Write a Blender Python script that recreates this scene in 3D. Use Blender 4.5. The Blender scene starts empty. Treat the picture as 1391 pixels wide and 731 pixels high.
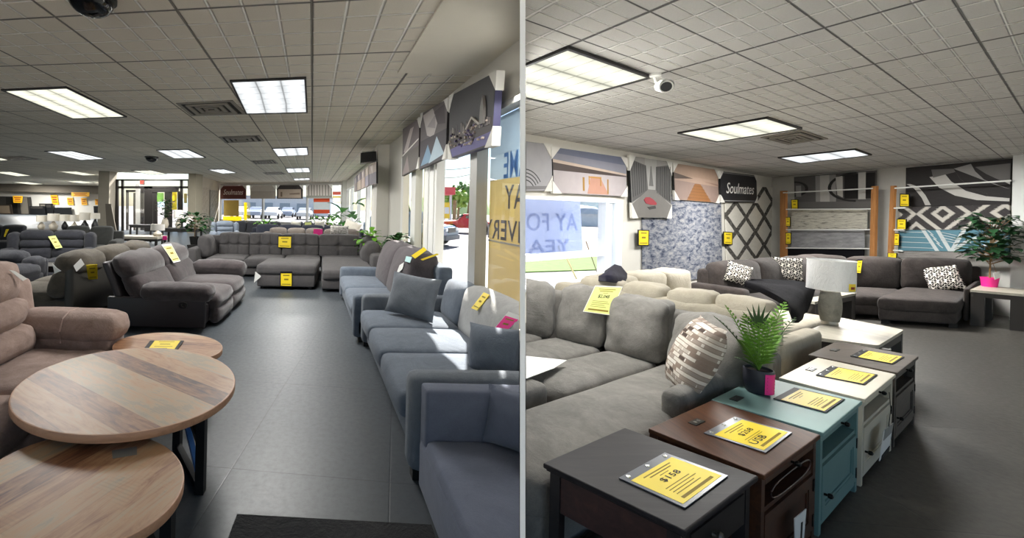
SKY_E, SUN_E, SUN_AZ, SUN_EL, EXPO, PANEL_E, PANEL_W = .05, 5.8, 15, 38, 2.15, .42, 29.0
import bpy, bmesh, math, random
import numpy as np
from mathutils import Vector, Matrix
from mathutils import noise as mnoise
from mathutils.bvhtree import BVHTree
random.seed(7)
sc = bpy.context.scene
COL = sc.collection
# ------------------------------------------------------------------ camera model
FPX, PU, SL, C0, H = 580.0, 480.0, 0.0235, 270.0, 1.6
PV = C0 + SL * PU
PHI = math.atan(SL)
CP, SP = math.cos(PHI), math.sin(PHI)

def ray(u, v):
    """direction (per metre of depth) from the camera through a point of the frame"""
    du, dv = u - PU, v - PV
    return ((du * CP + dv * SP) / FPX, 1.0, -(-du * SP + dv * CP) / FPX)

def P(u, v, h=0.0):
    """where the sight line meets the horizontal plane of height h"""
    r = ray(u, v)
    y = (h - H) / r[2]
    return Vector((r[0] * y, y, h))

def PY(u, v, y):
    r = ray(u, v)
    return Vector((r[0] * y, y, H + r[2] * y))

def PW(u, v, a, b, off=0.0):
    """where the sight line meets the vertical plane over the plan line a-b, moved off towards the camera"""
    d = Vector((b[0] - a[0], b[1] - a[1])); n = Vector((-d.y, d.x)).normalized()
    c = n.dot(Vector((a[0], a[1])))
    if c < 0: n, c = -n, -c
    c -= off
    r = ray(u, v)
    y = c / (n.x * r[0] + n.y * r[1])
    return Vector((r[0] * y, y, H + r[2] * y))

cam_d = bpy.data.cameras.new('camera'); cam = bpy.data.objects.new('camera', cam_d); COL.objects.link(cam)
cam_d.sensor_width = 36; cam_d.sensor_fit = 'HORIZONTAL'; cam_d.lens = FPX / 1391 * 36
cam_d.shift_x = (695.5 - PU) / 1391; cam_d.shift_y = -(365.5 - PV) / 1391
cam_d.clip_start = 0.02; cam_d.clip_end = 800
cam.matrix_world = Matrix.Translation((0, 0, H)) @ Matrix.Rotation(math.pi / 2, 4, 'X') @ Matrix.Rotation(PHI, 4, 'Z')
sc.camera = cam

# ------------------------------------------------------------------ materials
def lin(c):
    if isinstance(c, str):
        c = [int(c[i:i + 2], 16) / 255 for i in (0, 2, 4)]
    return tuple((x / 12.92 if x <= .04045 else ((x + .055) / 1.055) ** 2.4) for x in c[:3]) + (1.0,)

class NT:
    def __init__(s, name):
        s.m = bpy.data.materials.new(name); s.m.use_nodes = True
        s.t = s.m.node_tree; s.t.nodes.clear()
        s.out = s.t.nodes.new('ShaderNodeOutputMaterial')
    def n(s, typ, **kw):
        nd = s.t.nodes.new('ShaderNode' + typ)
        for k, v in kw.items():
            if k.startswith('i_'):
                nd.inputs[k[2:].replace('_', ' ')].default_value = v
            else: setattr(nd, k, v)
        return nd
    def l(s, a, b): s.t.links.new(a, b)
    def math(s, op, a, b=None, clamp=False):
        nd = s.n('Math', operation=op); nd.use_clamp = clamp
        for i, x in enumerate((a, b)):
            if x is None: continue
            if isinstance(x, (int, float)): nd.inputs[i].default_value = x
            else: s.l(x, nd.inputs[i])
        return nd.outputs[0]
    def mix(s, f, a, b):
        nd = s.n('Mix', data_type='RGBA')
        for sock, x in ((nd.inputs[0], f), (nd.inputs[6], a), (nd.inputs[7], b)):
            if isinstance(x, (int, float)): sock.default_value = x
            elif isinstance(x, tuple): sock.default_value = x
            else: s.l(x, sock)
        return nd.outputs[2]
    def ramp(s, f, stops):
        nd = s.n('ValToRGB'); cr = nd.color_ramp
        while len(cr.elements) < len(stops): cr.elements.new(0.5)
        for e, (p, c) in zip(cr.elements, stops):
            e.position = p; e.color = lin(c) if isinstance(c, str) else c
        s.l(f, nd.inputs[0]); return nd.outputs[0]
    def coord(s, kind='Object', scale=None, rot=None):
        tc = s.n('TexCoord'); o = tc.outputs[kind]
        if scale is not None or rot is not None:
            mp = s.n('Mapping')
            if scale is not None: mp.inputs['Scale'].default_value = scale
            if rot is not None: mp.inputs['Rotation'].default_value = rot
            s.l(o, mp.inputs[0]); o = mp.outputs[0]
        return o
    def noise(s, vec, scale, detail=4, rough=.55, dist=0):
        nd = s.n('TexNoise'); nd.inputs['Scale'].default_value = scale
        nd.inputs['Detail'].default_value = detail; nd.inputs['Roughness'].default_value = rough
        nd.inputs['Distortion'].default_value = dist
        if vec is not None: s.l(vec, nd.inputs['Vector'])
        return nd.outputs[0]
    def bsdf(s, col, rough=.6, metal=0, spec=.4, bump=None, bstr=.3, bdist=.01, **kw):
        b = s.n('BsdfPrincipled')
        if isinstance(col, tuple): b.inputs['Base Color'].default_value = col
        else: s.l(col, b.inputs['Base Color'])
        if isinstance(rough, (int, float)): b.inputs['Roughness'].default_value = rough
        else: s.l(rough, b.inputs['Roughness'])
        b.inputs['Metallic'].default_value = metal; b.inputs['Specular IOR Level'].default_value = spec
        for k, v in kw.items(): b.inputs[k.replace('_', ' ')].default_value = v
        if bump is not None:
            bp = s.n('Bump'); bp.inputs['Strength'].default_value = bstr; bp.inputs['Distance'].default_value = bdist
            s.l(bump, bp.inputs['Height']); s.l(bp.outputs[0], b.inputs['Normal'])
        s.l(b.outputs[0], s.out.inputs[0]); return b

_M = {}
def plain(name, c, rough=.6, metal=0, spec=.4, nz=0.06, **kw):
    if name in _M: return _M[name]
    t = NT(name); o = t.coord('Object')
    n = t.noise(o, 7, 3)
    c = lin(c); hi = tuple(min(1, x * (1 + nz)) for x in c[:3]) + (1,); lo = tuple(x * (1 - nz) for x in c[:3]) + (1,)
    t.bsdf(t.mix(n, lo, hi), rough, metal, spec, **kw)
    _M[name] = t.m; return t.m

def fabric(name, c, c2=None, blot=2.2, fine=160, rough=.95, bstr=.35, blotf=.5, sheen=.12):
    """upholstery: soft blotches where the pile lies differently, a fine weave, bump"""
    if name in _M: return _M[name]
    t = NT(name); o = t.coord('Object')
    n1 = t.noise(o, blot, 8, .7, .9); n2 = t.noise(o, fine, 2, .7); n3 = t.noise(o, 13, 5, .75, .5)
    a = lin(c); b = lin(c2) if c2 else tuple(x * .72 for x in a[:3]) + (1,)
    f = t.ramp(t.math('ADD', t.math('MULTIPLY', n1, .65), t.math('MULTIPLY', n3, .35)), [(.36, (0, 0, 0, 1)), (.62, (1, 1, 1, 1))])
    col = t.mix(t.math('MULTIPLY', f, min(1, blotf * 1.5)), a, b)
    fine_f = t.math('MULTIPLY', t.math('SUBTRACT', n2, .35, True), .7, True)
    col = t.mix(fine_f, col, tuple(x * .6 for x in a[:3]) + (1,))
    h = t.math('ADD', t.math('MULTIPLY', n1, 1.1), t.math('ADD', t.math('MULTIPLY', n3, .35), t.math('MULTIPLY', n2, .2)))
    t.bsdf(col, rough, 0, .15, bump=h, bstr=min(1, bstr * 1.7), bdist=.016, Sheen_Weight=sheen, Sheen_Roughness=.6)
    _M[name] = t.m; return t.m

def glow(name, c, e):
    if name in _M: return _M[name]
    t = NT(name); em = t.n('Emission'); em.inputs[0].default_value = lin(c); em.inputs[1].default_value = e
    t.l(em.outputs[0], t.out.inputs[0]); _M[name] = t.m; return t.m

def pane_mat(name, tint=(1, 1, 1, 1), gl=.06):
    if name in _M: return _M[name]
    t = NT(name); tr = t.n('BsdfTransparent'); tr.inputs[0].default_value = tint
    g = t.n('BsdfGlossy'); g.inputs['Roughness'].default_value = .02
    mx = t.n('MixShader'); mx.inputs[0].default_value = gl
    t.l(tr.outputs[0], mx.inputs[1]); t.l(g.outputs[0], mx.inputs[2]); t.l(mx.outputs[0], t.out.inputs[0])
    _M[name] = t.m; return t.m

def translucent_mat(name, c, through=.45, clear=.0, nz=.1):
    """printed film on a window: some daylight comes through it"""
    if name in _M: return _M[name]
    t = NT(name); d = t.n('BsdfDiffuse'); tl = t.n('BsdfTranslucent')
    n = t.noise(t.coord('Object'), 2.5, 3)
    cc = lin(c); col = t.mix(n, tuple(x * (1 - nz) for x in cc[:3]) + (1,), tuple(min(1, x * (1 + nz)) for x in cc[:3]) + (1,))
    t.l(col, d.inputs[0]); t.l(col, tl.inputs[0])
    mx = t.n('MixShader'); mx.inputs[0].default_value = through
    t.l(d.outputs[0], mx.inputs[1]); t.l(tl.outputs[0], mx.inputs[2]); o = mx.outputs[0]
    if clear:
        tr = t.n('BsdfTransparent'); m2 = t.n('MixShader'); m2.inputs[0].default_value = clear
        t.l(o, m2.inputs[1]); t.l(tr.outputs[0], m2.inputs[2]); o = m2.outputs[0]
    t.l(o, t.out.inputs[0]); _M[name] = t.m; return t.m

def wood(name, cols, grain=9, rough=.45, spec=.4, along='x', bstr=.1):
    if name in _M: return _M[name]
    sx = {'x': (1.2, 14, 14), 'y': (14, 1.2, 14), 'z': (14, 14, 1.2)}[along]
    t = NT(name); o = t.coord('Object', scale=sx)
    n = t.noise(o, grain / 4, 6, .65, .8)
    col = t.ramp(n, [(.3, cols[0]), (.52, cols[1]), (.75, cols[2])])
    t.bsdf(col, rough, 0, spec, bump=n, bstr=bstr, bdist=.004)
    _M[name] = t.m; return t.m

# ------------------------------------------------------------------ mesh building
class MB:
    def __init__(s): s.v = []; s.f = []; s.mi = []; s.uv = {}
    def add(s, v, f, mi=0, uv=None):
        b = len(s.v); s.v.extend([tuple(p) for p in v])
        for k, q in enumerate(f):
            s.f.append(tuple(b + i for i in q)); s.mi.append(mi)
        if uv is not None:
            for i, q in enumerate(uv): s.uv[b + i] = q
        return s
    def box(s, x0, x1, y0, y1, z0, z1, mi=0, fr=None, bev=0, lean=0):
        if bev:
            v, f = rbox(x1 - x0, y1 - y0, z1 - z0, bev, 1)
            v = v + np.array([(x0 + x1) / 2, (y0 + y1) / 2, (z0 + z1) / 2])
        else:
            v = np.array([(x, y, z) for z in (z0, z1) for y in (y0, y1) for x in (x0, x1)], float)
            f = [(0, 2, 3, 1), (4, 5, 7, 6), (0, 1, 5, 4), (2, 6, 7, 3), (0, 4, 6, 2), (1, 3, 7, 5)]
        if lean: v[:, 1] += lean * (v[:, 2] - z0)
        return s.add(fr(v) if fr else v, f, mi)
    def tube(s, pts, r, n=8, mi=0, cap=True, closed=False):
        pts = [Vector(p) for p in pts]; m = len(pts); rs = r if isinstance(r, (list, tuple)) else [r] * m
        vs = []; fs = []
        up = Vector((0, 0, 1))
        for i, p in enumerate(pts):
            t = (pts[min(i + 1, m - 1)] - pts[max(i - 1, 0)]).normalized()
            a = t.cross(up)
            if a.length < 1e-3: a = t.cross(Vector((1, 0, 0)))
            a.normalize(); b = t.cross(a).normalized()
            for k in range(n):
                th = 2 * math.pi * k / n
                vs.append(p + (a * math.cos(th) + b * math.sin(th)) * rs[i])
        for i in range(m - 1):
            for k in range(n):
                fs.append((i * n + k, i * n + (k + 1) % n, (i + 1) * n + (k + 1) % n, (i + 1) * n + k))
        if cap:
            fs.append(tuple(range(n))[::-1]); fs.append(tuple((m - 1) * n + k for k in range(n)))
        return s.add(vs, fs, mi)
    def lathe(s, prof, c=(0, 0, 0), n=32, mi=0, sx=1, sy=1, fr=None, cap=True):
        vs = []; fs = []
        for r, z in prof:
            for k in range(n):
                th = 2 * math.pi * k / n
                vs.append((c[0] + r * sx * math.cos(th), c[1] + r * sy * math.sin(th), c[2] + z))
        for i in range(len(prof) - 1):
            for k in range(n):
                fs.append((i * n + k, i * n + (k + 1) % n, (i + 1) * n + (k + 1) % n, (i + 1) * n + k))
        if cap:
            fs.append(tuple(range(n))[::-1]); fs.append(tuple((len(prof) - 1) * n + k for k in range(n)))
        if fr: vs = fr(np.array(vs))
        return s.add(vs, fs, mi)
    def prism(s, poly, z0, z1, mi=0, uvf=None):
        n = len(poly)
        v = [(p[0], p[1], z0) for p in poly] + [(p[0], p[1], z1) for p in poly]
        f = [tuple(range(n))[::-1], tuple(range(n, 2 * n))] + [(i, (i + 1) % n, n + (i + 1) % n, n + i) for i in range(n)]
        return s.add(v, f, mi, [uvf(p) for p in v] if uvf else None)
    def quad(s, a, b, c, d, mi=0): return s.add([a, b, c, d], [(0, 1, 2, 3)], mi)

def knots(h, r, m):
    r = min(r, h * .98)
    a = [-h, -h + .3 * r, -h + r]
    inner = h - r
    mid = [-inner + 2 * inner * k / (m + 1) for k in range(1, m + 1)] if inner > 1e-4 else []
    b = [h - r, h - .3 * r, h]
    out = []
    for x in a + mid + b:
        if not out or x - out[-1] > 1e-5: out.append(x)
    return out

def rbox(sx, sy, sz, r, m=3, puff=(0, 0, 0), wr=0, wf=4, seed=0, disp=None):
    """a rounded block centred on the origin; puff swells its faces, wr wrinkles it"""
    h = np.array([sx, sy, sz]) / 2.0; r = min(r, h.min() * .98)
    ks = [knots(h[i], r, m) for i in range(3)]
    idx = {}; vs = []; fs = []
    def vid(p):
        k = (round(p[0], 5), round(p[1], 5), round(p[2], 5))
        if k not in idx: idx[k] = len(vs); vs.append(p)
        return idx[k]
    for ax in range(3):
        a, b = (ax + 1) % 3, (ax + 2) % 3
        for sg in (-1, 1):
            for i in range(len(ks[a]) - 1):
                for j in range(len(ks[b]) - 1):
                    q = []
                    for (di, dj) in ((0, 0), (1, 0), (1, 1), (0, 1)):
                        p = [0, 0, 0]; p[ax] = sg * h[ax]; p[a] = ks[a][i + di]; p[b] = ks[b][j + dj]
                        q.append(vid(tuple(p)))
                    fs.append(tuple(q) if sg > 0 else tuple(q[::-1]))
    v = np.array(vs); inn = h - r
    q = np.clip(v, -inn, inn); d = v - q
    ln = np.linalg.norm(d, axis=1, keepdims=True); ln[ln == 0] = 1
    v2 = q + d / ln * r
    u = v2 / h
    for ax in range(3):
        if puff[ax]:
            a, b = (ax + 1) % 3, (ax + 2) % 3
            v2[:, ax] += puff[ax] * np.sign(u[:, ax]) * np.abs(u[:, ax]) ** 2 * (1 - u[:, a] ** 2) * (1 - u[:, b] ** 2)
    if disp: v2 = disp(v2, u)
    if wr:
        nn = d / ln
        for i in range(len(v2)):
            p = Vector(v2[i]) * wf + Vector((seed * 3.7, seed * 1.3, seed))
            v2[i] += nn[i] * wr * (mnoise.noise(p) + .5 * mnoise.noise(p * 2.3))
    return v2, fs

class Fr:
    """a local frame: plan origin, two plan directions (metres), a base height"""
    def __init__(s, o, ex, ey, z=0):
        s.o = np.array([o[0], o[1]]); s.ex = np.array([ex[0], ex[1]]); s.ey = np.array([ey[0], ey[1]]); s.z = z
    def __call__(s, v):
        v = np.asarray(v, float)
        xy = s.o + v[:, :1] * s.ex + v[:, 1:2] * s.ey
        return np.column_stack([xy, v[:, 2] + s.z])
    def pt(s, x, y, z=0):
        q = s.o + x * s.ex + y * s.ey; return Vector((q[0], q[1], z + s.z))
    @staticmethod
    def three(o, px, py, wx, wy, z=0):
        o = np.array(o[:2]); return Fr(o, (np.array(px[:2]) - o) / wx, (np.array(py[:2]) - o) / wy, z)
def unit(v):
    v = Vector((v[0], v[1])); return v.normalized()

def plane_u(u):
    a = Vector(ray(u, 0)); b = Vector(ray(u, 731)); n = a.cross(b).normalized()
    if n.x < 0: n = -n
    return n
CLIP_L = ('L', plane_u(705.4)); CLIP_R = ('R', plane_u(714.6))

def obj(name, mb, mat, parent=None, smooth=True, loc=None, clip=None, ang=40, recalc=True):
    me = bpy.data.meshes.new(name)
    v = np.array(mb.v, float)
    if parent is not None: loc = parent['_w']
    elif loc is None:
        loc = ((v[:, 0].min() + v[:, 0].max()) / 2, (v[:, 1].min() + v[:, 1].max()) / 2, v[:, 2].min())
    loc = Vector(loc)
    me.from_pydata([tuple(p) for p in (v - np.array(loc))], [], mb.f)
    mats = mat if isinstance(mat, (list, tuple)) else [mat]
    for m in mats: me.materials.append(m)
    me.polygons.foreach_set('material_index', mb.mi)
    if mb.uv:
        uvl = me.uv_layers.new(name='UVMap')
        for lp in me.loops:
            uvl.data[lp.index].uv = mb.uv.get(lp.vertex_index, (0, 0))
    if recalc or clip:
        bm = bmesh.new(); bm.from_mesh(me)
        if clip:
            side, n = clip
            co = Vector((0, 0, H)) - loc
            g = bm.verts[:] + bm.edges[:] + bm.faces[:]
            res = bmesh.ops.bisect_plane(bm, geom=g, plane_co=co, plane_no=n, clear_outer=(side == 'L'), clear_inner=(side == 'R'))
            ed = [e for e in res['geom_cut'] if isinstance(e, bmesh.types.BMEdge)]
            if ed:
                try: bmesh.ops.holes_fill(bm, edges=ed, sides=0)
                except Exception: pass
        if recalc: bmesh.ops.recalc_face_normals(bm, faces=bm.faces[:])
        bm.to_mesh(me); bm.free()
    if smooth:
        me.polygons.foreach_set('use_smooth', [True] * len(me.polygons))
        try: me.set_sharp_from_angle(angle=math.radians(ang))
        except Exception: pass
    o = bpy.data.objects.new(name, me); COL.objects.link(o)
    if parent is not None:
        o.parent = parent
        pw = Vector(parent['_w'])
        o.location = loc - pw if False else (0, 0, 0)
    else:
        o.location = loc
    o['_w'] = tuple(loc)
    return o

def tag(o, label=None, cat=None, group=None, kind=None):
    if label: o['label'] = label
    if cat: o['category'] = cat
    if group: o['group'] = group
    if kind: o['kind'] = kind
    return o
def thing(name, label, cat, loc, group=None):
    o = bpy.data.objects.new(name, None); COL.objects.link(o); o.location = loc; o.empty_display_size = .1
    o['_w'] = tuple(loc); return tag(o, label, cat, group)
def struct(name, mb, mat, parent=None, **kw):
    o = obj(name, mb, mat, parent, **kw)
    if parent is None: o['kind'] = 'structure'
    return o

def text_mb(s, font=None):
    """letters as flat faces, scaled to a 1 x 1 box"""
    cu = bpy.data.curves.new('t', 'FONT'); cu.body = s; cu.resolution_u = 3
    script = s == 'Soulmates'; cu.space_character = 1.0 if script else 1.06; cu.offset = .004 if script else .012; cu.shear = .35 if script else 0
    o = bpy.data.objects.new('t', cu); COL.objects.link(o)
    dg = bpy.context.evaluated_depsgraph_get(); me = bpy.data.meshes.new_from_object(o.evaluated_get(dg))
    v = np.array([tuple(p.co) for p in me.vertices]); f = [tuple(p.vertices) for p in me.polygons]
    bpy.data.objects.remove(o); bpy.data.curves.remove(cu); bpy.data.meshes.remove(me)
    v[:, 0] = (v[:, 0] - v[:, 0].min()) / (v[:, 0].max() - v[:, 0].min())
    v[:, 1] = (v[:, 1] - v[:, 1].min()) / (v[:, 1].max() - v[:, 1].min())
    return v[:, :2], f

class Quad:
    """a patch through four points: s to the right, t downwards, d out of it"""
    def __init__(s, tl, tr, br, bl, toward=Vector((0, 0, H))):
        s.c = [Vector(x) for x in (tl, tr, br, bl)]
        n = (s.c[1] - s.c[0]).cross(s.c[3] - s.c[0]).normalized()
        mid = sum(s.c, Vector()) / 4
        if n.dot(toward - mid) < 0: n = -n
        s.n = n
    def at(s, a, b, d=0):
        tl, tr, br, bl = s.c
        return (tl * (1 - a) + tr * a) * (1 - b) + (bl * (1 - a) + br * a) * b + s.n * d
    def slab(s, mb, s0=0, s1=1, t0=0, t1=1, d0=0, d1=.01, mi=0):
        v = [s.at(a, b, d) for d in (d0, d1) for (a, b) in ((s0, t0), (s1, t0), (s1, t1), (s0, t1))]
        f = [(0, 1, 2, 3), (4, 7, 6, 5), (0, 4, 5, 1), (1, 5, 6, 2), (2, 6, 7, 3), (3, 7, 4, 0)]
        mb.add(v, f, mi, [(a, b) for _ in (0, 1) for (a, b) in ((s0, t0), (s1, t0), (s1, t1), (s0, t1))]); return mb
    def poly(s, mb, pts, d0=0, d1=.002, mi=0):
        n = len(pts)
        v = [s.at(a, b, d0) for a, b in pts] + [s.at(a, b, d1) for a, b in pts]
        f = [tuple(range(n)), tuple(range(n, 2 * n))[::-1]] + [(i, (i + 1) % n, n + (i + 1) % n, n + i) for i in range(n)]
        mb.add(v, f, mi, [tuple(p) for p in pts] * 2); return mb
    def text(s, mb, txt, s0, s1, t0, t1, d=.003, mi=0, mirror=False):
        v, f = text_mb(txt)
        if mirror: v[:, 0] = 1 - v[:, 0]
        mb.add([s.at(s0 + (s1 - s0) * a, t1 + (t0 - t1) * b, d) for a, b in v], f, mi); return mb

# surfaces already built, for laying signs and cloths onto them
def hit(objs, u, v):
    best = None
    o = Vector((0, 0, H)); d = Vector(ray(u, v)).normalized()
    for ob in objs:
        for m in [ob] + list(ob.children_recursive):
            if m.type != 'MESH': continue
            w = Vector(m['_w'])
            bv = BVHTree.FromPolygons([tuple(p.co) for p in m.data.vertices], [tuple(p.vertices) for p in m.data.polygons])
            loc, n, i, dist = bv.ray_cast(o - w, d)
            if loc is not None and (best is None or dist < best[2]): best = (loc + w, n, dist)
    return best
# ================================================================== ROOM SHELL
HL, HR = 3.2, 2.7                                   # ceiling heights of the two sales floors
# plan lines
WA = P(705, 51, HL); WB = P(528, 198, HL)            # left floor: window wall
wd = unit(WB - WA)
def ww(y): t = (y - WA.y) / wd.y; return Vector((WA.x + wd.x * t, y, 0))
RA = P(714.7, 181.6, HR); RB = P(949.5, 223.5, HR)   # right floor: wall with the pictures
rd = unit(RB - RA)
RC = P(1062, 240, HR)
RD_ = P(1373, 214.4, HR)                             # right floor: wall with the rugs
bd = unit(RD_ - RC)
EA = P(262, 248, HL); EB = P(466, 247, HL)           # far end wall with the shop window
DIVN = plane_u(710)
# where the divider plane meets the floor in plan
dv0 = Vector((ray(710, 281)[0], 1.0, 0))
# divider / window wall crossing
def cross2(p, d, q, e):
    den = d.x * e.y - d.y * e.x
    t = ((q.x - p.x) * e.y - (q.y - p.y) * e.x) / den
    return Vector((p.x + d.x * t, p.y + d.y * t, 0))
CLIP_D = ('L', plane_u(709))
XW = cross2(WA, wd, Vector((0, 0, 0)), dv0)          # window wall reaches the divider here
XR = cross2(RA, rd, Vector((0, 0, 0)), dv0)          # right picture wall reaches the divider here
RCx = cross2(RA, rd, RD_, bd)                        # inner corner of the right floor
print('XW', XW, 'XR', XR, 'RA', RA, 'RC', RC, 'RCx', RCx, 'RD', RD_, 'EA', EA, 'EB', EB)

def tiles_mat(name, c_tile, c_bar, c_groove_lit, dark_bar=.5):
    """suspended ceiling: T-bars at whole numbers, four by four pillowed squares in each panel"""
    t = NT(name); uv = t.n('UVMap').outputs[0]
    sp = t.n('SeparateXYZ'); t.l(uv, sp.inputs[0])
    def tri(x, k):
        a = t.math('MULTIPLY', x, k); a = t.math('FRACT', a); a = t.math('SUBTRACT', a, .5); return t.math('ABSOLUTE', a)   # .5 at the line
    mu, mv = tri(sp.outputs[0], 4), tri(sp.outputs[1], 4)
    bu, bv = tri(sp.outputs[0], 1), tri(sp.outputs[1], 1)
    m = t.math('MAXIMUM', mu, mv); b = t.math('MAXIMUM', bu, bv)
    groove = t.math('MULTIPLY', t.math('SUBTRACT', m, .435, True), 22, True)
    bar = t.math('MULTIPLY', t.math('SUBTRACT', b, .486, True), 180, True)
    nz = t.noise(t.coord('Object'), 90, 3, .7); big = t.noise(t.coord('Object'), .35, 2)
    c = lin(c_tile); col = t.mix(nz, tuple(x * .86 for x in c[:3]) + (1,), tuple(min(1, x * 1.08) for x in c[:3]) + (1,))
    col = t.mix(groove, col, lin(c_groove_lit)); col = t.mix(t.math('MULTIPLY', bar, dark_bar), col, lin(c_bar))  # grooves coloured lighter: light caught on the bevels, painted in
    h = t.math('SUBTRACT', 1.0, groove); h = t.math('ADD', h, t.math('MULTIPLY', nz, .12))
    t.bsdf(col, .9, 0, .2, bump=h, bstr=1.0, bdist=.02)
    return t.m

def ceiling_slab(name, poly, z, org, du, dv, mat):
    """du, dv: plan vectors of one panel along the two T-bar directions"""
    M = Matrix(((du.x, dv.x), (du.y, dv.y))).inverted()
    def uvf(p):
        q = M @ Vector((p[0] - org[0], p[1] - org[1])); return (q.x, q.y)
    mb = MB(); mb.prism(poly, z, z + .12, 0, uvf)
    return struct(name, mb, mat, smooth=False)

# ---- floor
def floor_mat():
    t = NT('vinyl_floor'); o = t.coord('Object'); sp = t.n('SeparateXYZ'); t.l(o, sp.inputs[0])
    # the left floor is a bluer grey, the right one browner: the boards differ, so the colour follows the place
    k = t.math('MULTIPLY', sp.outputs[1], dv0.x); side = t.math('GREATER_THAN', sp.outputs[0], k)
    n1 = t.noise(o, .9, 5, .6, .4); n2 = t.noise(o, 26, 4, .7); n3 = t.noise(o, 90, 2, .8)
    L = t.mix(n1, lin('3b4147'), lin('52575b')); R = t.mix(n1, lin('383632'), lin('4b4843'))
    col = t.mix(side, L, R)
    fleck = t.ramp(n3, [(.70, (0, 0, 0, 1)), (.76, (1, 1, 1, 1))])
    col = t.mix(t.math('MULTIPLY', fleck, .28), col, lin('8d9093'))
    scuff = t.ramp(n2, [(.42, (0, 0, 0, 1)), (.75, (1, 1, 1, 1))])
    col = t.mix(t.math('MULTIPLY', scuff, .30), col, lin('26292d'))
    # seams of the sheet squares
    mp = t.n('Mapping'); mp.inputs['Rotation'].default_value = (0, 0, .1); t.l(o, mp.inputs[0])
    s2 = t.n('SeparateXYZ'); t.l(mp.outputs[0], s2.inputs[0])
    def seam(x, k):
        a = t.math('ABSOLUTE', t.math('SUBTRACT', t.math('FRACT', t.math('MULTIPLY', x, k)), .5))
        return t.math('MULTIPLY', t.math('SUBTRACT', a, .494, True), 200, True)
    sm = t.math('MAXIMUM', seam(s2.outputs[0], 1.05), seam(s2.outputs[1], .8))
    col = t.mix(t.math('MULTIPLY', sm, .5), col, lin('24262a'))
    rg = t.math('ADD', .27, t.math('MULTIPLY', n2, .28))
    t.bsdf(col, rg, 0, .45, bump=t.math('SUBTRACT', t.math('MULTIPLY', n2, .3), sm), bstr=.15, bdist=.004)
    return t.m
mb = MB(); FX = [(-40, -1.7), (15.5, -1.7), (15.5, 6.5), (RD_.x + .2, RD_.y), (RCx.x + .2, RCx.y + .2), (XR.x - .02, XR.y + .2), (XW.x + .05, XW.y), (ww(28).x + .1, 28), (EB.x + .1, EB.y + .1), (EA.x, EA.y + .1), (-8.6, 24.2), (-13.0, 24.2), (-26.6, 47), (-40, 47)]
mb.prism(FX, -.1, 0)
floor = struct('floor', mb, floor_mat(), smooth=False, loc=(0, 0, 0))

# ---- ceilings
l_t = [P(75, 23, HL), P(240, 13.6, HL)]              # neighbouring crossings of T-bars
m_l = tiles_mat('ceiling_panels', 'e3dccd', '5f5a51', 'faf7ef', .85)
lu = Vector((P(236, 7, HL) - P(75, 17, HL)).to_2d())
lu = (P(240, 13.6, HL) - P(75, 23, HL)).to_2d()
la = P(240, 13.6, HL).to_2d()
# depth direction of the left grid: towards the vanishing point of the aisle
vl = unit(Vector(ray(424, 279))) ; lv = Vector((vl.x, vl.y)) * lu.length * 1.02
print('left panel', lu, lv)
SOF = [P(600, 0, HL), P(541, 97, HL), P(476, 202, HL)]   # inner edge of the plain strip along the window wall
polyL = [(-40, -1.7), (dv0.x * .3, -1.7), (dv0.x * .98, .98), (XW.x + .1, XW.y), (ww(28).x + .16, 28), (EB.x + .2, EB.y + .1), (EA.x + .2, EA.y + .25), (-8.6, 23.5), (-13.0, 23.5), (-26.6, 47), (-40, 47)]
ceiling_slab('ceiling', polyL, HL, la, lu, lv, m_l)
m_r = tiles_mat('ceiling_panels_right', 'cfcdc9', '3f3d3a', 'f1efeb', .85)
ra_ = P(1120.4, 37.8, HR); rb_ = P(1187.7, 87, HR)       # two crossings along the dark T-bar
rv = (rb_ - ra_).to_2d()
rc_ = P(1045, 60, HR)
# the bright grooves climb to the right; neighbouring dark bar measured along the frame's top edge
ru = (P(1302.6, 0, HR) - P(1076, 0, HR)).to_2d()
vr = unit(Vector(ray(268, 283))); vd = unit(rv)
# length of one panel along the second direction so that it spans from one dark bar line to the next
def decomp(w, a, b):
    den = a.x * b.y - a.y * b.x; return ((w.x * b.y - w.y * b.x) / den, (a.x * w.y - a.y * w.x) / den)
k = decomp(ru, Vector((vr.x, vr.y)), Vector((vd.x, vd.y)))
ru = Vector((vr.x, vr.y)) * k[0]
print('right panel', ru, rv)
polyR = [(dv0.x * -1.6, -1.65), (15.5, -1.65), (15.5, 6.5), (RD_.x + .3, RD_.y), (RCx.x + .3, RCx.y + .3), (XR.x - .02, XR.y + .2), (dv0.x * 1.0, 1.0)]
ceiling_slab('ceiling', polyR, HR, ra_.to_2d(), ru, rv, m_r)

# ---- plaster, paint
white_wall = plain('white_paint', 'd3d0c8', .8, nz=.03)
cream_wall = plain('cream_paint', 'c9c5ba', .8, nz=.03)
white_trim = plain('white_trim', 'e4e4e0', .5, nz=.02)
grey_frame = plain('grey_aluminium', 'a9a8a4', .4, .3)
dark_frame = plain('dark_bronze_frame', '2b2826', .5, .2)

# plain plaster strip of the left ceiling beside the window wall, a little lower than the panels
so = SOF[1] - SOF[2]; s_dir = unit(SOF[2] - SOF[0])
def sx(y): t = (y - SOF[0].y) / s_dir.y; return SOF[0].x + s_dir.x * t
ye = P(541, 97, HL).y
mb = MB(); mb.prism([(sx(1.2), 1.2), (1.9, 1.2), (1.9, XW.y - .4), (ww(XW.y).x + .02, XW.y), (ww(ye).x, ye), (sx(ye), ye)], HL - .02, HL - .001)
struct('trim_1', mb, plain('strip_paint', 'e2dccd', .8, nz=.03), smooth=False, clip=CLIP_D)

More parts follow.
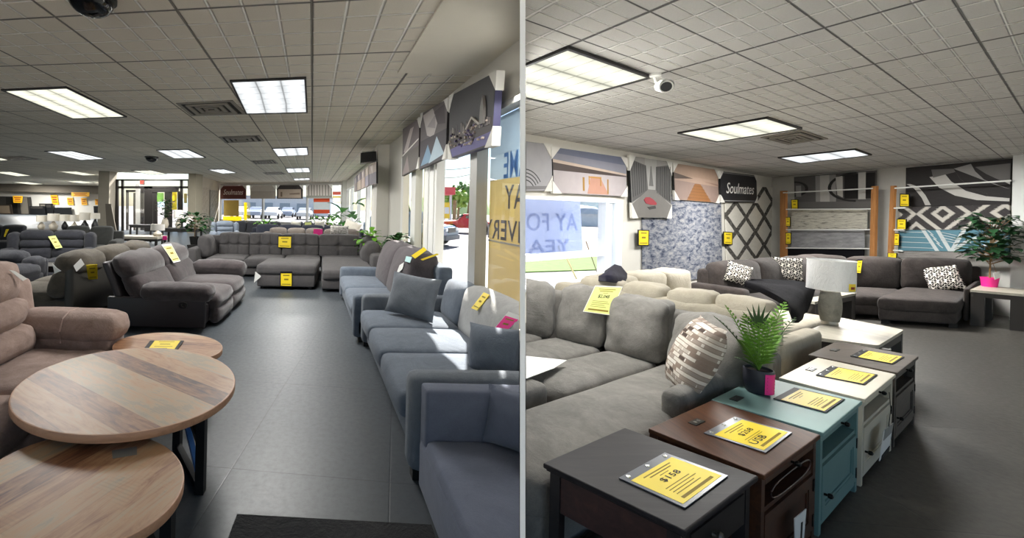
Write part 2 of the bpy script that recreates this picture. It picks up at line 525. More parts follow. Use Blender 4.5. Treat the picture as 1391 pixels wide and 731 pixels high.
def wallseg(mb, a, b, z0, z1, th, side=1):
    """wall between two plan points, its thickness on the outer side"""
    a, b = Vector((a[0], a[1])), Vector((b[0], b[1])); d = (b - a).normalized(); n = Vector((d.y, -d.x)) * th * side
    mb.prism([a, b, b + n, a + n], z0, z1); return mb

# ---- divider: a thin white partition between the two sales floors, end face towards the viewer
D0 = 0.95
e = [PY(706.2, -60, D0), PY(713.8, -60, D0)]
n = plane_u(710); r0 = Vector(ray(710, 365)); r0 = r0 / r0.y
fw = Vector((r0.x, 1, 0))
tl, tr = PY(706.3, 365, D0), PY(713.7, 365, D0)
mb = MB()
upv = Vector(ray(710, 0)) - Vector(ray(710, 731)); upv = upv / upv.z
def at_h(p, z): return p + upv * (z - p.z)
for ya_, yb_, zt_ in ((D0, 3.95, HL + .12), (3.95, XR.y, HR + .12)):
    o0 = Vector((fw.x * (ya_ - D0), ya_ - D0, 0)); o1 = Vector((fw.x * (yb_ - D0), yb_ - D0, 0)); v = []
    for z in (0.0, zt_):
        for p in (tl, tr): v.append(at_h(p, z) + o0); v.append(at_h(p, z) + o1)
    mb.add(v, [(0, 1, 3, 2), (4, 6, 7, 5), (0, 2, 6, 4), (1, 5, 7, 3), (0, 4, 5, 1), (2, 3, 7, 6)])
struct('wall_divider', mb, plain('divider_paint', 'f2f2f0', .7, nz=.01), smooth=False)

# ---- left floor: window wall
SILL, HEAD = .42, 2.66
ys = {}
def yw(u): return PW(u, 281, WA, WB).y
Y0 = XW.y - .5; Yc0, Yc1 = yw(543), yw(520)          # column
Yend = EB.y
mb = MB(); wallseg(mb, ww(Y0), ww(Yend), 0, SILL, .16, 1); wallseg(mb, ww(Y0), ww(Yend), HEAD, HL, .16, 1)
posts = [(yw(545), yw(528)), (Yend - 1.6, Yend)]
for a, b in posts: wallseg(mb, ww(a), ww(b), SILL, HEAD, .16, 1)
struct('wall_window_side', mb, white_wall, smooth=False, clip=CLIP_D)
# column standing in front of the wall
ca = PW(528, 250, WA, WB); cb = P(512, 250, HL)
cy = ww(yw(528)).y
pc = [PY(511.5, 280, cy), PY(527.5, 280, cy), PY(543, 280, yw(543))]
mb = MB(); mb.prism([(pc[0].x, cy), (pc[1].x, cy), (ww(yw(545)).x, yw(545)), (ww(cy + 1.2).x, cy + 1.2), (pc[0].x - .08, cy + 1.2)], 0, HL)
struct('wall_pier', mb, white_wall, smooth=False)

glass = pane_mat('window_glass')
def window_unit(name, y0, y1, mull, matf, th=.07):
    """frame between two depths along the window wall, with its mullions and one pane"""
    mb = MB(); nrm = Vector((wd.y, -wd.x))
    def bar(a, b, z0, z1, o0=-.03, o1=.10):
        pa, pb = ww(a).to_2d(), ww(b).to_2d(); mb.prism([pa + nrm * o0, pb + nrm * o0, pb + nrm * o1, pa + nrm * o1], z0, z1)
    bar(y0, y1, SILL, SILL + .06, -.06); bar(y0, y1, HEAD - .06, HEAD)
    for a, b in mull: bar(a, b, SILL, HEAD)
    f = struct(name, mb, matf, smooth=False, clip=CLIP_D)
    pm = MB(); pa, pb = ww(y0 + .01).to_2d(), ww(y1 - .01).to_2d()
    pm.prism([pa + nrm * .04, pb + nrm * .04, pb + nrm * .046, pa + nrm * .046], SILL + .05, HEAD - .05)
    obj('pane', pm, glass, f, smooth=False, clip=CLIP_D)
    return f
w1 = window_unit('window_1', Y0, yw(640), [(yw(650), yw(640.5))], grey_frame)
w2 = window_unit('window_2', yw(640), yw(592), [(yw(592.5) - .09, yw(592.5))], white_trim)
w3 = window_unit('window_3', yw(591), yw(559), [(yw(591), yw(585)), (yw(583.5), yw(578)), (yw(566), yw(560))], white_trim)
w4 = window_unit('window_4', yw(559), yw(545.5), [(yw(549), yw(546))], white_trim)
w5 = window_unit('window_5', yw(519), Yend - 1.6, [(12.6, 12.9), (15.2, 15.6), (18.5, 18.9), (22, 22.4)], white_trim)

# ---- left floor: far end wall and shop window
ed = unit(EB - EA)
def we(u, v=281): return PW(u, v, EA, EB)
zs, zt = we(380, 306).z, we(380, 249.5).z
zs = .35
mb = MB()
wallseg(mb, EA, EB, 0, zs, .2, -1); wallseg(mb, EA, EB, zt, HL, .2, -1)
for a, b in ((262, 299), (464, 470)): wallseg(mb, we(a), we(b), zs, zt, .2, -1)
struct('wall_far_end', mb, white_wall, smooth=False)
def end_window(name, u0, u1):
    mb = MB(); nn = Vector((-ed.y, ed.x))
    for a, b, z0, z1 in ((we(u0), we(u1), zs, zs + .12), (we(u0), we(u1), zt - .12, zt), (we(u0), we(u0 + .8), zs, zt), (we(u1 - .8), we(u1), zs, zt)):
        a, b = a.to_2d(), b.to_2d(); mb.prism([a - nn * .05, b - nn * .05, b + nn * .15, a + nn * .15], z0, z1)
    f = struct(name, mb, grey_frame, smooth=False)
    pm = MB(); a, b = we(u0).to_2d(), we(u1).to_2d(); pm.prism([a + nn * .05, b + nn * .05, b + nn * .06, a + nn * .06], zs, zt)
    obj('pane', pm, glass, f, smooth=False)
end_window('window_6', 299, 357); end_window('window_7', 357, 417); end_window('window_8', 417, 464)
# pale corner pier at the right end of the far wall
mb = MB(); a = PY(464.5, 281, EB.y - 1.5); b = PY(473, 281, EB.y - 1.5)
mb.prism([(a.x, a.y), (b.x, b.y), (b.x, b.y + 1.1), (a.x, a.y + 1.1)], 0, HL)
struct('wall_corner_pier', mb, plain('pale_grey_paint', 'c9c9c2', .8), smooth=False)

# ---- left floor: hidden outer walls, bulkhead and the back wall of the lamp department
mb = MB()
for z0, z1 in ((0, .35), (2.62, HL)): mb.prism([(-40, -1.8), (15.6, -1.8), (15.6, -1.65), (-40, -1.65)], z0, z1)
for k in range(20): x = -40 + k * 2.9; mb.prism([(x, -1.8), (x + .25, -1.8), (x + .25, -1.65), (x, -1.65)], .35, 2.62)
struct('wall_behind', mb, cream_wall, smooth=False)  # wide openings put in this unseen wall to admit daylight
mb = MB(); mb.box(-40, 15.6, -1.73, -1.72, .35, 2.62); struct('window_added_rear', mb, glass, smooth=False)  # unseen glazing added behind the camera as a source of fill daylight
mb = MB(); mb.prism([(-40.2, -1.8), (-40, -1.8), (-40, 47), (-40.2, 47)], 0, HL); struct('wall_left', mb, cream_wall, smooth=False)
YB = 46.0
bl, br = PY(-8, 270, YB), PY(140, 270, YB)
mb = MB(); mb.prism([(-40, YB), (br.x, YB), (br.x, YB + .2), (-40, YB + .2)], 0, HL); struct('wall_lamp_department', mb, white_wall, smooth=False)
zb = PY(70, 261.5, YB - 1.0).z
mb = MB(); mb.prism([(-40, YB - 1.0), (PY(145, 270, YB - 1).x, YB - 1.0), (PY(145, 270, YB - 1).x, YB - .02), (-40, YB - .02)], zb, HL)
lw0, lw1 = PY(151, 270, 23.4), PY(151, 270, YB + .2)
struct('trim_2', mb, plain('bulkhead_paint', '6e675c', .85), smooth=False)
mb2 = MB(); wallseg(mb2, (lw0.x, lw0.y), (lw1.x, lw1.y), 0, HL, .1, -1); struct('wall_lamp_department_side', mb2, white_wall, smooth=False)
# grey columns each side of the entrance
YV = 23.0
def vq(u0, u1, y=YV): return PY(u0, 281, y), PY(u1, 281, y)
mb = MB(); a, b = vq(137.5, 152); mb.prism([(a.x, YV - .3), (b.x, YV - .3), (b.x, YV + .4), (a.x, YV + .4)], 0, HL); struct('wall_entrance_left', mb, plain('column_grey', '8d877b', .85), smooth=False)
mb = MB(); a, b = vq(256, 266); mb.prism([(a.x, YV - .1), (b.x, YV - .1), (b.x + .02, YV + .9), (a.x + .02, YV + .9)], 0, HL); struct('wall_entrance_right', mb, plain('column_grey2', '97907f', .85), smooth=False)
a = PY(266, 281, YV + .8); b = we(299)
mb = MB(); wallseg(mb, (a.x, a.y), (b.x, b.y - .02), 0, HL, .05, -1); struct('wall_panelled', mb, plain('panel_beige', 'bdb4a4', .8), smooth=False)

# ---- right floor: picture wall with its window, rug wall, pier at the frame's edge
def wr(u, v=281, off=0): return PW(u, v, RA, RB, off)
tA = XR; uW0, uW1 = 717, 836
wz1 = wr(760, 268).z; wz0 = 0.45
ya, yb = XR, wr(843)
mb = MB()
wallseg(mb, XR, RCx, 0, wz0, .16, -1); wallseg(mb, XR, RCx, wz1, HR, .16, -1); wallseg(mb, wr(843), RCx, wz0, wz1, .16, -1)
struct('wall_picture_side', mb, white_wall, smooth=False, clip=('R', plane_u(711)))
mb = MB(); nn = Vector((-rd.y, rd.x))
def rbar(mb, a, b, z0, z1, o0, o1):
    a, b = a.to_2d(), b.to_2d(); mb.prism([a + nn * o0, b + nn * o0, b + nn * o1, a + nn * o1], z0, z1)
rbar(mb, wr(835), wr(843), wz0, wz1, -.04, .14); rbar(mb, wr(822.5), wr(827), wz0, wz1, -.01, .12); rbar(mb, wr(828.5), wr(834), wz0, wz1, .02, .1)
rbar(mb, XR, wr(843), wz1 - .05, wz1, -.02, .12); rbar(mb, XR, wr(843), wz0, wz0 + .05, -.05, .12)
fz = wr(760, 348).z
rbar(mb, XR, wr(824), fz - .05, fz + .05, 0, .1)
w9 = struct('window_9', mb, plain('window_white', 'dfe6ee', .4), smooth=False, clip=('R', plane_u(711)))
pm = MB(); rbar(pm, XR, wr(836), wz0, wz1, .05, .056); obj('pane', pm, glass, w9, smooth=False)
mb = MB(); e1 = RCx + Vector((bd.x, bd.y, 0)) * 0; e2 = Vector((RCx.x + bd.x * 7.5, RCx.y + bd.y * 7.5, 0))
wallseg(mb, RCx, e2, 0, HR, .15, -1); struct('wall_rug_side', mb, plain('rug_wall_paint', 'c2c0ba', .8), smooth=False)
a = PW(1374.5, 281, RCx, e2, .35); b = PW(1400, 281, RCx, e2, .35)
mb = MB(); dd = Vector((-bd.y, bd.x)) 
mb.prism([a.to_2d(), b.to_2d(), b.to_2d() - dd * .34 if dd.dot(a.to_2d()) < 0 else b.to_2d() + dd * .34, a.to_2d() - dd * .34 if dd.dot(a.to_2d()) < 0 else a.to_2d() + dd * .34], 0, HR)
struct('wall_edge_pier', mb, plain('pier_white', 'cfd0ce', .8), smooth=False)
mb = MB()
for z0, z1 in ((0, .35), (2.5, HR)): mb.prism([(15.5, -1.7), (15.7, -1.7), (15.7, 6.6), (15.5, 6.6)], z0, z1)
for y in (-1.7, 1, 3.7, 6.3): mb.prism([(15.5, y), (15.7, y), (15.7, y + .3), (15.5, y + .3)], .35, 2.5)
mb.prism([(15.5, 6.4), (15.7, 6.6), (e2.x, e2.y), (e2.x - .1, e2.y - .15)], 0, HR)
struct('wall_right', mb, cream_wall, smooth=False)  # unseen wall, opened up for the added glazing
mb = MB(); mb.box(15.58, 15.59, -1.7, 6.6, .35, 2.5); struct('window_added_right', mb, glass, smooth=False)  # unseen glazing added past the frame's edge to brighten the right floor

# ---- daylight
w = bpy.data.worlds.new('sky'); sc.world = w; w.use_nodes = True; nt = w.node_tree; nt.nodes.clear()
sk = nt.nodes.new('ShaderNodeTexSky'); sk.sky_type = 'NISHITA'; sk.sun_disc = False
sk.sun_elevation = math.radians(48); sk.sun_rotation = math.radians(50); sk.altitude = 100; sk.air_density = 1.0; sk.dust_density = .6; sk.ozone_density = 1.0
bg = nt.nodes.new('ShaderNodeBackground'); bg.inputs[1].default_value = SKY_E
ow = nt.nodes.new('ShaderNodeOutputWorld'); nt.links.new(sk.outputs[0], bg.inputs[0]); nt.links.new(bg.outputs[0], ow.inputs[0])
ld = bpy.data.lights.new('sun', 'SUN'); ld.energy = SUN_E; ld.angle = math.radians(.6); ld.color = (1, .95, .87)
lo = bpy.data.objects.new('sun', ld); COL.objects.link(lo)
az, el = math.radians(SUN_AZ), math.radians(SUN_EL)
sd = Vector((math.sin(az) * math.cos(el), math.cos(az) * math.cos(el), math.sin(el)))
lo.rotation_euler = sd.to_track_quat('Z', 'Y').to_euler(); lo.location = sd * 30 + Vector((5, 10, 0))

# ---- outside
def ground_mat(name, c1, c2):
    t = NT(name); o = t.coord('Object'); n1 = t.noise(o, .25, 5); n2 = t.noise(o, 9, 4)
    t.bsdf(t.mix(t.math('ADD', t.math('MULTIPLY', n1, .6), t.math('MULTIPLY', n2, .4)), lin(c1), lin(c2)), .9); return t.m
mb = MB(); mb.box(-90, 120, -1.9, 220, -.4, -.17); struct('ground', mb, ground_mat('asphalt', '6a696d', '828184'), smooth=False)
mb = MB(); mb.box(-90, 120, -60, -1.9, -.4, -.16); struct('ground', mb, ground_mat('white_bounce_ground', 'e2dfd6', 'efece4'), smooth=False)  # unseen rear ground made white to bounce light up onto the ceilings
mb = MB(); mb.box(15.8, 80, -1.9, 30, -.3, -.15); struct('ground', mb, ground_mat('white_bounce_ground2', 'e2dfd6', 'efece4'), smooth=False)  # white slab added outside the right glazing as a daylight reflector
# ================================================================== CEILING FIXTURES
def diffuser_mat(name, c, e):
    t = NT(name); uv = t.n('UVMap').outputs[0]; sp = t.n('SeparateXYZ'); t.l(uv, sp.inputs[0])
    def cell(x, k):
        a = t.math('ABSOLUTE', t.math('SUBTRACT', t.math('FRACT', t.math('MULTIPLY', x, k)), .5)); return a
    a, b = cell(sp.outputs[0], 3), cell(sp.outputs[1], 6)
    # lamp tubes behind the lens: brighter along three lines, paler ribs between the cells
    g = t.math('SUBTRACT', 1.0, t.math('MULTIPLY', a, .9))
    rib = t.math('MULTIPLY', t.math('SUBTRACT', t.math('MAXIMUM', a, b), .44, True), 12, True)
    n = t.noise(t.coord('Object'), 3, 3)
    s = t.math('MULTIPLY', t.math('ADD', t.math('MULTIPLY', n, .5), .62), g)
    s = t.math('SUBTRACT', s, t.math('MULTIPLY', rib, .4))
    em = t.n('Emission'); em.inputs[0].default_value = lin(c); t.l(t.math('MULTIPLY', s, e), em.inputs[1])
    t.l(em.outputs[0], t.out.inputs[0]); return t.m
d_warm = diffuser_mat('diffuser_warm', 'f4f3df', PANEL_E); d_cool = diffuser_mat('diffuser_cool', 'edf1f3', PANEL_E)
black_frame = plain('light_frame_black', '1c1a18', .5)
black_plastic = plain('black_plastic', '101010', .3)
def light(px, hc, label, mat, grp, clip=None, pts=None, power=1.0):
    q = pts or [P(u, v, hc) for u, v in px]
    Q = Quad(*q, toward=Vector((q[0].x, q[0].y, 0))); c = sum(q, Vector()) / 4
    t = thing('ceiling_light', label, 'ceiling light', (c.x, c.y, hc - .02), grp)
    mb = MB(); w = .025
    for a in ((0, 1, 0, w), (0, 1, 1 - w, 1), (0, w, w, 1 - w), (1 - w, 1, w, 1 - w)): Q.slab(mb, *a, -.02, .022)
    obj('light_frame', mb, black_frame, t, smooth=False, clip=clip)
    mb = MB(); Q.slab(mb, w, 1 - w, w, 1 - w, -.01, .012); obj('diffuser', mb, mat, t, smooth=False, clip=clip)
    # the tubes behind the lens: one area lamp per fixture
    ex, ey = q[1] - q[0], q[3] - q[0]; ld = bpy.data.lights.new('fluorescent_tubes', 'AREA'); ld.shape = 'RECTANGLE'; ld.size = min(1.6, ex.length * .85); ld.size_y = min(1.6, ey.length * .85)
    ld.energy = PANEL_W * power; ld.color = (1, .985, .95)
    lo = bpy.data.objects.new('fluorescent_tubes', ld); COL.objects.link(lo); lo.parent = t
    lo.matrix_local = Matrix.Translation((0, 0, -.03)) @ Matrix.Rotation(math.atan2(ex.y, ex.x), 4, 'Z')
    return t
GL, GR = 'fluorescent ceiling panels over the left floor', 'fluorescent ceiling panels over the right floor'
LL = [([(1, 121), (90, 117), (172.6, 158), (99, 160.7)], 'large yellowish lit ceiling panel at the far left, nearest of that row', d_warm),
      ([(312, 108.5), (416, 104), (418, 152), (334, 154)], 'large bluish white ceiling panel with dark frame, nearest over the left aisle', d_cool),
      ([(60, 205), (97.5, 204.5), (143.6, 215.4), (109.4, 217)], 'lit ceiling panel left of the black dome and beyond the yellowish one', d_cool),
      ([(212, 203.5), (256, 202.4), (280, 213.7), (236, 214.7)], 'lit ceiling panel just right of the small black ceiling dome', d_cool),
      ([(78.6, 232.5), (102.5, 232.5), (132.6, 237.6), (113, 238)], 'small far lit ceiling panel left of the grey entrance column', d_warm),
      ([(178, 231.5), (205, 231), (227, 236), (205, 237)], 'far lit ceiling panel just in front of the glazed entrance', d_warm),
      ([(282, 230), (304, 229.5), (322, 234.6), (302.5, 235.5)], 'far lit ceiling panel left of the two small far vents', d_cool),
      ([(369, 201), (418, 199.5), (419.5, 210), (377, 212)], 'second lit ceiling panel in the aisle row, beyond the large bluish one', d_cool),
      ([(387.6, 228.4), (420, 227.4), (422, 233.5), (391, 234.2)], 'third lit ceiling panel in the aisle row', d_cool),
      ([(398, 242.3), (420.6, 241.6), (421.5, 244), (400, 244.8)], 'farthest lit ceiling panel in the aisle row, before the shop window', d_cool),
      ([(-14, 213.6), (-2, 213.4), (12, 217), (2, 217.6)], 'cropped lit ceiling panel at the left edge above the wide dark vent', d_warm),
      ([(-12, 233), (14, 233), (43, 238.6), (24, 239.2)], 'lit ceiling panel at the left edge below the wide dark vent', d_warm),
      ([(16, 247.3), (36, 247), (60, 250), (44, 250.8)], 'thin far lit ceiling panel left above the lamp department', d_warm),
      ([(88, 246), (108, 245.4), (129, 248.4), (112, 249)], 'thin far lit ceiling panel right above the lamp department', d_warm)]
for px, lb, m in LL: light(px, HL, lb, m, GL, power=7.0 if 'lamp department' in lb else 1.35)
q1, q2, q3 = P(772, 61.4, HR), P(887, 102.4, HR), P(751, 140, HR)
light(None, HR, 'largest lit ceiling panel, left of the white ceiling camera', d_warm, GR, CLIP_R, [q1 + q3 - q2, q1, q2, q3], .6)
light([(920, 179.6), (1043, 158), (1090, 173), (973, 191.4)], HR, 'lit ceiling panel beside the square vent', d_warm, GR, power=1.3)
light([(1056.4, 213.4), (1163, 201.5), (1184.5, 209.5), (1086, 221)], HR, 'farthest lit ceiling panel before the rug wall', d_cool, GR, power=1.9)

vent_m = plain('vent_metal', '8c867b', .5, .2); vent_d = plain('vent_dark', '171513', .8)
def vent(px, hc, label, grp):
    q = [P(u, v, hc) for u, v in px]; Q = Quad(*q, toward=Vector((q[0].x, q[0].y, 0))); c = sum(q, Vector()) / 4
    t = thing('ceiling_vent', label, 'air vent', (c.x, c.y, hc - .03), grp)
    mb = MB(); Q.slab(mb, 0, 1, 0, 1, -.01, .004); obj('backing', mb, vent_d, t, smooth=False)
    for k, (a, w) in enumerate(((0, .06), (.13, .07), (.26, .07), (.38, .06))):
        mb = MB()
        for r in ((a, 1 - a, a, a + w), (a, 1 - a, 1 - a - w, 1 - a), (a, a + w, a + w, 1 - a - w), (1 - a - w, 1 - a, a + w, 1 - a - w)):
            s0, s1, t0, t1 = r
            Q.slab(mb, s0, s1, t0, t1, .004, .012 + .012 * (k > 0))
        obj('vent_frame' if k == 0 else 'louvre_ring', mb, vent_m, t, smooth=False)
GV = 'square vents in the left ceiling'
vent([(239, 140), (316, 136), (335, 154.6), (260, 157)], HL, 'nearest and largest square air vent, left of the bluish light panel', GV)
vent([(297.5, 185.7), (352, 183.6), (359, 191.5), (306, 194)], HL, 'second square air vent down the left ceiling', GV)
vent([(340, 218.5), (372, 217), (378, 221.8), (347, 223)], HL, 'third square air vent, beside the second aisle light', GV)
vent([(357, 234.6), (383, 233.6), (389, 236.6), (363, 237.5)], HL, 'fourth square air vent, small and far', GV)
vent([(-6, 213), (30, 212), (57, 216.2), (14, 217.8)], HL, 'wide dark air vent at the left edge of the ceiling', GV)
vent([(1033, 186.5), (1089, 176), (1125, 188), (1071, 196)], HR, 'square air vent between the two far light panels of the right ceiling', 'vents in the right ceiling')

def dome(px, r, hc, label):
    c = P(px[0], px[1], hc); t = thing('ceiling_dome_camera', label, 'security camera', (c.x, c.y, hc - r * .9))
    mb = MB(); mb.lathe([(r * 1.12, 0), (r * 1.12, -.03), (r, -.04)], c, 28); obj('mount_ring', mb, plain('dome_ring', '3a3835', .5), t)
    mb = MB(); mb.lathe([(r * math.cos(a), -.03 - r * .85 * math.sin(a)) for a in np.linspace(0, 1.55, 9)], c, 28)
    obj('dome', mb, plain('dome_black', '0b0b0c', .08, 0, .6), t)
dome((124, -6), .16, HL, 'black dome cut off by the top edge of the left view')
dome((206, 213), .20, HL, 'small black dome between two light panels')
# white bullet camera on the right ceiling
c = P(902, 100, HR); base = Vector((c.x, c.y, HR))
t = thing('ceiling_bullet_camera', 'white bullet camera with a black lens under the right ceiling', 'security camera', (c.x, c.y, HR - .2))
wc = plain('camera_white', 'd8d8d4', .35)
mb = MB(); mb.lathe([(.045, 0), (.045, -.02), (.012, -.025)], base - Vector((.06, -.02, 0)), 20); mb.tube([base - Vector((.06, -.02, .02)), base - Vector((.05, -.02, .06)), base - Vector((.01, 0, .085))], .01); obj('bracket', mb, wc, t)
ax = (Vector((0, 0, H)) - base + Vector((.9, 0, 0))).normalized(); mid = base - Vector((0, 0, .10))
mb = MB(); mb.tube([mid - ax * .10, mid - ax * .095, mid + ax * .08, mid + ax * .085], [.03, .045, .047, .044], 24); obj('housing', mb, wc, t)
mb = MB(); mb.tube([mid + ax * .08, mid + ax * .088], [.038, .036], 24); obj('lens', mb, black_plastic, t)
mb = MB(); 
for k in range(9):
    a0 = math.pi * (.15 + .7 * k / 8); pass
obj('sun_hood', MB().tube([mid - ax * .02 + Vector((0, 0, .008)), mid + ax * .105 + Vector((0, 0, .008))], [.051, .051], 24, cap=False), wc, t)
# ================================================================== SOFA TOOLS
def soft(t, name, fr, b, r, mat, puff=(0, 0, 0), lean=0, wr=0, wf=5, seed=0, m=3, clip=None, disp=None, ry=0, label=None, ang=60):
    x0, x1, y0, y1, z0, z1 = b
    v, f = rbox(x1 - x0, y1 - y0, z1 - z0, r, m, puff, wr, wf, seed, disp)
    if ry:                                            # tip about the x axis
        c, s = math.cos(ry), math.sin(ry); y, z = v[:, 1].copy(), v[:, 2].copy(); v[:, 1] = y * c - z * s; v[:, 2] = y * s + z * c
    v = v + np.array([(x0 + x1) / 2, (y0 + y1) / 2, (z0 + z1) / 2])
    if lean: v[:, 1] += lean * (v[:, 2] - z0)
    o = obj(name, MB().add(fr(v), f), mat, t, clip=clip, ang=ang)
    if label: o['label'] = label
    return o

def pillow_mesh(w, h, th, n=12, ear=.06, wr=.012, seed=0):
    vs = []; fs = []; idx = {}
    for side in (1, -1):
        for i in range(n + 1):
            for j in range(n + 1):
                a, b = 2 * i / n - 1, 2 * j / n - 1
                edge = i in (0, n) or j in (0, n)
                key = (i, j) if edge else (i, j, side)
                if key in idx: continue
                k = 1 - ear * (1 - a * a) * abs(b) ** 3; k2 = 1 - ear * (1 - b * b) * abs(a) ** 3
                t = th / 2 * ((1 - abs(a) ** 2.6) * (1 - abs(b) ** 2.6)) ** .55
                x, z = a * w / 2 * k2, b * h / 2 * k
                y = side * t + wr * mnoise.noise(Vector((a * 2.2, b * 2.2, seed + side)))
                idx[key] = len(vs); vs.append((x, y, z))
    def g(i, j, s): return idx.get((i, j), idx.get((i, j, s)))
    for side in (1, -1):
        for i in range(n):
            for j in range(n):
                q = (g(i, j, side), g(i + 1, j, side), g(i + 1, j + 1, side), g(i, j + 1, side))
                fs.append(q if side < 0 else q[::-1])
    return np.array(vs), fs

def throw_pillow(label, mat, c, w, h, th, facing, tilt, roll=0, group=None, clip=None, seed=0, piping=None, name='throw_pillow', cat='pillow'):
    """c: centre; facing: plan direction its face looks; tilt: how far it leans back"""
    v, f = pillow_mesh(w, h, th, seed=seed)
    uv = [((x / w + .5), (z / h + .5)) for x, y, z in v]
    fx = unit(facing); ang = math.atan2(fx.x, -fx.y)
    M = Matrix.Translation(c) @ Matrix.Rotation(ang, 4, 'Z') @ Matrix.Rotation(-tilt, 4, 'X') @ Matrix.Rotation(roll, 4, 'Y')
    vv = [M @ Vector(p) for p in v]
    o = obj(name, MB().add(vv, f, 0, uv), mat, clip=clip, ang=80)
    return tag(o, label, cat, group)

foot_black = plain('foot_black', '15130f', .6)
def sofa(name, label, fr, w, d, h, mat, cat='sofa', n=3, nb=None, arm=(.2, .6), seat=.44, lean=.22, arms=(1, 1), group=None, clip=None,
         backm=None, m=3, cr=.06, back_t=.22, seed=0, bulge=.035, back_puff=.04, seat_over=0.0):
    t = thing(name, label, cat, fr.pt(w / 2, d / 2, 0), group); backm = backm or mat
    aw, ah = arm; x0 = aw if arms[0] else 0; x1 = w - (aw if arms[1] else 0); nb = nb or n
    soft(t, 'base', fr, (0, w, .05, d - .03, .07, seat - .15), .03, mat, m=1, clip=clip)
    soft(t, 'back_frame', fr, (0, w, d - .2, d - .02, .12, h - .12), .05, mat, m=2, clip=clip)
    if arms[0]: soft(t, 'arm', fr, (0, aw, .01, d - .12, .06, ah), min(.05, aw * .4), mat, m=2, puff=(0, 0, .01), clip=clip)
    if arms[1]: soft(t, 'arm', fr, (w - aw, w, .01, d - .12, .06, ah), min(.05, aw * .4), mat, m=2, puff=(0, 0, .01), clip=clip)
    for k in range(n):
        a, b = x0 + (x1 - x0) * k / n, x0 + (x1 - x0) * (k + 1) / n
        soft(t, 'seat_cushion', fr, (a + .004, b - .004, -seat_over, d - .34, seat - .17, seat), cr, mat, (0, .01, bulge), m=m, wr=.006, seed=seed + k, clip=clip)
    for k in range(nb):
        a, b = x0 + (x1 - x0) * k / nb, x0 + (x1 - x0) * (k + 1) / nb
        soft(t, 'back_cushion', fr, (a + .004, b - .004, d - .36 - back_t * .6 - lean * .2, d - .36 + back_t * .4 - lean * .2, seat - .03, h), cr * 1.3, backm, (0, back_puff, .03), lean=lean, m=m, wr=.012, seed=seed + 20 + k, clip=clip)
    for xx in (.04, w - .1):
        for yy in (.08, d - .16):
            mb = MB(); mb.box(xx, xx + .06, yy, yy + .06, 0, .08, fr=fr); obj('foot', mb, foot_black, t, smooth=False, clip=clip)
    return t

# ------------------------------------------------------------------ signs and price cards
yel = plain('card_yellow', 'f0d52a', .5, nz=.03); fine_ink = plain('ink_fine', '8a7420', .7); pink = plain('card_pink', 'ef2f8f', .5, nz=.03); pale = plain('card_pale_green', 'd9e08c', .5, nz=.03)
white_card = plain('card_white', 'e6e6e2', .5, nz=.03); ink = plain('ink', '1d1a14', .7); redink = plain('ink_red', '8a2a1c', .7)
sleeve_m = plain('sleeve_black', '141416', .6, 0, .2); sleeve_clear = plain('sleeve_clear', '63666e', .3, 0, .4); steel = plain('steel', 'c9c9c6', .25, .9)
def price_sign(label, Q, paper=yel, group=None, margin=(.04, .04, .10, .05), price=None, extra=None, bars=True, sleeve=sleeve_m, clip=None, cat='price sign', th=.004, small=False, loc=None, studs=False, lines=None):
    c = Q.at(.5, .5, 0); zmin = min(p.z for p in Q.c)
    t = thing('price_sign', label, cat, (c.x, c.y, zmin), group)
    l, r, tp, b = margin
    mb = MB(); Q.slab(mb, 0, 1, 0, 1, 0, th); obj('sleeve', mb, sleeve, t, smooth=False, clip=clip)
    mb = MB(); Q.slab(mb, l, 1 - r, tp, 1 - b, th * .5, th + .001)
    S = lambda a: l + (1 - l - r) * a
    T = lambda a: tp + (1 - tp - b) * a
    d = th + .0016
    if bars and not small:
        for (a, bb, y, hh) in (lines or ((.18, .82, .09, .035), (.25, .75, .16, .035), (.4, .6, .24, .02), (.15, .72, .56, .022), (.15, .8, .63, .022), (.15, .66, .70, .022), (.15, .74, .77, .022))):
            Q.poly(mb, [(S(a), T(y)), (S(bb), T(y)), (S(bb), T(y + hh * .7)), (S(a), T(y + hh * .7))], th, d, 2)
        Q.poly(mb, [(S(.12), T(.87)), (S(.88), T(.87)), (S(.88), T(.93)), (S(.12), T(.93))], th, d, 2)
    elif small:
        for (a, bb, y, hh) in ((.2, .8, .12, .08), (.3, .7, .42, .12), (.1, .9, .84, .06)):
            Q.poly(mb, [(S(a), T(y)), (S(bb), T(y)), (S(bb), T(y + hh)), (S(a), T(y + hh))], th, d, 2)
    if price: Q.text(mb, price, S(.28), S(.70), T(.31), T(.46), d + .0004, 1)
    if extra: Q.text(mb, extra, S(.10), S(.56), T(.64), T(.80), d + .0004, 1)
    obj('paper', mb, [paper, ink, fine_ink], t, smooth=False, clip=clip, recalc=False)
    if studs:
        for a in (.1, .5, .9):
            mb = MB(); p = Q.at(a, tp * .45, th); mb.lathe([(.009, 0), (.008, .004), (.004, .005)], p, 14); obj('stud', mb, steel, t)
    return t
def flatq(px, h, lift=.002): return Quad(*[P(u, v, h) + Vector((0, 0, lift)) for u, v in px], toward=Vector((0, 0, 50)))
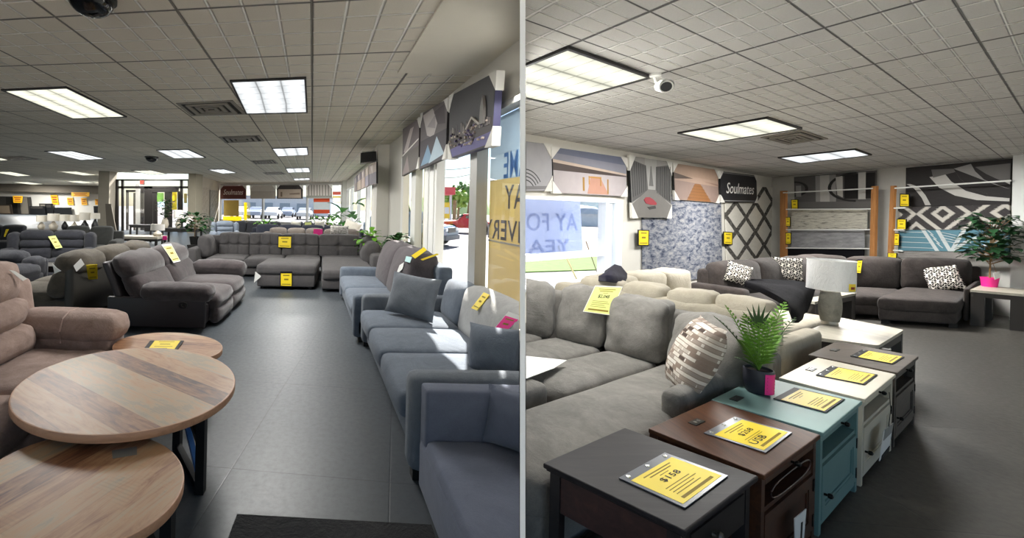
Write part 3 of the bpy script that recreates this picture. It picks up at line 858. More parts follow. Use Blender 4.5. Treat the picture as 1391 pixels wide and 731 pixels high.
def on_surface(px, objs, lift=.012, c=None):
    """four frame points laid as a flat card against what stands behind their middle"""
    u = sum(p[0] for p in px) / 4; v = sum(p[1] for p in px) / 4
    hh = hit(objs, *(c or (u, v)))
    if hh is None: print('MISS', px); p0, n = PY(u, v, 6), Vector((0, -1, 0))
    else: p0, n = hh[0], hh[1]
    view = Vector(ray(u, v)).normalized()
    if n.dot(view) > 0: n = -n
    n = (n - view * .35).normalized()
    q = []
    for a, b in px:
        d = Vector(ray(a, b)); k = (p0 - Vector((0, 0, H))).dot(n) / d.dot(n); q.append(Vector((0, 0, H)) + d * k + n * lift)
    # keep every corner in front of the surface
    push = 0
    for (a, b), p in zip(px, q):
        h2 = hit(objs, a, b)
        if h2: push = max(push, (p - h2[0]).dot(-n) + .004)
    q = [p + n * min(push, .10) for p in q]
    return Quad(*q)

# ================================================================== LEFT FLOOR, THINGS
def G(u, v): return P(u, v, 0)
slate = fabric('slate_blue_tweed', '6d7681', '525a66', 3, 190)
slate2 = fabric('slate_grey_tweed', '787e85', '60666e', 3, 190)
denim = fabric('blue_grey_weave', '6a7080', '5a6070', 2, 220, bstr=.2)
lightgrey = fabric('light_grey_tweed', 'b0b0ae', '8d8d8c', 2.5, 170)
umber_grey = fabric('umber_grey_velour', '5e585a', '403b3e', 3.5, 150)
# --- blue-grey sofa along the window
o3 = G(557, 657); f3 = G(490, 467); w3 = (f3 - o3).length; e3 = unit(f3 - o3)
F3 = Fr(o3, e3, (1, 0))
print('w3', w3, o3, f3)
LD3 = 1.16
t = thing('sofa', 'long slate-blue sofa under the window with sunlit seat, behind the plain blue-grey chaise', 'sofa', F3.pt(w3 / 2, .5), None); S3 = t
soft(t, 'base', F3, (.02, w3 - .02, .05, LD3, .06, .30), .03, slate, m=1, clip=CLIP_L)
soft(t, 'arm', F3, (0, .17, -.01, LD3 - .1, .05, .62), .06, slate2, (0, 0, .01), m=3, clip=CLIP_L)
soft(t, 'arm', F3, (w3 - .17, w3, -.01, LD3 - .1, .05, .60), .06, slate2, (0, 0, .01), m=3, clip=CLIP_L)
soft(t, 'back_frame', F3, (0, w3, LD3 - .16, LD3, .1, .80), .06, slate, m=2, clip=CLIP_L)
xs = [.175, .175 + (w3 - .35) * .36, .175 + (w3 - .35) * .68, w3 - .175]
for k in range(3):
    soft(t, 'seat_cushion', F3, (xs[k] + .003, xs[k + 1] - .003, -.03, .88, .27, .45), .055, slate, (0, .02, .03), wr=.004, seed=k, clip=CLIP_L)
soft(t, 'back_cushion', F3, (w3 - .175 - .62, w3 - .18, .84, 1.04, .42, .83), .07, slate, (0, .03, .02), lean=.2, wr=.008, seed=5, clip=CLIP_L)
b = soft(t, 'back_cushion', F3, (.18, w3 - .175 - .63, .82, 1.04, .42, .86), .07, lightgrey, (0, .04, .02), lean=.2, wr=.01, seed=6, clip=CLIP_L, m=4)
b['label'] = 'light grey back cushion'
for xx, yy in ((.03, .02), (w3 - .1, .02), (w3 - .1, 1.0)):
    mb = MB(); mb.box(xx, xx + .07, yy, yy + .07, 0, .07, fr=F3); obj('foot', mb, foot_black, t, smooth=False)
# --- loveseat beyond it
o2 = G(478, 467); f2 = G(459.8, 405); w2 = (f2 - o2).length; e2_ = unit(f2 - o2); F2 = Fr(o2 + Vector((e2_.x, e2_.y, 0)) * .02, e2_, (1, 0)); w2 -= .02
print('w2', w2)
S2 = sofa('loveseat', 'slate loveseat with dark umber-grey rounded back cushions, beyond the long window sofa', F2, w2, 1.2, 1.04, slate, 'sofa', 2, 2, (.17, .56), .43, .25,
          clip=None, backm=umber_grey, m=4, cr=.07, back_t=.34, bulge=.04, back_puff=.09)
# --- plain blue-grey chaise in the foreground
o4 = G(567, 664); n4 = G(591, 731); e4 = unit(n4 - o4); F4 = Fr(o4, e4, (1, 0))
t = thing('chaise', 'plain blue-grey chaise at the lower right of the left view, cropped by the divider', 'sofa', F4.pt(.5, .3)); S4 = t
soft(t, 'base', F4, (0, 1.25, 0, 1.0, .02, .30), .03, denim, m=1, clip=CLIP_L)
soft(t, 'seat_cushion', F4, (.10, 1.25, .005, 1.0, .16, .345), .045, denim, (0, 0, .012), m=3, clip=CLIP_L)
soft(t, 'arm', F4, (-.02, .11, .01, 1.0, .04, .605), .02, denim, m=2, clip=CLIP_L)
throw_pillow('blue-grey pillow at the right edge of the near chaise', denim, PY(703, 573, 2.24), .34, .30, .13, (-.6, -.8), .25, clip=CLIP_L, seed=3)
# pillows on the window sofa
throw_pillow('square slate pillow leaning on the far arm of the long window sofa', slate2, F3.pt(w3 - .56, .46, .69), .56, .44, .17, (-.55, -.8), .35, roll=.06, seed=1)
throw_pillow('slate pillow at the near end of the long window sofa, before the pink card', slate, PY(672, 477, 2.96), .44, .34, .18, (-.8, -.6), .2, roll=-.1, seed=2, clip=CLIP_L)

# --- black mat
mb = MB(); q = [G(322, 701.5), G(586, 716), G(600, 760), G(300, 760)]; Qm = Quad(*q, toward=Vector((0, 0, 9)))
Qm.slab(mb, 0, 1, 0, 1, 0, .012); 
rubber = fabric('rubber_mat', '1c1c1d', '101011', 8, 60, .85, bstr=.6)
m_ = obj('floor_mat', mb, rubber, smooth=False); tag(m_, 'black rubber mat on the floor at the bottom of the left aisle', 'mat')

# --- round wood-topped tables
def plank_mat(name, seed):
    t = NT(name); uv = t.n('UVMap').outputs[0]; sp = t.n('SeparateXYZ'); t.l(uv, sp.inputs[0])
    row = t.math('FLOOR', t.math('MULTIPLY', sp.outputs[1], 1 / .15))
    wn = t.n('TexWhiteNoise', noise_dimensions='1D'); t.l(t.math('ADD', row, seed), wn.inputs['W'])
    mp = t.n('Mapping'); mp.inputs['Scale'].default_value = (1.6, 11, 1); t.l(uv, mp.inputs[0])
    cb = t.n('CombineXYZ'); t.l(t.math('MULTIPLY', wn.outputs[0], 9), cb.inputs[0]); t.l(row, cb.inputs[2])
    ad = t.n('VectorMath', operation='ADD'); t.l(mp.outputs[0], ad.inputs[0]); t.l(cb.outputs[0], ad.inputs[1])
    g = t.noise(ad.outputs[0], 2.2, 8, .68, 1.1); blot = t.noise(uv, 3.4, 5, .6, .5)
    f = t.math('ADD', t.math('MULTIPLY', wn.outputs[0], .55), t.math('MULTIPLY', g, 1.0)); f = t.math('ADD', f, t.math('MULTIPLY', blot, .55)); f = t.math('SUBTRACT', f, .30)
    col = t.ramp(f, [(.36, '472b1c'), (.50, '754c33'), (.64, '966b4c'), (.80, 'ad8763'), (.95, 'a88f70'), (1.0, '97876f')])
    saw = t.math('FRACT', t.math('MULTIPLY', sp.outputs[0], 55)); sw = t.math('MULTIPLY', t.math('GREATER_THAN', saw, .6), t.math('MULTIPLY', t.math('SUBTRACT', blot, .52, True), 1.3, True))
    col = t.mix(sw, col, lin('6b5140'))
    ed = t.math('ABSOLUTE', t.math('SUBTRACT', t.math('FRACT', t.math('MULTIPLY', sp.outputs[1], 1 / .15)), .5)); ed = t.math('MULTIPLY', t.math('SUBTRACT', ed, .485, True), 50, True)
    col = t.mix(t.math('MULTIPLY', ed, .45), col, lin('6a5645'))
    t.bsdf(col, .42, 0, .4, bump=g, bstr=.08, bdist=.003); return t.m
edge_m = wood('table_edge', ['a97f62', 'b98e70', 'c49b7c'], 8, .5)
black_steel = plain('black_steel', '121213', .45, .2)
def round_table(label, c, ax, ang, h, th, dirpx, name='coffee_table', seed=0, legs=None, blue=False, group=None):
    a = math.radians(ang); pts = []
    for k in range(72):
        th_ = 2 * math.pi * k / 72
        x, y = ax[0] * math.cos(th_), ax[1] * math.sin(th_)
        pts.append(P(c[0] + x * math.cos(a) - y * math.sin(a), c[1] + x * math.sin(a) + y * math.cos(a), h))
    cen = sum(pts, Vector()) / 72
    t = thing(name, label, 'coffee table', (cen.x, cen.y, 0), group)
    d = unit(P(*dirpx[1], h) - P(*dirpx[0], h)); pn = Vector((-d.y, d.x))
    inner = [cen + (p - cen) * .985 for p in pts]
    mb = MB(); mb.prism([p.to_2d() for p in inner], h - .002, h, 0, lambda p: (Vector((p[0] - cen.x, p[1] - cen.y)).dot(d), Vector((p[0] - cen.x, p[1] - cen.y)).dot(pn)))
    top = obj('tabletop', mb, plank_mat('planks_%d' % seed, seed), t, smooth=False)
    n = 72; vs = []; 
    for sc_, z in ((.984, h), (.996, h - .001), (1.0, h - .004), (1.0, h - th + .004), (.996, h - th), (.5, h - th)):
        vs += [cen.to_2d().to_3d() + Vector(((p.x - cen.x) * sc_, (p.y - cen.y) * sc_, z)) for p in pts]
    fs = [(i * n + k, i * n + (k + 1) % n, (i + 1) * n + (k + 1) % n, (i + 1) * n + k) for i in range(5) for k in range(n)] + [tuple(5 * n + k for k in range(n))]
    obj('rim', MB().add(vs, fs), edge_m, t)
    # a black square-tube frame: four legs, foot bars, slanting braces
    lg = legs(cen)
    s = .022
    def bar(p, q, w=.02):
        p, q = Vector(p), Vector(q); dd = (q - p).normalized(); a1 = dd.cross(Vector((0, 0, 1)))
        if a1.length < 1e-3: a1 = Vector((1, 0, 0))
        a1.normalize(); b1 = dd.cross(a1).normalized()
        mb = MB(); v = [p + a1 * x * w + b1 * y * w for x, y in ((-1, -1), (1, -1), (1, 1), (-1, 1))] + [q + a1 * x * w + b1 * y * w for x, y in ((-1, -1), (1, -1), (1, 1), (-1, 1))]
        return mb.add(v, [(3, 2, 1, 0), (4, 5, 6, 7), (0, 1, 5, 4), (1, 2, 6, 5), (2, 3, 7, 6), (3, 0, 4, 7)])
    for p in lg: obj('leg', bar((p.x, p.y, 0), (p.x, p.y, h - th), .024), black_steel, t, smooth=False)
    for i in range(0, len(lg) - 1, 2):
        p, q = lg[i], lg[i + 1]
        obj('foot_bar', bar((p.x, p.y, .02), (q.x, q.y, .02), .018), black_steel, t, smooth=False)
        obj('brace', bar((p.x, p.y, h * .55), (q.x, q.y, h - th - .02), .018), black_steel, t, smooth=False)
        if blue:
            o = obj('brace', bar((p.x, p.y, .06), (q.x, q.y, h - th - .06), .014), plain('blue_film', '3f6fb5', .4), t, smooth=False); o['label'] = 'blue film-wrapped brace'
    p, q = lg[0], lg[2]
    obj('top_rail', bar((p.x, p.y, h - th - .02), (q.x, q.y, h - th - .02), .018), black_steel, t, smooth=False)
    return t
def legs1(c):
    a = G(272, 669); b = G(236, 612); k = Vector((b.x, b.y, 0)); 
    return [a, Vector((a.x - .30, a.y + .42, 0)), Vector((-1.62, 2.95, 0)), Vector((-1.60, 2.35, 0))]
TB1 = round_table('largest round plank-topped table on a black steel frame, in the middle of the three', (165.5, 532), (155, 57.5), -6.3, .48, .042, ((80, 510), (210, 578)), 'coffee_table', 3, legs1, True, 'round plank tables')
def legs2(c):
    a = P(226, 740, 0); a = G(226, 790)
    return [a, Vector((a.x - .42, a.y + .5, 0)), Vector((2 * c.x - a.x, 2 * c.y - a.y, 0)), Vector((2 * c.x - a.x + .35, 2 * c.y - a.y - .45, 0))]
TB2 = round_table('round plank-topped table at the lower left corner, cropped, with a grey sticker', (98, 671), (155, 80), -12, .40, .04, ((41, 731), (197, 627)), 'coffee_table', 11, legs2, False, 'round plank tables')
def legs3(c): return [c + Vector((.2, .02, 0)), c + Vector((-.2, .02, 0)), c + Vector((.2, .12, 0)), c + Vector((-.2, .12, 0))]
TB3 = round_table('small round plank-topped table with a yellow sign, behind the largest one', (227.5, 472), (75, 20.5), 0, .41, .04, ((160, 470), (290, 480)), 'coffee_table', 23, legs3, False, 'round plank tables')
mb = MB(); Q = flatq([(152, 612.5), (186, 607), (186, 618), (153, 623.5)], .40, .0005); Q.slab(mb, 0, 1, 0, 1, 0, .0015)
o = obj('sticker', mb, plain('sticker_grey', '74716c', .6), TB2, smooth=False); o['label'] = 'grey rectangular sticker'
price_sign('yellow price sign lying on the small round table', flatq([(204, 463.6), (250, 463.6), (240, 477.5), (193, 477.5)], .41), margin=(.14, .1, .02, .02), price=None, lines=((.2, .8, .12, .05), (.3, .7, .34, .08), (.15, .85, .6, .05), (.15, .7, .78, .05)))

# --- pinkish brown power recliner sofa at the left edge
taupe = fabric('pink_taupe_suede', 'b29b90', '8a746b', 4, 120, blotf=.65, bstr=.3)
vv = unit(Vector(ray(424, 280)))
O8 = Vector((-1.78, 1.55)); SEAT8 = .385
F8 = Fr(O8, (vv.x, vv.y), (-1, 0)); w8 = (3.88 - 1.55) / vv.y
t = thing('recliner_sofa', 'pinkish taupe recliner sofa at the left edge beside the round tables', 'sofa', F8.pt(w8 / 2, .6)); S8 = t
def seams(n, amp, lo=-1, hi=1):
    def f(v, u):
        z = u[:, 2]; k = np.cos((z - lo) / (hi - lo) * n * 2 * np.pi); front = np.clip(-u[:, 1], 0, 1)
        v[:, 1] += front * amp * np.clip(k, 0, 1) ** 6; return v
    return f
soft(t, 'base', F8, (.0, w8 - .05, .08, 1.15, .04, .30), .03, taupe, m=1)
for a, b in ((.02, 1.16), (1.17, w8 - .34)):
    soft(t, 'seat_cushion', F8, (a, b, -.02, .95, .18, .385), .08, taupe, (0, .02, .02), wr=.012, seed=a * 5 + 2, m=5)
    soft(t, 'footrest', F8, (a, b, -.05, .10, .04, .24), .05, taupe, (0, .02, 0), wr=.008, seed=4, m=3)
    for z0, z1, y0, dy in ((.36, .60, .60, .36), (.57, .80, .67, .36), (.77, 1.10, .74, .34)):
        soft(t, 'back_cushion', F8, (a, b, y0, y0 + dy, z0, z1), .09, taupe, (0, .06, .02), wr=.018, wf=4, seed=a * 3 + z0 * 9, m=5)
soft(t, 'back_frame', F8, (0, w8 - .06, 1.04, 1.20, .1, .92), .07, taupe, m=2, lean=.05)
soft(t, 'back_wing', F8, (w8 - .33, w8 - .04, .80, 1.17, .45, .92), .08, taupe, (0, .02, .0), lean=.1, wr=.01)
soft(t, 'arm', F8, (w8 - .33, w8, .03, 1.05, .06, .50), .06, taupe, m=2)
soft(t, 'arm_pad', F8, (w8 - .35, w8 + .01, -.02, 1.0, .40, .635), .10, taupe, (.02, .02, .02), wr=.012, seed=9, m=5)
mb = MB(); mb.tube([F8.pt(w8 - .36, .42, .42), F8.pt(w8 - .375, .42, .52), F8.pt(w8 - .34, .42, .615), F8.pt(w8 - .25, .42, .648), F8.pt(w8 - .1, .42, .65)], .007); o = obj('stitched_seam', mb, plain('seam_pale', 'b39c92', .9), t); o['label'] = 'pale stitched seam across the arm'

# --- dark brown recliner sofa
brown = fabric('dark_brown_suede', '443a3b', '2a2425', 4, 120, blotf=.7, bstr=.3, sheen=.35)
pvc = plain('brown_vinyl', '2d282a', .45, 0, .4)
o5 = G(281, 452); f5 = G(332, 403); e5 = unit(f5 - o5); w5 = (f5 - o5).length; F5 = Fr(o5, e5, (-1, 0))
print('w5', w5, o5, f5)
t = thing('recliner_sofa', 'dark brown recliner sofa with a round side latch, beyond the small round table', 'sofa', F5.pt(w5 / 2, .6)); S5 = t
soft(t, 'side_panel', F5, (0, .06, .03, 1.25, .05, .42), .02, pvc, m=1); soft(t, 'side_panel', F5, (w5 - .06, w5, .03, 1.25, .05, .42), .02, pvc, m=1)
soft(t, 'base', F5, (.06, w5 - .06, .06, 1.25, .06, .30), .03, pvc, m=1)
for x0 in (0.0, w5 - .26):
    soft(t, 'arm_pad', F5, (x0 - .02, x0 + .27, -.03, .86, .36, .57 if x0 == 0 else .63), .09, brown, (.02, .02, .03), wr=.02, wf=7, seed=x0, m=5)
nx = 2; xa, xb = .26, w5 - .26
for k in range(nx):
    a, b = xa + (xb - xa) * k / nx, xa + (xb - xa) * (k + 1) / nx
    soft(t, 'seat_cushion', F5, (a, b, -.06, .92, .20, .42), .09, brown, (.0, .03, .04), wr=.018, wf=5, seed=k + 2, m=5)
    soft(t, 'footrest', F5, (a, b, -.07, .06, .03, .26), .06, brown, (0, .03, 0), wr=.015, wf=6, seed=k + 6, m=4)
xa, xb = .05, w5 - .05
for k in range(2):
    a, b = xa + (xb - xa) * k / 2, xa + (xb - xa) * (k + 1) / 2
    soft(t, 'back_cushion', F5, (a, b, .74, 1.0, .34, .70), .10, brown, (0, .05, .02), lean=.5, wr=.02, seed=k + 12, m=5)
    soft(t, 'headrest', F5, (a, b, .90, 1.20, .60, .92), .13, brown, (.02, .06, .03), lean=.3, wr=.02, seed=k + 15, m=5)
soft(t, 'back_frame', F5, (.02, w5 - .02, 1.02, 1.12, .28, .84), .04, pvc, lean=.42, m=2)
mb = MB(); p = F5.pt(-.005, .30, .335)
ring = [p + Vector((math.cos(a) * .05, -.006, math.sin(a) * .035)) for a in np.linspace(0, 2 * math.pi, 25)]
mb.tube(ring, .007, 6); o = obj('recline_latch', mb, black_plastic, t)
mb = MB(); mb.lathe([(.02, 0), (.016, .006)], (0, 0, 0), 16); mb.v = [tuple(p + Vector((x, -.002 - z, y))) for x, y, z in mb.v]; obj('latch_button', mb, black_plastic, o)

# --- olive grey recliner loveseat standing back to back with it
olive = fabric('olive_grey_suede', '5d574d', '453f38', 4, 120, blotf=.6)
F6 = Fr(F5.pt(.0, 1.56).to_2d(), e5, (-1, 0)); w6 = w5 * 1.0
t = thing('recliner_sofa', 'olive grey recliner sofa standing back to back with the dark brown one', 'sofa', F6.pt(w6 / 2, .6)); S6 = t
soft(t, 'base', F6, (.02, w6, .16, 1.15, .0, .34), .03, olive, m=1)
soft(t, 'back_panel', F6, (.0, w6, .10, .24, .1, .80), .05, plain('charcoal_vinyl', '35332f', .5), m=2)
for k in range(3):
    a, b = w6 * k / 3, w6 * (k + 1) / 3
    soft(t, 'headrest', F6, (a + .0, b, .05, .40, .66, .93), .12, olive, (.02, .04, .03), wr=.015, seed=k, m=4)
    soft(t, 'back_cushion', F6, (a + .0, b, .20, .50, .36, .72), .1, olive, (0, .04, .0), lean=-.2, wr=.015, seed=k + 4, m=4)
    soft(t, 'seat_cushion', F6, (a + .02, b, .40, 1.2, .26, .46), .08, olive, (0, .02, .03), wr=.012, seed=k + 8, m=4)

# --- recliners farther left
char = fabric('charcoal_blue_suede', '34353b', '232429', 4, 120, blotf=.6)
def recl(name, label, fr, w, d, h, mat, n=2, seed=0, arm=.22, group=None, seat=.44):
    t = thing(name, label, 'recliner' if w < 1.3 else 'sofa', fr.pt(w / 2, d / 2), group)
    soft(t, 'base', fr, (.02, w - .02, .08, d - .08, .04, .32), .03, mat, m=1)
    for x0 in (0, w - arm): 
        soft(t, 'arm', fr, (x0, x0 + arm, .03, d - .2, .05, .50), .05, mat, m=2); soft(t, 'arm_pad', fr, (x0 - .02, x0 + arm + .02, 0, d - .25, .42, .63), .09, mat, (.01, .02, .03), wr=.012, seed=seed, m=4)
    for k in range(n):
        a, b = arm + (w - 2 * arm) * k / n, arm + (w - 2 * arm) * (k + 1) / n
        soft(t, 'seat_cushion', fr, (a, b, -.02, d - .3, .22, seat), .08, mat, (0, .02, .04), wr=.012, seed=seed + k, m=4)
        soft(t, 'footrest', fr, (a, b, -.05, .08, .04, .27), .05, mat, (0, .02, 0), m=3)
        for z0, z1, y0 in ((seat - .05, seat + .2, d - .44), (seat + .16, seat + .36, d - .40), (seat + .32, h, d - .36)):
            soft(t, 'back_cushion', fr, (a, b, y0, y0 + .26, z0, z1), .08, mat, (0, .05, .02), wr=.014, seed=seed + k + z0 * 7, m=4)
    soft(t, 'back_frame', fr, (.03, w - .03, d - .2, d - .05, .1, h - .06), .06, mat, m=2)
    for x0 in (.02, w - arm): soft(t, 'back_wing', fr, (x0, x0 + arm - .02, d - .42, d - .1, .4, h - .04), .08, mat, (0, .02, .02), m=3)
    return t
def frame_at(u, v, hh, yaw, z=0):
    p = P(u, v, hh); c, s = math.cos(yaw), math.sin(yaw); return Fr(p.to_2d(), (c, s), (-s, c))
def fr_y(u, y, yaw=0):
    p = PY(u, 281, y); c, s = math.cos(yaw), math.sin(yaw); return Fr((p.x, p.y), (c, s), (-s, c))
S7 = recl('recliner_sofa', 'charcoal blue recliner loveseat with a pale green card, left behind the black end table', fr_y(-14, 7.7, .35), 1.55, 1.05, .97, char, 2, 3)
S7b = sofa('loveseat', 'dark grey loveseat with a yellow card, right behind the charcoal recliner loveseat', fr_y(66, 10.4, .30), 1.5, .95, .92, fabric('dark_grey_green', '4a4b49', '3a3b39'), 'sofa', 2)
S9 = recl('recliner_chair', 'charcoal armchair partly cut off by the left edge, behind the taupe sofa', Fr((-5.72, 5.85), (1, 0), (0, 1)), 1.0, .92, .76, char, 1, 6, .24)
S10 = sofa('loveseat', 'very dark loveseat at the far left edge behind the charcoal pieces', fr_y(-60, 11.3, .1), 1.6, .9, .86, fabric('black_blue', '26282c', '1c1e22'), 'sofa', 2)
def plain_table(name, label, q, h, th, topm, legm, lw=.05, group=None, inset=.02, rr=.0, shelf=None, cat='table', legs=None, clip=None):
    """q: plan corners of the top, in order"""
    c = sum((Vector((p[0], p[1], 0)) for p in q), Vector()) / 4; t = thing(name, label, cat, (c.x, c.y, 0), group)
    pts = [Vector((p[0], p[1])) for p in q]
    if rr:
        out = []
        for i in range(4):
            a, b, d = pts[i - 1], pts[i], pts[(i + 1) % 4]; p, r_ = b + (a - b).normalized() * rr, b + (d - b).normalized() * rr
            for k in range(6):
                s = k / 5; out.append(p * (1 - s) ** 2 + b * 2 * s * (1 - s) + r_ * s * s)
        pts2 = out
    else: pts2 = pts
    mb = MB(); mb.prism(pts2, h - th, h); obj('tabletop', mb, topm, t, smooth=False, clip=clip)
    cc = sum(pts, Vector((0, 0))) / 4
    for p in pts:
        b = p + (cc - p) * inset * 2; d = (cc - p).normalized() * lw
        ex = (pts[1] - pts[0]).normalized() * lw; ey = (pts[3] - pts[0]).normalized() * lw
        if (cc - b).dot(ex) < 0: ex = -ex
        if (cc - b).dot(ey) < 0: ey = -ey
        mb = MB(); mb.prism([b, b + ex, b + ex + ey, b + ey], 0, h - th); obj('leg', mb, legm, t, smooth=False, clip=clip)
    for i in range(4):
        a, b = pts[i] + (cc - pts[i]) * inset * 2.4, pts[(i + 1) % 4] + (cc - pts[(i + 1) % 4]) * inset * 2.4
        n = Vector(((b - a).y, -(b - a).x)).normalized() * .02
        if n.dot(cc - a) < 0: n = -n
        mb = MB(); mb.prism([a, b, b + n, a + n], h - th - .07, h - th); obj('apron', mb, legm, t, smooth=False, clip=clip)
    if shelf:
        mb = MB(); mb.prism([p + (cc - p) * .05 for p in pts], shelf, shelf + .02); obj('shelf', mb, legm, t, smooth=False, clip=clip)
    return t
def rectq(fr, w, d): return [fr.pt(0, 0), fr.pt(w, 0), fr.pt(w, d), fr.pt(0, d)]
black_wood = wood('black_wood', ['181512', '231f1b', '2c2723'], 8, .5)
TBK = plain_table('end_table', 'black wooden end table between the charcoal armchair and the recliner loveseat', rectq(fr_y(36, 6.9, .1), .5, .5), .52, .03, black_wood, black_wood, .05)
# ================================================================== RIGHT FLOOR, NEAR THINGS
HT = .53
def T(u, v, h=HT): return P(u, v, h)
knob_m = plain('knob_black', '121110', .3, .4); hinge_m = knob_m
usb_m = plain('outlet_black', '1d1c1a', .4)
def knob(fr, x, z, parent, y=-.0, r=.014, m=None):
    p = fr.pt(x, y, z); q = fr.pt(x, y - .03, z); d = (q - p).normalized()
    mb = MB(); mb.tube([p, p + d * .012, p + d * .014, p + d * .022, p + d * .030, p + d * .034], [r * .45, r * .45, r * .8, r, r * .8, r * .2], 14)
    return obj('knob', mb, m or knob_m, parent)
def cabinet(label, fr, w, d, h, topm, bodym, name='end_table_cabinet', niche=True, knobs=knob_m, hang=None, usb=(.25, .84), foot=.05, overhang=.012):
    """x along the row (door side in front), y from the door side backwards"""
    c = fr.pt(w / 2, d / 2); t = thing(name, label, 'end table', c, 'storage end tables in a row')
    mb = MB(); mb.box(-overhang, w + overhang, -overhang, d, h - .022, h, fr=fr, bev=.004); obj('tabletop', mb, topm, t, smooth=False)
    p = .035; mb = MB()
    for x0, x1 in ((0, p), (w - p, w)):
        for y0, y1 in ((0, p), (d - p, d)): mb.box(x0, x1, y0, y1, 0, h - .022, fr=fr)
    mb.box(.004, .016, .01, d - .01, .05, h - .022, fr=fr); mb.box(w - .016, w - .004, .01, d - .01, .05, h - .022, fr=fr)   # sides
    mb.box(.01, w - .01, d - .016, d - .004, .05, h - .022, fr=fr)                                                     # back
    mb.box(p, w - p, .004, d - .01, .05, .066, fr=fr)                                                                  # bottom board
    z_rail, z_n = h - .062, h - .165
    mb.box(p, w - p, .006, d - .02, z_n - .02, z_n, fr=fr)                                                             # niche floor
    mb.box(p, w - p, .003, .02, .04, .062, fr=fr)
    obj('carcass', mb, bodym, t, smooth=False)
    mb = MB(); mb.box(p + .002, w - p - .002, 0.0, .02, z_rail, h - .024, fr=fr, bev=.003); tray = obj('pull_out_tray', mb, bodym, t, smooth=False); knob(fr, w / 2, h - .043, tray, 0, .013, knobs)
    # panelled door
    x0, x1, z0, z1 = p + .004, w - p - .004, .068, z_n - .024
    mb = MB(); mb.box(x0, x1, .008, .018, z0, z1, fr=fr); s = .055
    for a in ((x0, x1, z1 - s, z1), (x0, x1, z0, z0 + s), (x0, x0 + s, z0 + s, z1 - s), (x1 - s, x1, z0 + s, z1 - s)): mb.box(a[0], a[1], -.002, .009, a[2], a[3], fr=fr)
    for a in ((x0 + s, x1 - s, z1 - s - .012, z1 - s), (x0 + s, x1 - s, z0 + s, z0 + s + .012), (x0 + s, x0 + s + .012, z0 + s, z1 - s), (x1 - s - .012, x1 - s, z0 + s, z1 - s)): mb.box(a[0], a[1], .002, .01, a[2], a[3], fr=fr)
    door = obj('door', mb, bodym, t, smooth=False); knob(fr, x0 + .03, (z0 + z1) / 2 - .01, door, -.002, .014, knobs)
    for z in (z0 + .05, z1 - .05):
        mb = MB(); mb.box(x1 - .004, x1 + .01, -.006, .003, z - .028, z + .028, fr=fr); obj('hinge', mb, hinge_m, t, smooth=False)
    if usb:
        a, b = usb; mb = MB(); mb.box(w * a - .05, w * a + .05, d * b - .018, d * b + .018, h, h + .004, fr=fr); u_ = obj('outlet_plate', mb, usb_m, t, smooth=False)
        mb = MB()
        for k in (-.025, .01): mb.box(w * a + k, w * a + k + .018, d * b - .008, d * b + .008, h + .004, h + .0055, fr=fr)
        obj('socket', mb, steel, u_, smooth=False)
    return t
def fr_from(lf, rf, lb, z=0, wd=None):
    a, b, c = T(*lf), T(*rf), T(*lb); w = (b - a).length; d = (c - a).length
    return Fr.three(a, b, c, w, d), w, d
espresso = wood('espresso_top', ['19171a', '221f22', '2c2829'], 7, .5, .2); espresso_b = wood('espresso_body', ['2b1b1a', '3b2523', '4a2e29'], 7, .45)
espresso_d = wood('espresso_dark', ['141214', '1d191b', '262022'], 7, .4)
walnut = wood('walnut_top', ['3c251a', '4c3020', '5d3c27'], 6, .5, .2, along='y'); walnut_b = wood('walnut_body', ['2f1c14', '43281b', '54331f'], 6, .42)
teal_p = plain('teal_paint', '648583', .5, nz=.08, spec=.25); teal_t = plain('teal_top', '7b9b98', .5, nz=.05, spec=.25)
ivory_p = plain('ivory_paint', 'c3bcaa', .5, nz=.04); ivory_t = plain('ivory_top', 'c9c3b1', .45, nz=.03)
umber_t = wood('umber_top', ['48413a', '544c44', '5f564d'], 6, .5, .2); umber_b = wood('umber_body', ['3a332d', '463e37', '524840'], 6, .5)
f1, w1_, d1_ = fr_from((928, 718), (1025, 646), (742.5, 629.5))
# --- nearest: espresso table with a drawer and an open lower bay
t = thing('end_table', 'espresso end table with a drawer, nearest in the row of end tables', 'end table', f1.pt(w1_ / 2, d1_ / 2), 'end tables in a row'); ET1 = t
t['group'] = 'storage end tables in a row'
mb = MB(); v, f = rbox(w1_ + .02, d1_ + .02, .022, .006, 1); mb.add(f1(v + np.array([w1_ / 2, d1_ / 2, HT - .011])), f); mb.box(.0, w1_, .0, d1_, HT - .03, HT - .02, fr=f1); obj('tabletop', mb, espresso, t, smooth=False)
p = .04
for x0 in (.01, w1_ - .01 - p):
    for y0 in (.01, d1_ - .01 - p):
        mb = MB(); mb.box(x0, x0 + p, y0, y0 + p, 0, HT - .03, fr=f1); obj('leg', mb, espresso_d, t, smooth=False)
mb = MB(); mb.box(.018, .03, .05, d1_ - .05, HT - .19, HT - .03, fr=f1); mb.box(w1_ - .03, w1_ - .018, .05, d1_ - .05, HT - .19, HT - .03, fr=f1); mb.box(.05, w1_ - .05, d1_ - .03, d1_ - .018, HT - .19, HT - .03, fr=f1)
obj('side_apron', mb, espresso_b, t, smooth=False)
mb = MB(); mb.box(.052, w1_ - .052, .012, .03, HT - .19, HT - .035, fr=f1, bev=.003); mb.box(.08, w1_ - .08, .006, .014, HT - .17, HT - .055, fr=f1); dr = obj('drawer', mb, espresso_d, t, smooth=False)
k = knob(f1, w1_ * .40, HT - .11, dr, .006, .02, plain('pewter', '6f6c66', .35, .8))
mb = MB(); mb.box(.02, w1_ - .02, .02, d1_ - .02, .10, .125, fr=f1); obj('shelf', mb, espresso_d, t, smooth=False)
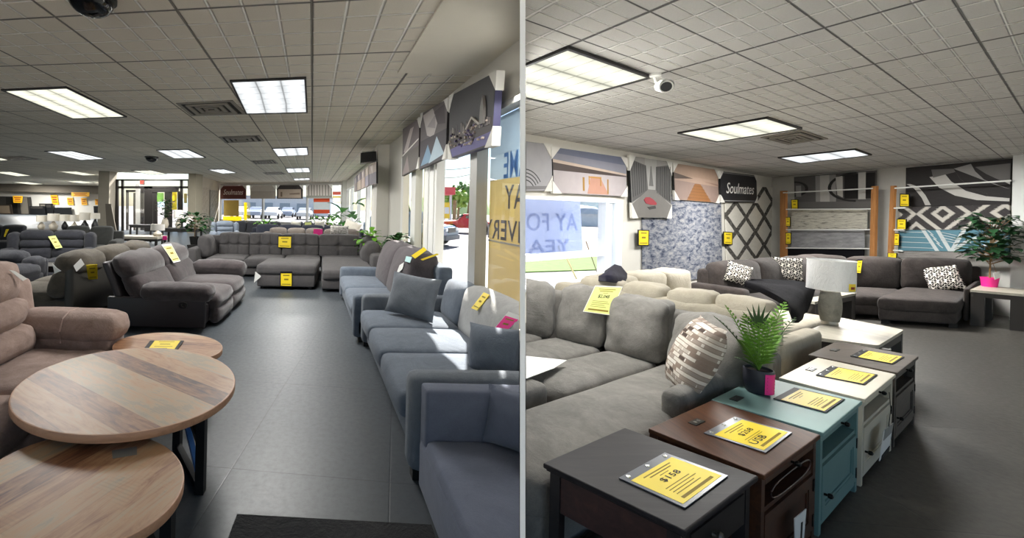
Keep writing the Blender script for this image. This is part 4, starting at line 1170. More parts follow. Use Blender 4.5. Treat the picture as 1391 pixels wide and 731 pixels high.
# --- the four cabinets behind it
f2_, w2_, d2_ = fr_from((1031, 645), (1111, 589), (866, 579)); f2_ = Fr(f2_.o, f2_.ex, f2_.ey); d2_ -= .005
def cab(label, lf, rf, lb, topm, bodym, **kw):
    f, w, d = fr_from(lf, rf, lb); return cabinet(label, f, w - .03, d - .035, HT, topm, bodym, **kw), f, w - .03, d - .035
ET2, f2c, w2c, d2c = cab('walnut brown storage end table with an oval pull slot, second in the row', (1035, 643), (1111.5, 588), (872, 577), walnut, walnut_b, usb=(.42, .80))
mb = MB(); pts = []
for a in np.linspace(0, 2 * math.pi, 29)[:-1]:
    x = math.copysign(abs(math.cos(a)) ** .6, math.cos(a)) * w2c * .36; z = math.copysign(abs(math.sin(a)) ** .8, math.sin(a)) * .035
    pts.append((w2c * .5 + x, z + HT - .115))
mb.tube([f2c.pt(x, -.003, z) for x, z in pts + pts[:1]], .0035, 6); o = obj('pull_slot_rim', mb, espresso_b, ET2); 
ET3, f3c, w3c, d3c = cab('teal painted storage end table with a potted palm on top', (1115, 586), (1168, 543), (957, 539), teal_t, teal_p, usb=(.18, .84))
ET4, f4c, w4c, d4c = cab('ivory white storage end table between the teal and the umber one', (1172, 541), (1214, 507), (1049, 510), ivory_t, ivory_p, usb=(.5, .84))
ET5, f5c, w5c, d5c = cab('dark umber storage end table, last in the row before the lamp table', (1216, 505.5), (1245, 483), (1090, 479.5), umber_t, umber_b, usb=(.48, .84))
# signs on the end tables
GS = 'yellow price signs lying on the row of end tables'
price_sign('yellow price sign reading $158 on the espresso end table', flatq([(840.5, 651), (903, 616.5), (989, 648), (930.5, 692)], HT), margin=(.05, .06, .16, .06), price='$158', sleeve=sleeve_clear, group=GS, studs=True)
price_sign('yellow price sign reading $258 and USB on the walnut end table', flatq([(956, 589.5), (998, 567.5), (1076, 589), (1040, 616.5)], HT), margin=(.05, .05, .16, .05), price='$258', extra='USB', sleeve=sleeve_clear, group=GS, studs=True, lines=((.18, .82, .09, .035), (.25, .75, .16, .035), (.4, .6, .24, .02), (.15, .72, .54, .02), (.15, .7, .60, .02)))
price_sign('yellow price sign on the teal end table', flatq([(1050.5, 542.5), (1079, 527.5), (1147.5, 543.5), (1121.5, 561.5)], HT), margin=(.04, .05, .14, .04), sleeve=sleeve_m, group=GS)
price_sign('yellow price sign on the ivory end table', flatq([(1108, 510.5), (1129, 498), (1192, 510), (1174, 523.5)], HT), margin=(.04, .05, .18, .04), sleeve=sleeve_m, group=GS, studs=True)
price_sign('yellow price sign on the dark umber end table', flatq([(1155, 484.5), (1171, 475.8), (1228.5, 485.5), (1213, 495.5)], HT), margin=(.04, .05, .18, .04), sleeve=sleeve_m, group=GS, studs=True)
# hang tag with papers on the ivory door
a = [f4c.pt(w4c * .30, -.03, .22), f4c.pt(w4c * .70, -.03, .22), f4c.pt(w4c * .62, -.03, .10), f4c.pt(w4c * .24, -.03, .10)]
t = thing('hanging_tag', 'white paper tag hanging from the ivory end table door', 'tag', f4c.pt(w4c * .5, -.03, .08))
Q = Quad(f4c.pt(w4c * .34, -.042, .29), f4c.pt(w4c * .66, -.042, .275), f4c.pt(w4c * .52, -.042, .14), f4c.pt(w4c * .20, -.042, .13))
mb = MB(); Q.slab(mb, 0, 1, 0, 1, 0, .003); obj('paper', mb, white_card, t, smooth=False)
mb = MB(); Q.slab(mb, .05, .95, .0, .35, .003, .005); obj('printed_band', mb, plain('tag_grey', '8c8b86', .5), t, smooth=False)
mb = MB(); Q.slab(mb, .15, .95, .88, 1.05, .003, .006); obj('clip', mb, sleeve_m, t, smooth=False)
mb = MB(); mb.tube([Q.at(.5, .05, .002), f4c.pt(w4c * .5, -.05, .40), f4c.pt(w4c * .5, -.042, HT - .03)], .002, 5); obj('string', mb, ink, t)
t = thing('hanging_tag', 'small white tag hanging low on the walnut end table door', 'tag', f2c.pt(w2c * .5, -.03, .05))
Q = Quad(f2c.pt(w2c * .40, -.03, .27), f2c.pt(w2c * .62, -.03, .265), f2c.pt(w2c * .58, -.03, .12), f2c.pt(w2c * .42, -.03, .13)); mb = MB(); Q.slab(mb, 0, 1, 0, 1, 0, .003); obj('paper', mb, white_card, t, smooth=False)
mb = MB(); Q.slab(mb, .55, .7, .3, .9, .003, .0045); obj('printing', mb, ink, t, smooth=False)

# --- grey sectional with a chaise
a_ = unit((P(1026, 645, HT) - P(928, 718, HT))); b_ = unit(P(742.5, 629.5, HT) - P(928, 718, HT))
og = T(742.5, 629.5).to_2d() - a_ * .02 + b_ * .035
FG = Fr(og, a_, b_)     # x along the row away from the viewer, y to the far left
def GQ(u, v, h):         # a frame point in sectional coordinates
    p = P(u, v, h).to_2d() - og; den = a_.x * b_.y - a_.y * b_.x
    return ((p.x * b_.y - p.y * b_.x) / den, (a_.x * p.y - a_.y * p.x) / den)
SH = .43
grey = fabric('warm_grey_chenille', '87847f', '615f5b', 3.2, 150, blotf=.6, bstr=.35)
beige = fabric('beige_chenille', 'b9b1a0', '9b9484', 3, 150, blotf=.5)
t = thing('sectional_sofa', 'warm grey sectional with chaise behind the row of end tables', 'sofa', FG.pt(1.5, .6)); SG = t
def sg(nm, b, r=.06, puff=(0, 0, 0), mat=grey, **kw): return soft(t, nm, FG, b, r, mat, puff, clip=CLIP_R, **kw)
sg('base', (.03, 2.7, -.01, .50, .05, .28), .03, m=1)
sg('base', (1.15, 2.7, .50, 2.4, .05, .28), .03, m=1)
sg('seat_cushion', (.02, 2.34, -.015, .52, .24, SH), .06, (.02, .0, .02), m=6, wr=.008, seed=1)
sg('seat_cushion', (1.10, 2.32, .53, .93, .24, SH), .06, (.03, 0, .03), m=5, wr=.008, seed=2)
sg('seat_cushion', (1.10, 2.32, .94, 1.38, .24, SH), .06, (.03, 0, .03), m=5, wr=.008, seed=3)
sg('seat_cushion', (1.10, 2.32, 1.39, 2.2, .24, SH), .06, (.03, 0, .03), m=5, wr=.008, seed=4)
sg('arm', (1.24, 2.86, -.025, .09, .05, .575), .05, (0, 0, .01), m=4, wr=.006)
sg('back_frame', (2.66, 2.86, .03, 2.3, .1, .78), .06, m=2)
def back_cush(bl, br, w_in, h, th, lean, seed, r=.06, z0=SH - .02, stretch=1.0, puff=.05, zofs=0):
    """a loose back cushion standing on the seat between two frame points"""
    p, q = P(*bl, SH), P(*br, SH); ex = unit(q - p); w = (q - p).length * stretch; ey = Vector((-ex.y, ex.x))
    if ey.dot(Vector((p.x, p.y))) < 0: ey = -ey
    fr = Fr(p.to_2d(), ex, ey)
    return soft(t, 'back_cushion', fr, (.004, w - .004, -.02, th, z0, h), r, grey, (.012, puff, .025), lean=lean, wr=.024, wf=6, seed=seed, m=9, clip=CLIP_R)
back_cush((900, 497), (985, 545), 0, .86, .24, .24, 31, stretch=1.0)
back_cush((818, 475), (899, 496), 0, .88, .24, .26, 32)
back_cush((752, 458), (817, 474), 0, .89, .24, .24, 33)
back_cush((700, 452), (752, 459), 0, .90, .24, .2, 34)
# low ottoman cropped by the divider and the white paper on the seat
soft(thing('ottoman', 'small piece of a grey ottoman at the left edge of the right view', 'ottoman', FG.pt(.9, .75)), 'seat_block', FG, (.62, 1.05, .60, 1.3, .05, .47), .05, grey, (0, 0, .02), clip=CLIP_R)
Qp = Quad(P(712, 484, .505), P(770, 490, .495), P(752, 501, .492), P(712, 516, .492), toward=Vector((0, 0, 50)))
mb = MB(); Qp.slab(mb, 0, 1, 0, 1, 0, .004); o = obj('paper_sheet', mb, white_card, clip=CLIP_R, smooth=False); tag(o, 'white paper sheet lying on the grey sectional seat by the divider', 'paper')
# --- beige sectional behind
FB = Fr(FG.pt(2.93, .03).to_2d(), a_, b_)
t = thing('sectional_sofa', 'pale beige sectional standing back to back with the warm grey one', 'sofa', FB.pt(.8, .8)); SB = t
soft(t, 'base', FB, (.05, 1.0, .0, 1.7, .05, .30), .03, beige, m=1); soft(t, 'base', FB, (.9, 2.2, .95, 1.8, .05, .30), .03, beige, m=1)
soft(t, 'back_frame', FB, (.0, .18, .0, 1.75, .05, .84), .06, beige, m=2); soft(t, 'back_frame', FB, (.15, 2.25, 1.66, 1.82, .05, .80), .06, beige, m=2)
soft(t, 'arm', FB, (.05, 1.05, -.02, .12, .05, .60), .05, beige, m=2)
for k, (y0, y1) in enumerate(((.06, .40), (.41, .76), (.77, 1.12), (1.13, 1.5))):
    soft(t, 'back_cushion', FB, (.03, .28, y0, y1, .45, .925), .06, beige, (.02, .005, .008), wr=.018, seed=k + 40, m=5)
for k, (y0, y1) in enumerate(((.13, .6), (.61, 1.0))): soft(t, 'seat_cushion', FB, (.25, 1.08, y0, y1, .27, .46), .06, beige, (0, 0, .03), seed=k, wr=.008)
for k, (x0, x1) in enumerate(((.35, .95), (.96, 1.58), (1.59, 2.22))):
    soft(t, 'back_cushion', FB, (x0, x1, 1.36, 1.66, .42, .90), .06, beige, (.005, .03, .01), wr=.018, seed=k + 50, m=5)
    soft(t, 'seat_cushion', FB, (x0, x1, .92, 1.45, .27, .45), .06, beige, (0, 0, .03), wr=.008, seed=k + 8)
soft(t, 'arm', FB, (2.22, 2.36, .98, 1.8, .05, .60), .05, beige, m=2)
FO = Fr(FG.pt(4.32, .36).to_2d(), a_, b_)
t = thing('ottoman', 'pale beige ottoman behind the stone-topped table with the lamp', 'ottoman', FO.pt(.8, .3))
soft(t, 'seat_block', FO, (0, 1.65, 0, .55, .24, .43), .07, beige, (0, 0, .03), m=4, wr=.006); soft(t, 'base', FO, (.03, 1.62, .03, .52, .05, .25), .03, beige, m=1)
# black throw over the beige arm, navy bundle on the far beige back
def drape(name, label, cat, pts, mat, th=.03, wr=.02, seed=0):
    """a cloth laid over a row of cross lines given as pairs of points"""
    n = len(pts); m = 8; vs = []; fs = []
    for sd in (0, 1):
        for i in range(n):
            for j in range(m + 1):
                a = Vector(pts[i][0]); b = Vector(pts[i][1]); p = a.lerp(b, j / m)
                q = mnoise.noise_vector(p * 5 + Vector((seed, seed, 0))) * wr
                vs.append(p + q + Vector((0, 0, th * (1 - sd))))
    N = n * (m + 1)
    for sd in (0, 1):
        for i in range(n - 1):
            for j in range(m):
                f = (sd * N + i * (m + 1) + j, sd * N + i * (m + 1) + j + 1, sd * N + (i + 1) * (m + 1) + j + 1, sd * N + (i + 1) * (m + 1) + j)
                fs.append(f if sd == 0 else f[::-1])
    def idx(sd, i, j): return sd * N + i * (m + 1) + j
    for i in range(n - 1):
        for j in (0, m): fs.append((idx(0, i, j), idx(0, i + 1, j), idx(1, i + 1, j), idx(1, i, j)))
    for j in range(m):
        for i in (0, n - 1): fs.append((idx(0, i, j), idx(0, i, j + 1), idx(1, i, j + 1), idx(1, i, j)))
    o = obj(name, MB().add(vs, fs), mat, ang=80); return tag(o, label, cat)
blk = fabric('black_plush', '131218', '0a0a0d', 4, 90, sheen=0)
def FBp(x, y, z): return FB.pt(x, y, z)
drape('throw_blanket', 'black throw draped over the beige sectional beside the palm', 'blanket',
      [(P(1012, 391, .84), P(1022, 386, .88)), (P(1034, 399, .82), P(1046, 388, .86)), (P(1054, 408, .79), P(1082, 390, .83)), (P(1068, 418, .75), P(1105, 394, .79)), (P(1077, 430, .69), P(1103, 407, .71)), (P(1080, 440, .62), P(1098, 424, .60))], blk, .06, .03, 3)
navy = fabric('navy_cloth', '2a2838', '1b1a25', 6, 120, sheen=.05)
drape('cloth_bundle', 'dark navy cloth bundle heaped on the beige sectional back', 'cloth', [(P(812, 383, .90), P(822, 376, .92)), (P(822, 380, .95), P(834, 366, 1.02)), (P(834, 384, .92), P(844, 370, .99)), (P(848, 385, .88), P(853, 378, .92))], navy, .05, .03, 8)

# ------------------------------------------------------------------ palm, lamp, stone tables
leaf_g = plain('palm_green', '5f8a2e', .5, nz=.35); leaf_d = plain('palm_dark', '2f4a24', .5, nz=.3)
def frond(mbs, base, tip, droop, n, lw, ll, wmul=1.0, side=None):
    """one palm frond: a rib with paired leaflets"""
    base, tip = Vector(base), Vector(tip); pts = []
    for k in range(n + 1):
        s = k / n; p = base.lerp(tip, s); p.z += droop * (s - s * s) * 4 * .5; pts.append(p)
    rib, lf = mbs
    rib.tube(pts, [.004 * (1 - .8 * k / n) + .0008 for k in range(n + 1)], 5)
    axis = (tip - base).normalized(); up = Vector((0, 0, 1)); sd = axis.cross(up)
    if sd.length < .1: sd = Vector((1, 0, 0))
    if side is not None: sd = Vector(side)
    sd.normalize(); nn = sd.cross(axis).normalized()
    for k in range(2, n + 1):
        s = k / n; L = ll * (math.sin(math.pi * min(1, .18 + s * .80)) ** .7) * wmul
        t_ = (pts[min(k + 1, n)] - pts[max(k - 1, 0)]).normalized()
        for sg_ in (-1, 1):
            d = (t_ * (.55 + .35 * s) + sd * sg_ * .85 + nn * .12).normalized()
            p = pts[k]; q = p + d * L; mid = p.lerp(q, .45) + nn * L * .06; w_ = t_.cross(nn).cross(d).normalized() * 0 + (t_ - d * t_.dot(d)).normalized() * lw
            q = q - Vector((0, 0, L * .12))
            lf.add([p, mid + w_, q, mid - w_, mid + nn * lw * .3], [(0, 1, 4), (1, 2, 4), (2, 3, 4), (3, 0, 4)])
def potted(label, base, pr, ph, potm, name='potted_palm', cat='plant', taper=.82, sq=False):
    t = thing(name, label, cat, base)
    mb = MB(); prof = [(pr * taper * .85, 0), (pr * taper, .01), (pr * .98, ph * .45), (pr, ph - .004), (pr * .97, ph), (pr * .9, ph), (pr * .88, ph - .02), (0.001, ph - .02)]
    mb.lathe(prof, base, 32); obj('pot', mb, potm, t)
    mb = MB(); mb.lathe([(pr * .87, ph - .03), (pr * .87, ph - .016), (.001, ph - .012)], base, 24); obj('soil', mb, plain('soil', '1c1712', .95), t)
    return t
bp = P(1028, 534, HT) + Vector((0, 0, .001)); bp.z = HT
bp = bp + Vector((a_.x, a_.y, 0)) * .02 + Vector((0, 0, .001))
PR = .072
t = potted('palm in a dark blue pot with a pink sticker on the teal end table', bp, PR, .145, plain('pot_navy', '2b2d38', .45)); 
mb = MB(); vs = []; fs = []
for i, z in enumerate((.012, .132)):
    for k in range(9):
        a = math.radians(-110 + 60 * k / 8); r = PR * (1.012 if z > .1 else .97) + .001; vs.append(bp + Vector((math.cos(a) * r, math.sin(a) * r, z)))
fs = [(k, k + 1, 10 + k, 9 + k) for k in range(8)]
o = obj('sticker', MB().add(vs, fs), pink, t); o['label'] = 'hot pink price sticker'
mb = MB()
for zz in (.03, .05, .07, .09, .11):
    v = []
    for k in (1, 7):
        a = math.radians(-110 + 60 * k / 8); r = PR * .97 + (PR * .042) * (zz - .012) / .12 + .0025
        for dz in (0, .004): v.append(bp + Vector((math.cos(a) * r, math.sin(a) * r, zz + dz)))
    mb.add(v, [(0, 2, 3, 1)])
obj('printing', mb, redink, o, smooth=False, recalc=False)
top = bp + Vector((0, 0, .135)); yd = bp.y
def to(u, v, dy=0): return PY(u, v, yd + dy)
rib, lf, rd_, ld_ = MB(), MB(), MB(), MB()
view = Vector((bp.x, bp.y, 0)).normalized(); rt = Vector((view.y, -view.x, 0))
for (u, v, dy, dr, ll, wm) in ((1032, 440, -.10, .02, .105, 1.0), (986, 416, .05, .05, .085, 1.0), (1066, 412, .05, .05, .085, 1), (1012, 428, -.05, .03, .08, 1), (1050, 432, -.04, .03, .08, 1), (1004, 462, -.06, .04, .07, .9), (1060, 458, -.02, .03, .07, .9)):
    frond((rib, lf), top + Vector((0, 0, 0)), to(u, v, dy), dr, 15, .0075, ll, wm, rt if abs(u - 1030) < 25 else None)
for (u, v, dy, dr, ll) in ((970, 430, .08, .06, .06), (1080, 432, .10, .05, .06), (1000, 486, .0, .02, .05)):
    frond((rd_, ld_), top, to(u, v, dy), dr, 14, .006, ll)
for k in range(9):                                    # dark fan leaf at the back
    a = math.radians(-80 + 160 * k / 8); c = to(1030, 448, .1); q = c + rt * math.sin(a) * .09 + Vector((0, 0, .04 + .13 * math.cos(a)))
    m1 = c.lerp(q, .5); w_ = (q - c).normalized().cross(view).normalized() * .008
    ld_.add([c, m1 + w_, q, m1 - w_], [(0, 1, 2), (0, 2, 3)])
rd_.tube([top, to(1030, 448, .1)], .004, 6)
obj('stem', rib, leaf_g, t); obj('foliage', lf, leaf_g, t, smooth=False, recalc=False)
obj('stem', rd_, leaf_d, t); obj('foliage', ld_, leaf_d, t, smooth=False, recalc=False)['label'] = 'dark green fronds'

stone = wood('pale_stone', ['a09a8c', 'b5afa0', 'c4beaf'], 5, .35, along='y'); dark_leg = plain('dark_bronze_leg', '38332f', .5)
st = [P(1083, 455, .5), P(1193, 469.4, .5), P(1228, 448, .5), P(1140, 431, .5)]
TS1 = plain_table('lamp_table', 'stone-topped table carrying the lamp, beyond the dark umber end table', st, .5, .03, stone, dark_leg, .07, inset=.01, rr=.05)
lb = P(1127, 441, .5); lb.z = .5
t = thing('table_lamp', 'table lamp with mottled stone body and plastic-wrapped white drum shade', 'lamp', lb)
k = lb.y / 580
hp = lambda v: 1.6 + ((PV + SL * (1127 - PU)) - v) * k - .5        # frame row -> height above the table
br = 16 * k / 1.42; sr = 33.5 * k / 1.45
z0 = hp(441); zt = .0
H1 = hp(393) ; H2 = hp(353)
prof = [(br * .72, 0), (br * .74, .006), (br * .74, .035), (br * .72, .04)]
mb = MB(); mb.lathe(prof, lb, 36); obj('foot_ring', mb, plain('brushed_nickel', '9b9790', .3, .8), t)
mb = MB(); Hb = H1 - .02
mb.lathe([(br * (.70 + .30 * math.sin(math.pi * min(1, .12 + s * .76)) ** 1.1), .04 + (Hb - .04) * s) for s in np.linspace(0, 1, 14)] + [(.015, Hb + .004)], lb, 40); obj('body', mb, fabric('mottled_stone', '8d8a80', '6f6d64', 14, 60, .6, bstr=.5, sheen=0), t)
mb = MB(); mb.lathe([(.012, Hb), (.012, H1 + .03), (.02, H1 + .035), (.02, H1 + .07)], lb, 16); obj('neck', mb, plain('brushed_nickel', '9b9790', .3, .8), t)
mb = MB(); mb.lathe([(sr, H1), (sr * .99, H2), (sr * .985, H2), (sr * .99 - .003, H1 + .001)], lb, 48, cap=False)
wrap = NT('shade_in_plastic'); n_ = wrap.noise(wrap.coord('Object', scale=(3, 3, 1)), 9, 4, .6, 1.5); wrap.bsdf(lin('dedfdf'), .18, 0, .6, bump=n_, bstr=.55, bdist=.02)
obj('shade', mb, wrap.m, t)
for zz in (H1, H2 - .006):
    mb = MB(); mb.lathe([(sr + .001, zz), (sr + .0015, zz + .006)], lb, 48, cap=False); obj('shade_trim', mb, white_card, t)
def cyl_patch(c, r, a0, a1, z0, z1):
    v = []; n = 6
    for z in (z0, z1):
        for k_ in range(n + 1):
            a = a0 + (a1 - a0) * k_ / n; v.append(Vector(c) + Vector((math.cos(a) * r, math.sin(a) * r, z)))
    return MB().add(v, [(k_, k_ + 1, n + 2 + k_, n + 1 + k_) for k_ in range(n)])
am = math.atan2(-lb.y, -lb.x)
o = obj('sticker', cyl_patch(lb, sr + .003, am + .75, am + 1.2, H1 + .01, H1 + .085), yel, t); o['label'] = 'yellow price sticker'
obj('printing', cyl_patch(lb, sr + .0045, am + .85, am + 1.1, H1 + .03, H1 + .055), redink, o, recalc=False)
ct = [P(1098, 412, .45), P(1163, 398, .45)]
q = [ct[0], ct[1], ct[1] + Vector((-.85, .55, 0)), ct[0] + Vector((-.85, .55, 0))]
q = [ct[0].lerp(ct[1], .12), ct[1], ct[1] + Vector((-.10, .08, 0)), ct[0] + Vector((.12, .24, 0))]
TS2 = plain_table('lamp_table', 'second stone-topped table, partly hidden behind the lamp, before the dark sectional', q, .45, .035, stone, dark_leg, .16, inset=.01)
# table at the right edge with the little tree
tq = [P(1318, 393.5, .55), P(1393, 400, .55), P(1393, 393, .55), P(1332, 387.5, .55)]
TS3 = plain_table('side_table', 'stone-topped table with dark legs at the right edge under the small tree', tq, .55, .035, stone, dark_leg, .12, inset=.01)
# ================================================================== RIGHT FLOOR, FAR THINGS
dk = fabric('dark_brown_grey_velour', '47403d', '2d2826', 3.5, 120, blotf=.7, sheen=.08)
o_ = Vector((8.07, 6.54)); exr = Vector((.978, -.208)); eyr = Vector((.855, .52))
FD = Fr(o_, exr, eyr)
t = thing('sectional_sofa', 'dark brown-grey sectional with chaise before the rug racks', 'sofa', FD.pt(-.5, 1.5)); SD = t
def sd(nm, b, r=.06, puff=(0, 0, 0), fr=FD, **kw): return soft(t, nm, fr, b, r, dk, puff, **kw)
sd('base', (.0, .95, .0, 2.3, .06, .27), .04, m=1); sd('base', (-1.6, .0, .5, 2.5, .06, .23), .04, m=1)
sd('seat_cushion', (-.02, .97, -.03, 2.05, .20, .41), .08, (.01, .01, .03), m=5, wr=.008, seed=2)
sd('seat_cushion', (-.80, -.03, .48, 2.05, .2, .37), .07, (.0, .01, .03), m=5, wr=.008, seed=3)
sd('seat_cushion', (-1.62, -.81, .48, 2.05, .2, .37), .07, (.0, .01, .03), m=5, wr=.008, seed=4)
sd('back_frame', (-1.65, 1.05, 2.36, 2.56, .1, .80), .06, m=2)
for k, (x0, x1) in enumerate(((-1.65, -.87), (-.86, -.05), (-.04, .93))): sd('back_cushion', (x0, x1, 2.0, 2.38, .36, .90 if k < 2 else .92), .09, (.01, .05, .02), m=5, wr=.012, seed=k + 10)
sd('arm', (.97, 1.05, .55, 2.5, .06, .56), .05, (0, 0, .01), m=3)
pL = P(945, 357, .88).to_2d(); pC = P(1085, 347, .88).to_2d(); exl = unit(pC - pL); eyl = Vector((-exl.y, exl.x)); FL = Fr(pL - eyl * .70, exl, eyl)
wl = (pC - pL).length; print('dark left run', wl)
sd('base', (.0, wl - 1.2, .08, .65, .06, .25), .04, fr=FL, m=1); sd('back_frame', (.0, wl + .1, .53, .70, .1, .80), .06, fr=FL, m=2)
sd('arm', (-.18, .02, .05, .70, .06, .60), .05, fr=FL, m=2)
for k in range(3):
    a, b = .02 + (wl - .1) * k / 3, .02 + (wl - .1) * (k + 1) / 3
    if k < 2: sd('seat_cushion', (a, b - .01, .0, .45, .22, .42), .07, (0, .01, .03), fr=FL, m=4, seed=k)
    sd('back_cushion', (a, b - .01, .31, .57, .4, .90), .09, (.01, .05, .02), fr=FL, lean=.12, m=5, wr=.012, seed=k + 30)
for x, y in ((.03, .06), (.85, .06)):
    mb = MB(); mb.box(x, x + .1, y, y + .12, 0, .07, fr=FD); obj('foot', mb, foot_black, t, smooth=False)

# --- patterned pillows
def block_pillow_mat():
    t = NT('pillow_blocks'); uv = t.n('UVMap').outputs[0]; sp = t.n('SeparateXYZ'); t.l(uv, sp.inputs[0])
    row = t.math('FLOOR', t.math('MULTIPLY', sp.outputs[1], 19)); off = t.math('MULTIPLY', t.math('MODULO', row, 2), .5)
    cx = t.math('ADD', t.math('MULTIPLY', sp.outputs[0], 6), off); cell = t.math('FLOOR', cx); fx = t.math('FRACT', cx)
    cb = t.n('CombineXYZ'); t.l(cell, cb.inputs[0]); t.l(row, cb.inputs[1]); wn = t.n('TexWhiteNoise', noise_dimensions='2D'); t.l(cb.outputs[0], wn.inputs[0])
    kind = t.math('MODULO', row, 3)
    r = t.ramp(wn.outputs[0], [(0, 'cfc8be'), (.3, 'b9b0a5'), (.40, '8a7a6f'), (.58, '9c8f85'), (.70, '4d423d'), (.80, '9a9088'), (.88, 'd6d0c8')]); r.node.color_ramp.interpolation = 'CONSTANT'
    big = t.ramp(t.math('FRACT', t.math('MULTIPLY', row, .5)), [(0, '6f5f56'), (.4, 'd6cfc5')])
    col = t.mix(t.math('GREATER_THAN', fx, .86), r, lin('d8d1c7')); fy = t.math('FRACT', t.math('MULTIPLY', sp.outputs[1], 19)); col = t.mix(t.math('GREATER_THAN', fy, .8), col, lin('8b7d72'))
    t.bsdf(col, .9, 0, .2, bump=t.noise(t.coord('Object'), 90), bstr=.2); return t.m
def ogee_mat():
    t = NT('pillow_ogee'); uv = t.n('UVMap').outputs[0]; sp = t.n('SeparateXYZ'); t.l(uv, sp.inputs[0])
    a = t.math('SINE', t.math('MULTIPLY', sp.outputs[0], 31)); b = t.math('SINE', t.math('MULTIPLY', sp.outputs[1], 44))
    c = t.math('SINE', t.math('ADD', t.math('MULTIPLY', sp.outputs[0], 62), t.math('MULTIPLY', sp.outputs[1], 22)))
    f = t.math('ADD', t.math('MULTIPLY', a, b), t.math('MULTIPLY', c, .45))
    col = t.ramp(t.math('ADD', t.math('MULTIPLY', f, .5), .5), [(.38, '151313'), (.44, 'd9d4cb'), (.72, 'e2ddd4'), (.78, '2a2725')])
    t.bsdf(col, .9, 0, .2); return t.m
blocks, ogee = block_pillow_mat(), ogee_mat()
cP = FG.pt(1.62, .30); 
c = PY(943, 484, P(943, 536, .46).y - .02)
throw_pillow('brown, grey and white block-patterned pillow leaning on the grey sectional arm', blocks, c, .40, .49, .20, (-.93, .37), .38, roll=.0, seed=4)
def on_dark(u, v, w, h, label, yofs, roll=0, facing=(-.75, -.66), tilt=.3, mat=ogee):
    hh = hit([SD], u, v); p = hh[0] - Vector(ray(u, v)).normalized() * yofs
    return throw_pillow(label, mat, p, w, h, .15, facing, tilt, roll, seed=u, group=None)
on_dark(1281, 378, .40, .42, 'black and white pillow tilted on the chaise of the dark sectional', .17, -.28, (-.9, -.75))
on_dark(1070, 365, .36, .36, 'black and white pillow in the middle of the dark sectional, left of the lamp', .17, 0, (-.7, -.9), .15)
on_dark(1003, 372, .32, .30, 'black and white pillow half hidden in the left part of the dark sectional', .17, .3, (-.2, -.9), .2)

# --- little tree in a pink-wrapped pot
def leafy(t, base, h, spread, n, lsize, leafm, stemm, seed, zlow=.35, heads=None):
    rnd = random.Random(seed); st, lf = MB(), MB()
    st.tube([base, base + Vector((.01, 0, h * .5)), base + Vector((0, .01, h * .9))], [.012, .009, .004], 6)
    for i in range(n):
        z = h * (zlow + (1 - zlow) * rnd.random()); a = rnd.uniform(0, 6.283); r = spread * math.sqrt(rnd.random()) * (1 - .35 * abs((z / h - zlow) / (1 - zlow) - .45))
        c = base + Vector((math.cos(a) * r, math.sin(a) * r, z)); d = Vector((math.cos(a + rnd.uniform(-.8, .8)), math.sin(a + rnd.uniform(-.8, .8)), rnd.uniform(-.35, .55))).normalized()
        s = d.cross(Vector((0, 0, 1))); s.normalize(); nn = s.cross(d)
        L, W = lsize * rnd.uniform(.75, 1.2), lsize * .30
        pr = [(0, 0, 0), (.25, .8, .10), (.55, 1.0, .10), (.85, .55, .02), (1.0, 0, -.10)]
        v = []
        for x, w_, zz in pr: v += [c + d * L * x + s * W * w_ + nn * L * zz, c + d * L * x + nn * L * (zz - .04), c + d * L * x - s * W * w_ + nn * L * zz]
        lf.add(v, [(3 * k, 3 * k + 3, 3 * k + 4, 3 * k + 1) for k in range(4)] + [(3 * k + 1, 3 * k + 4, 3 * k + 5, 3 * k + 2) for k in range(4)])
        if i % 4 == 0: st.tube([base + Vector((0, 0, z * .75)), c], [.005, .003], 4)
    obj('stem', st, stemm, t); obj('foliage', lf, leafm, t, smooth=True, recalc=False)
tree_leaf = plain('fiddle_leaf', '264a2c', .45, nz=.45); bark = plain('bark', '8a6f4b', .8)
tb = P(1344, 389.5, .55)
t = thing('potted_tree', 'small leafy tree in a pink-wrapped pot on the table at the right edge', 'plant', tb)
mb = MB(); mb.lathe([(.075, 0), (.09, .14), (.095, .15), (.085, .15), (.07, .13)], tb, 24); obj('pot', mb, pink, t)
leafy(t, tb + Vector((0, 0, .12)), 1.02, .23, 240, .17, tree_leaf, bark, 5, .30)
mb = MB(); Qt = Quad(PY(1349, 371, tb.y - .15), PY(1357, 369, tb.y - .15), PY(1359, 377, tb.y - .15), PY(1351, 380, tb.y - .15)); Qt.slab(mb, 0, 1, 0, 1, 0, .004); o = obj('hang_tag', mb, white_card, t, smooth=False)
mb = MB(); mb.tube([Qt.at(.5, .1, .003), tb + Vector((0, 0, .5))], .003, 5); obj('string', mb, bark, t)

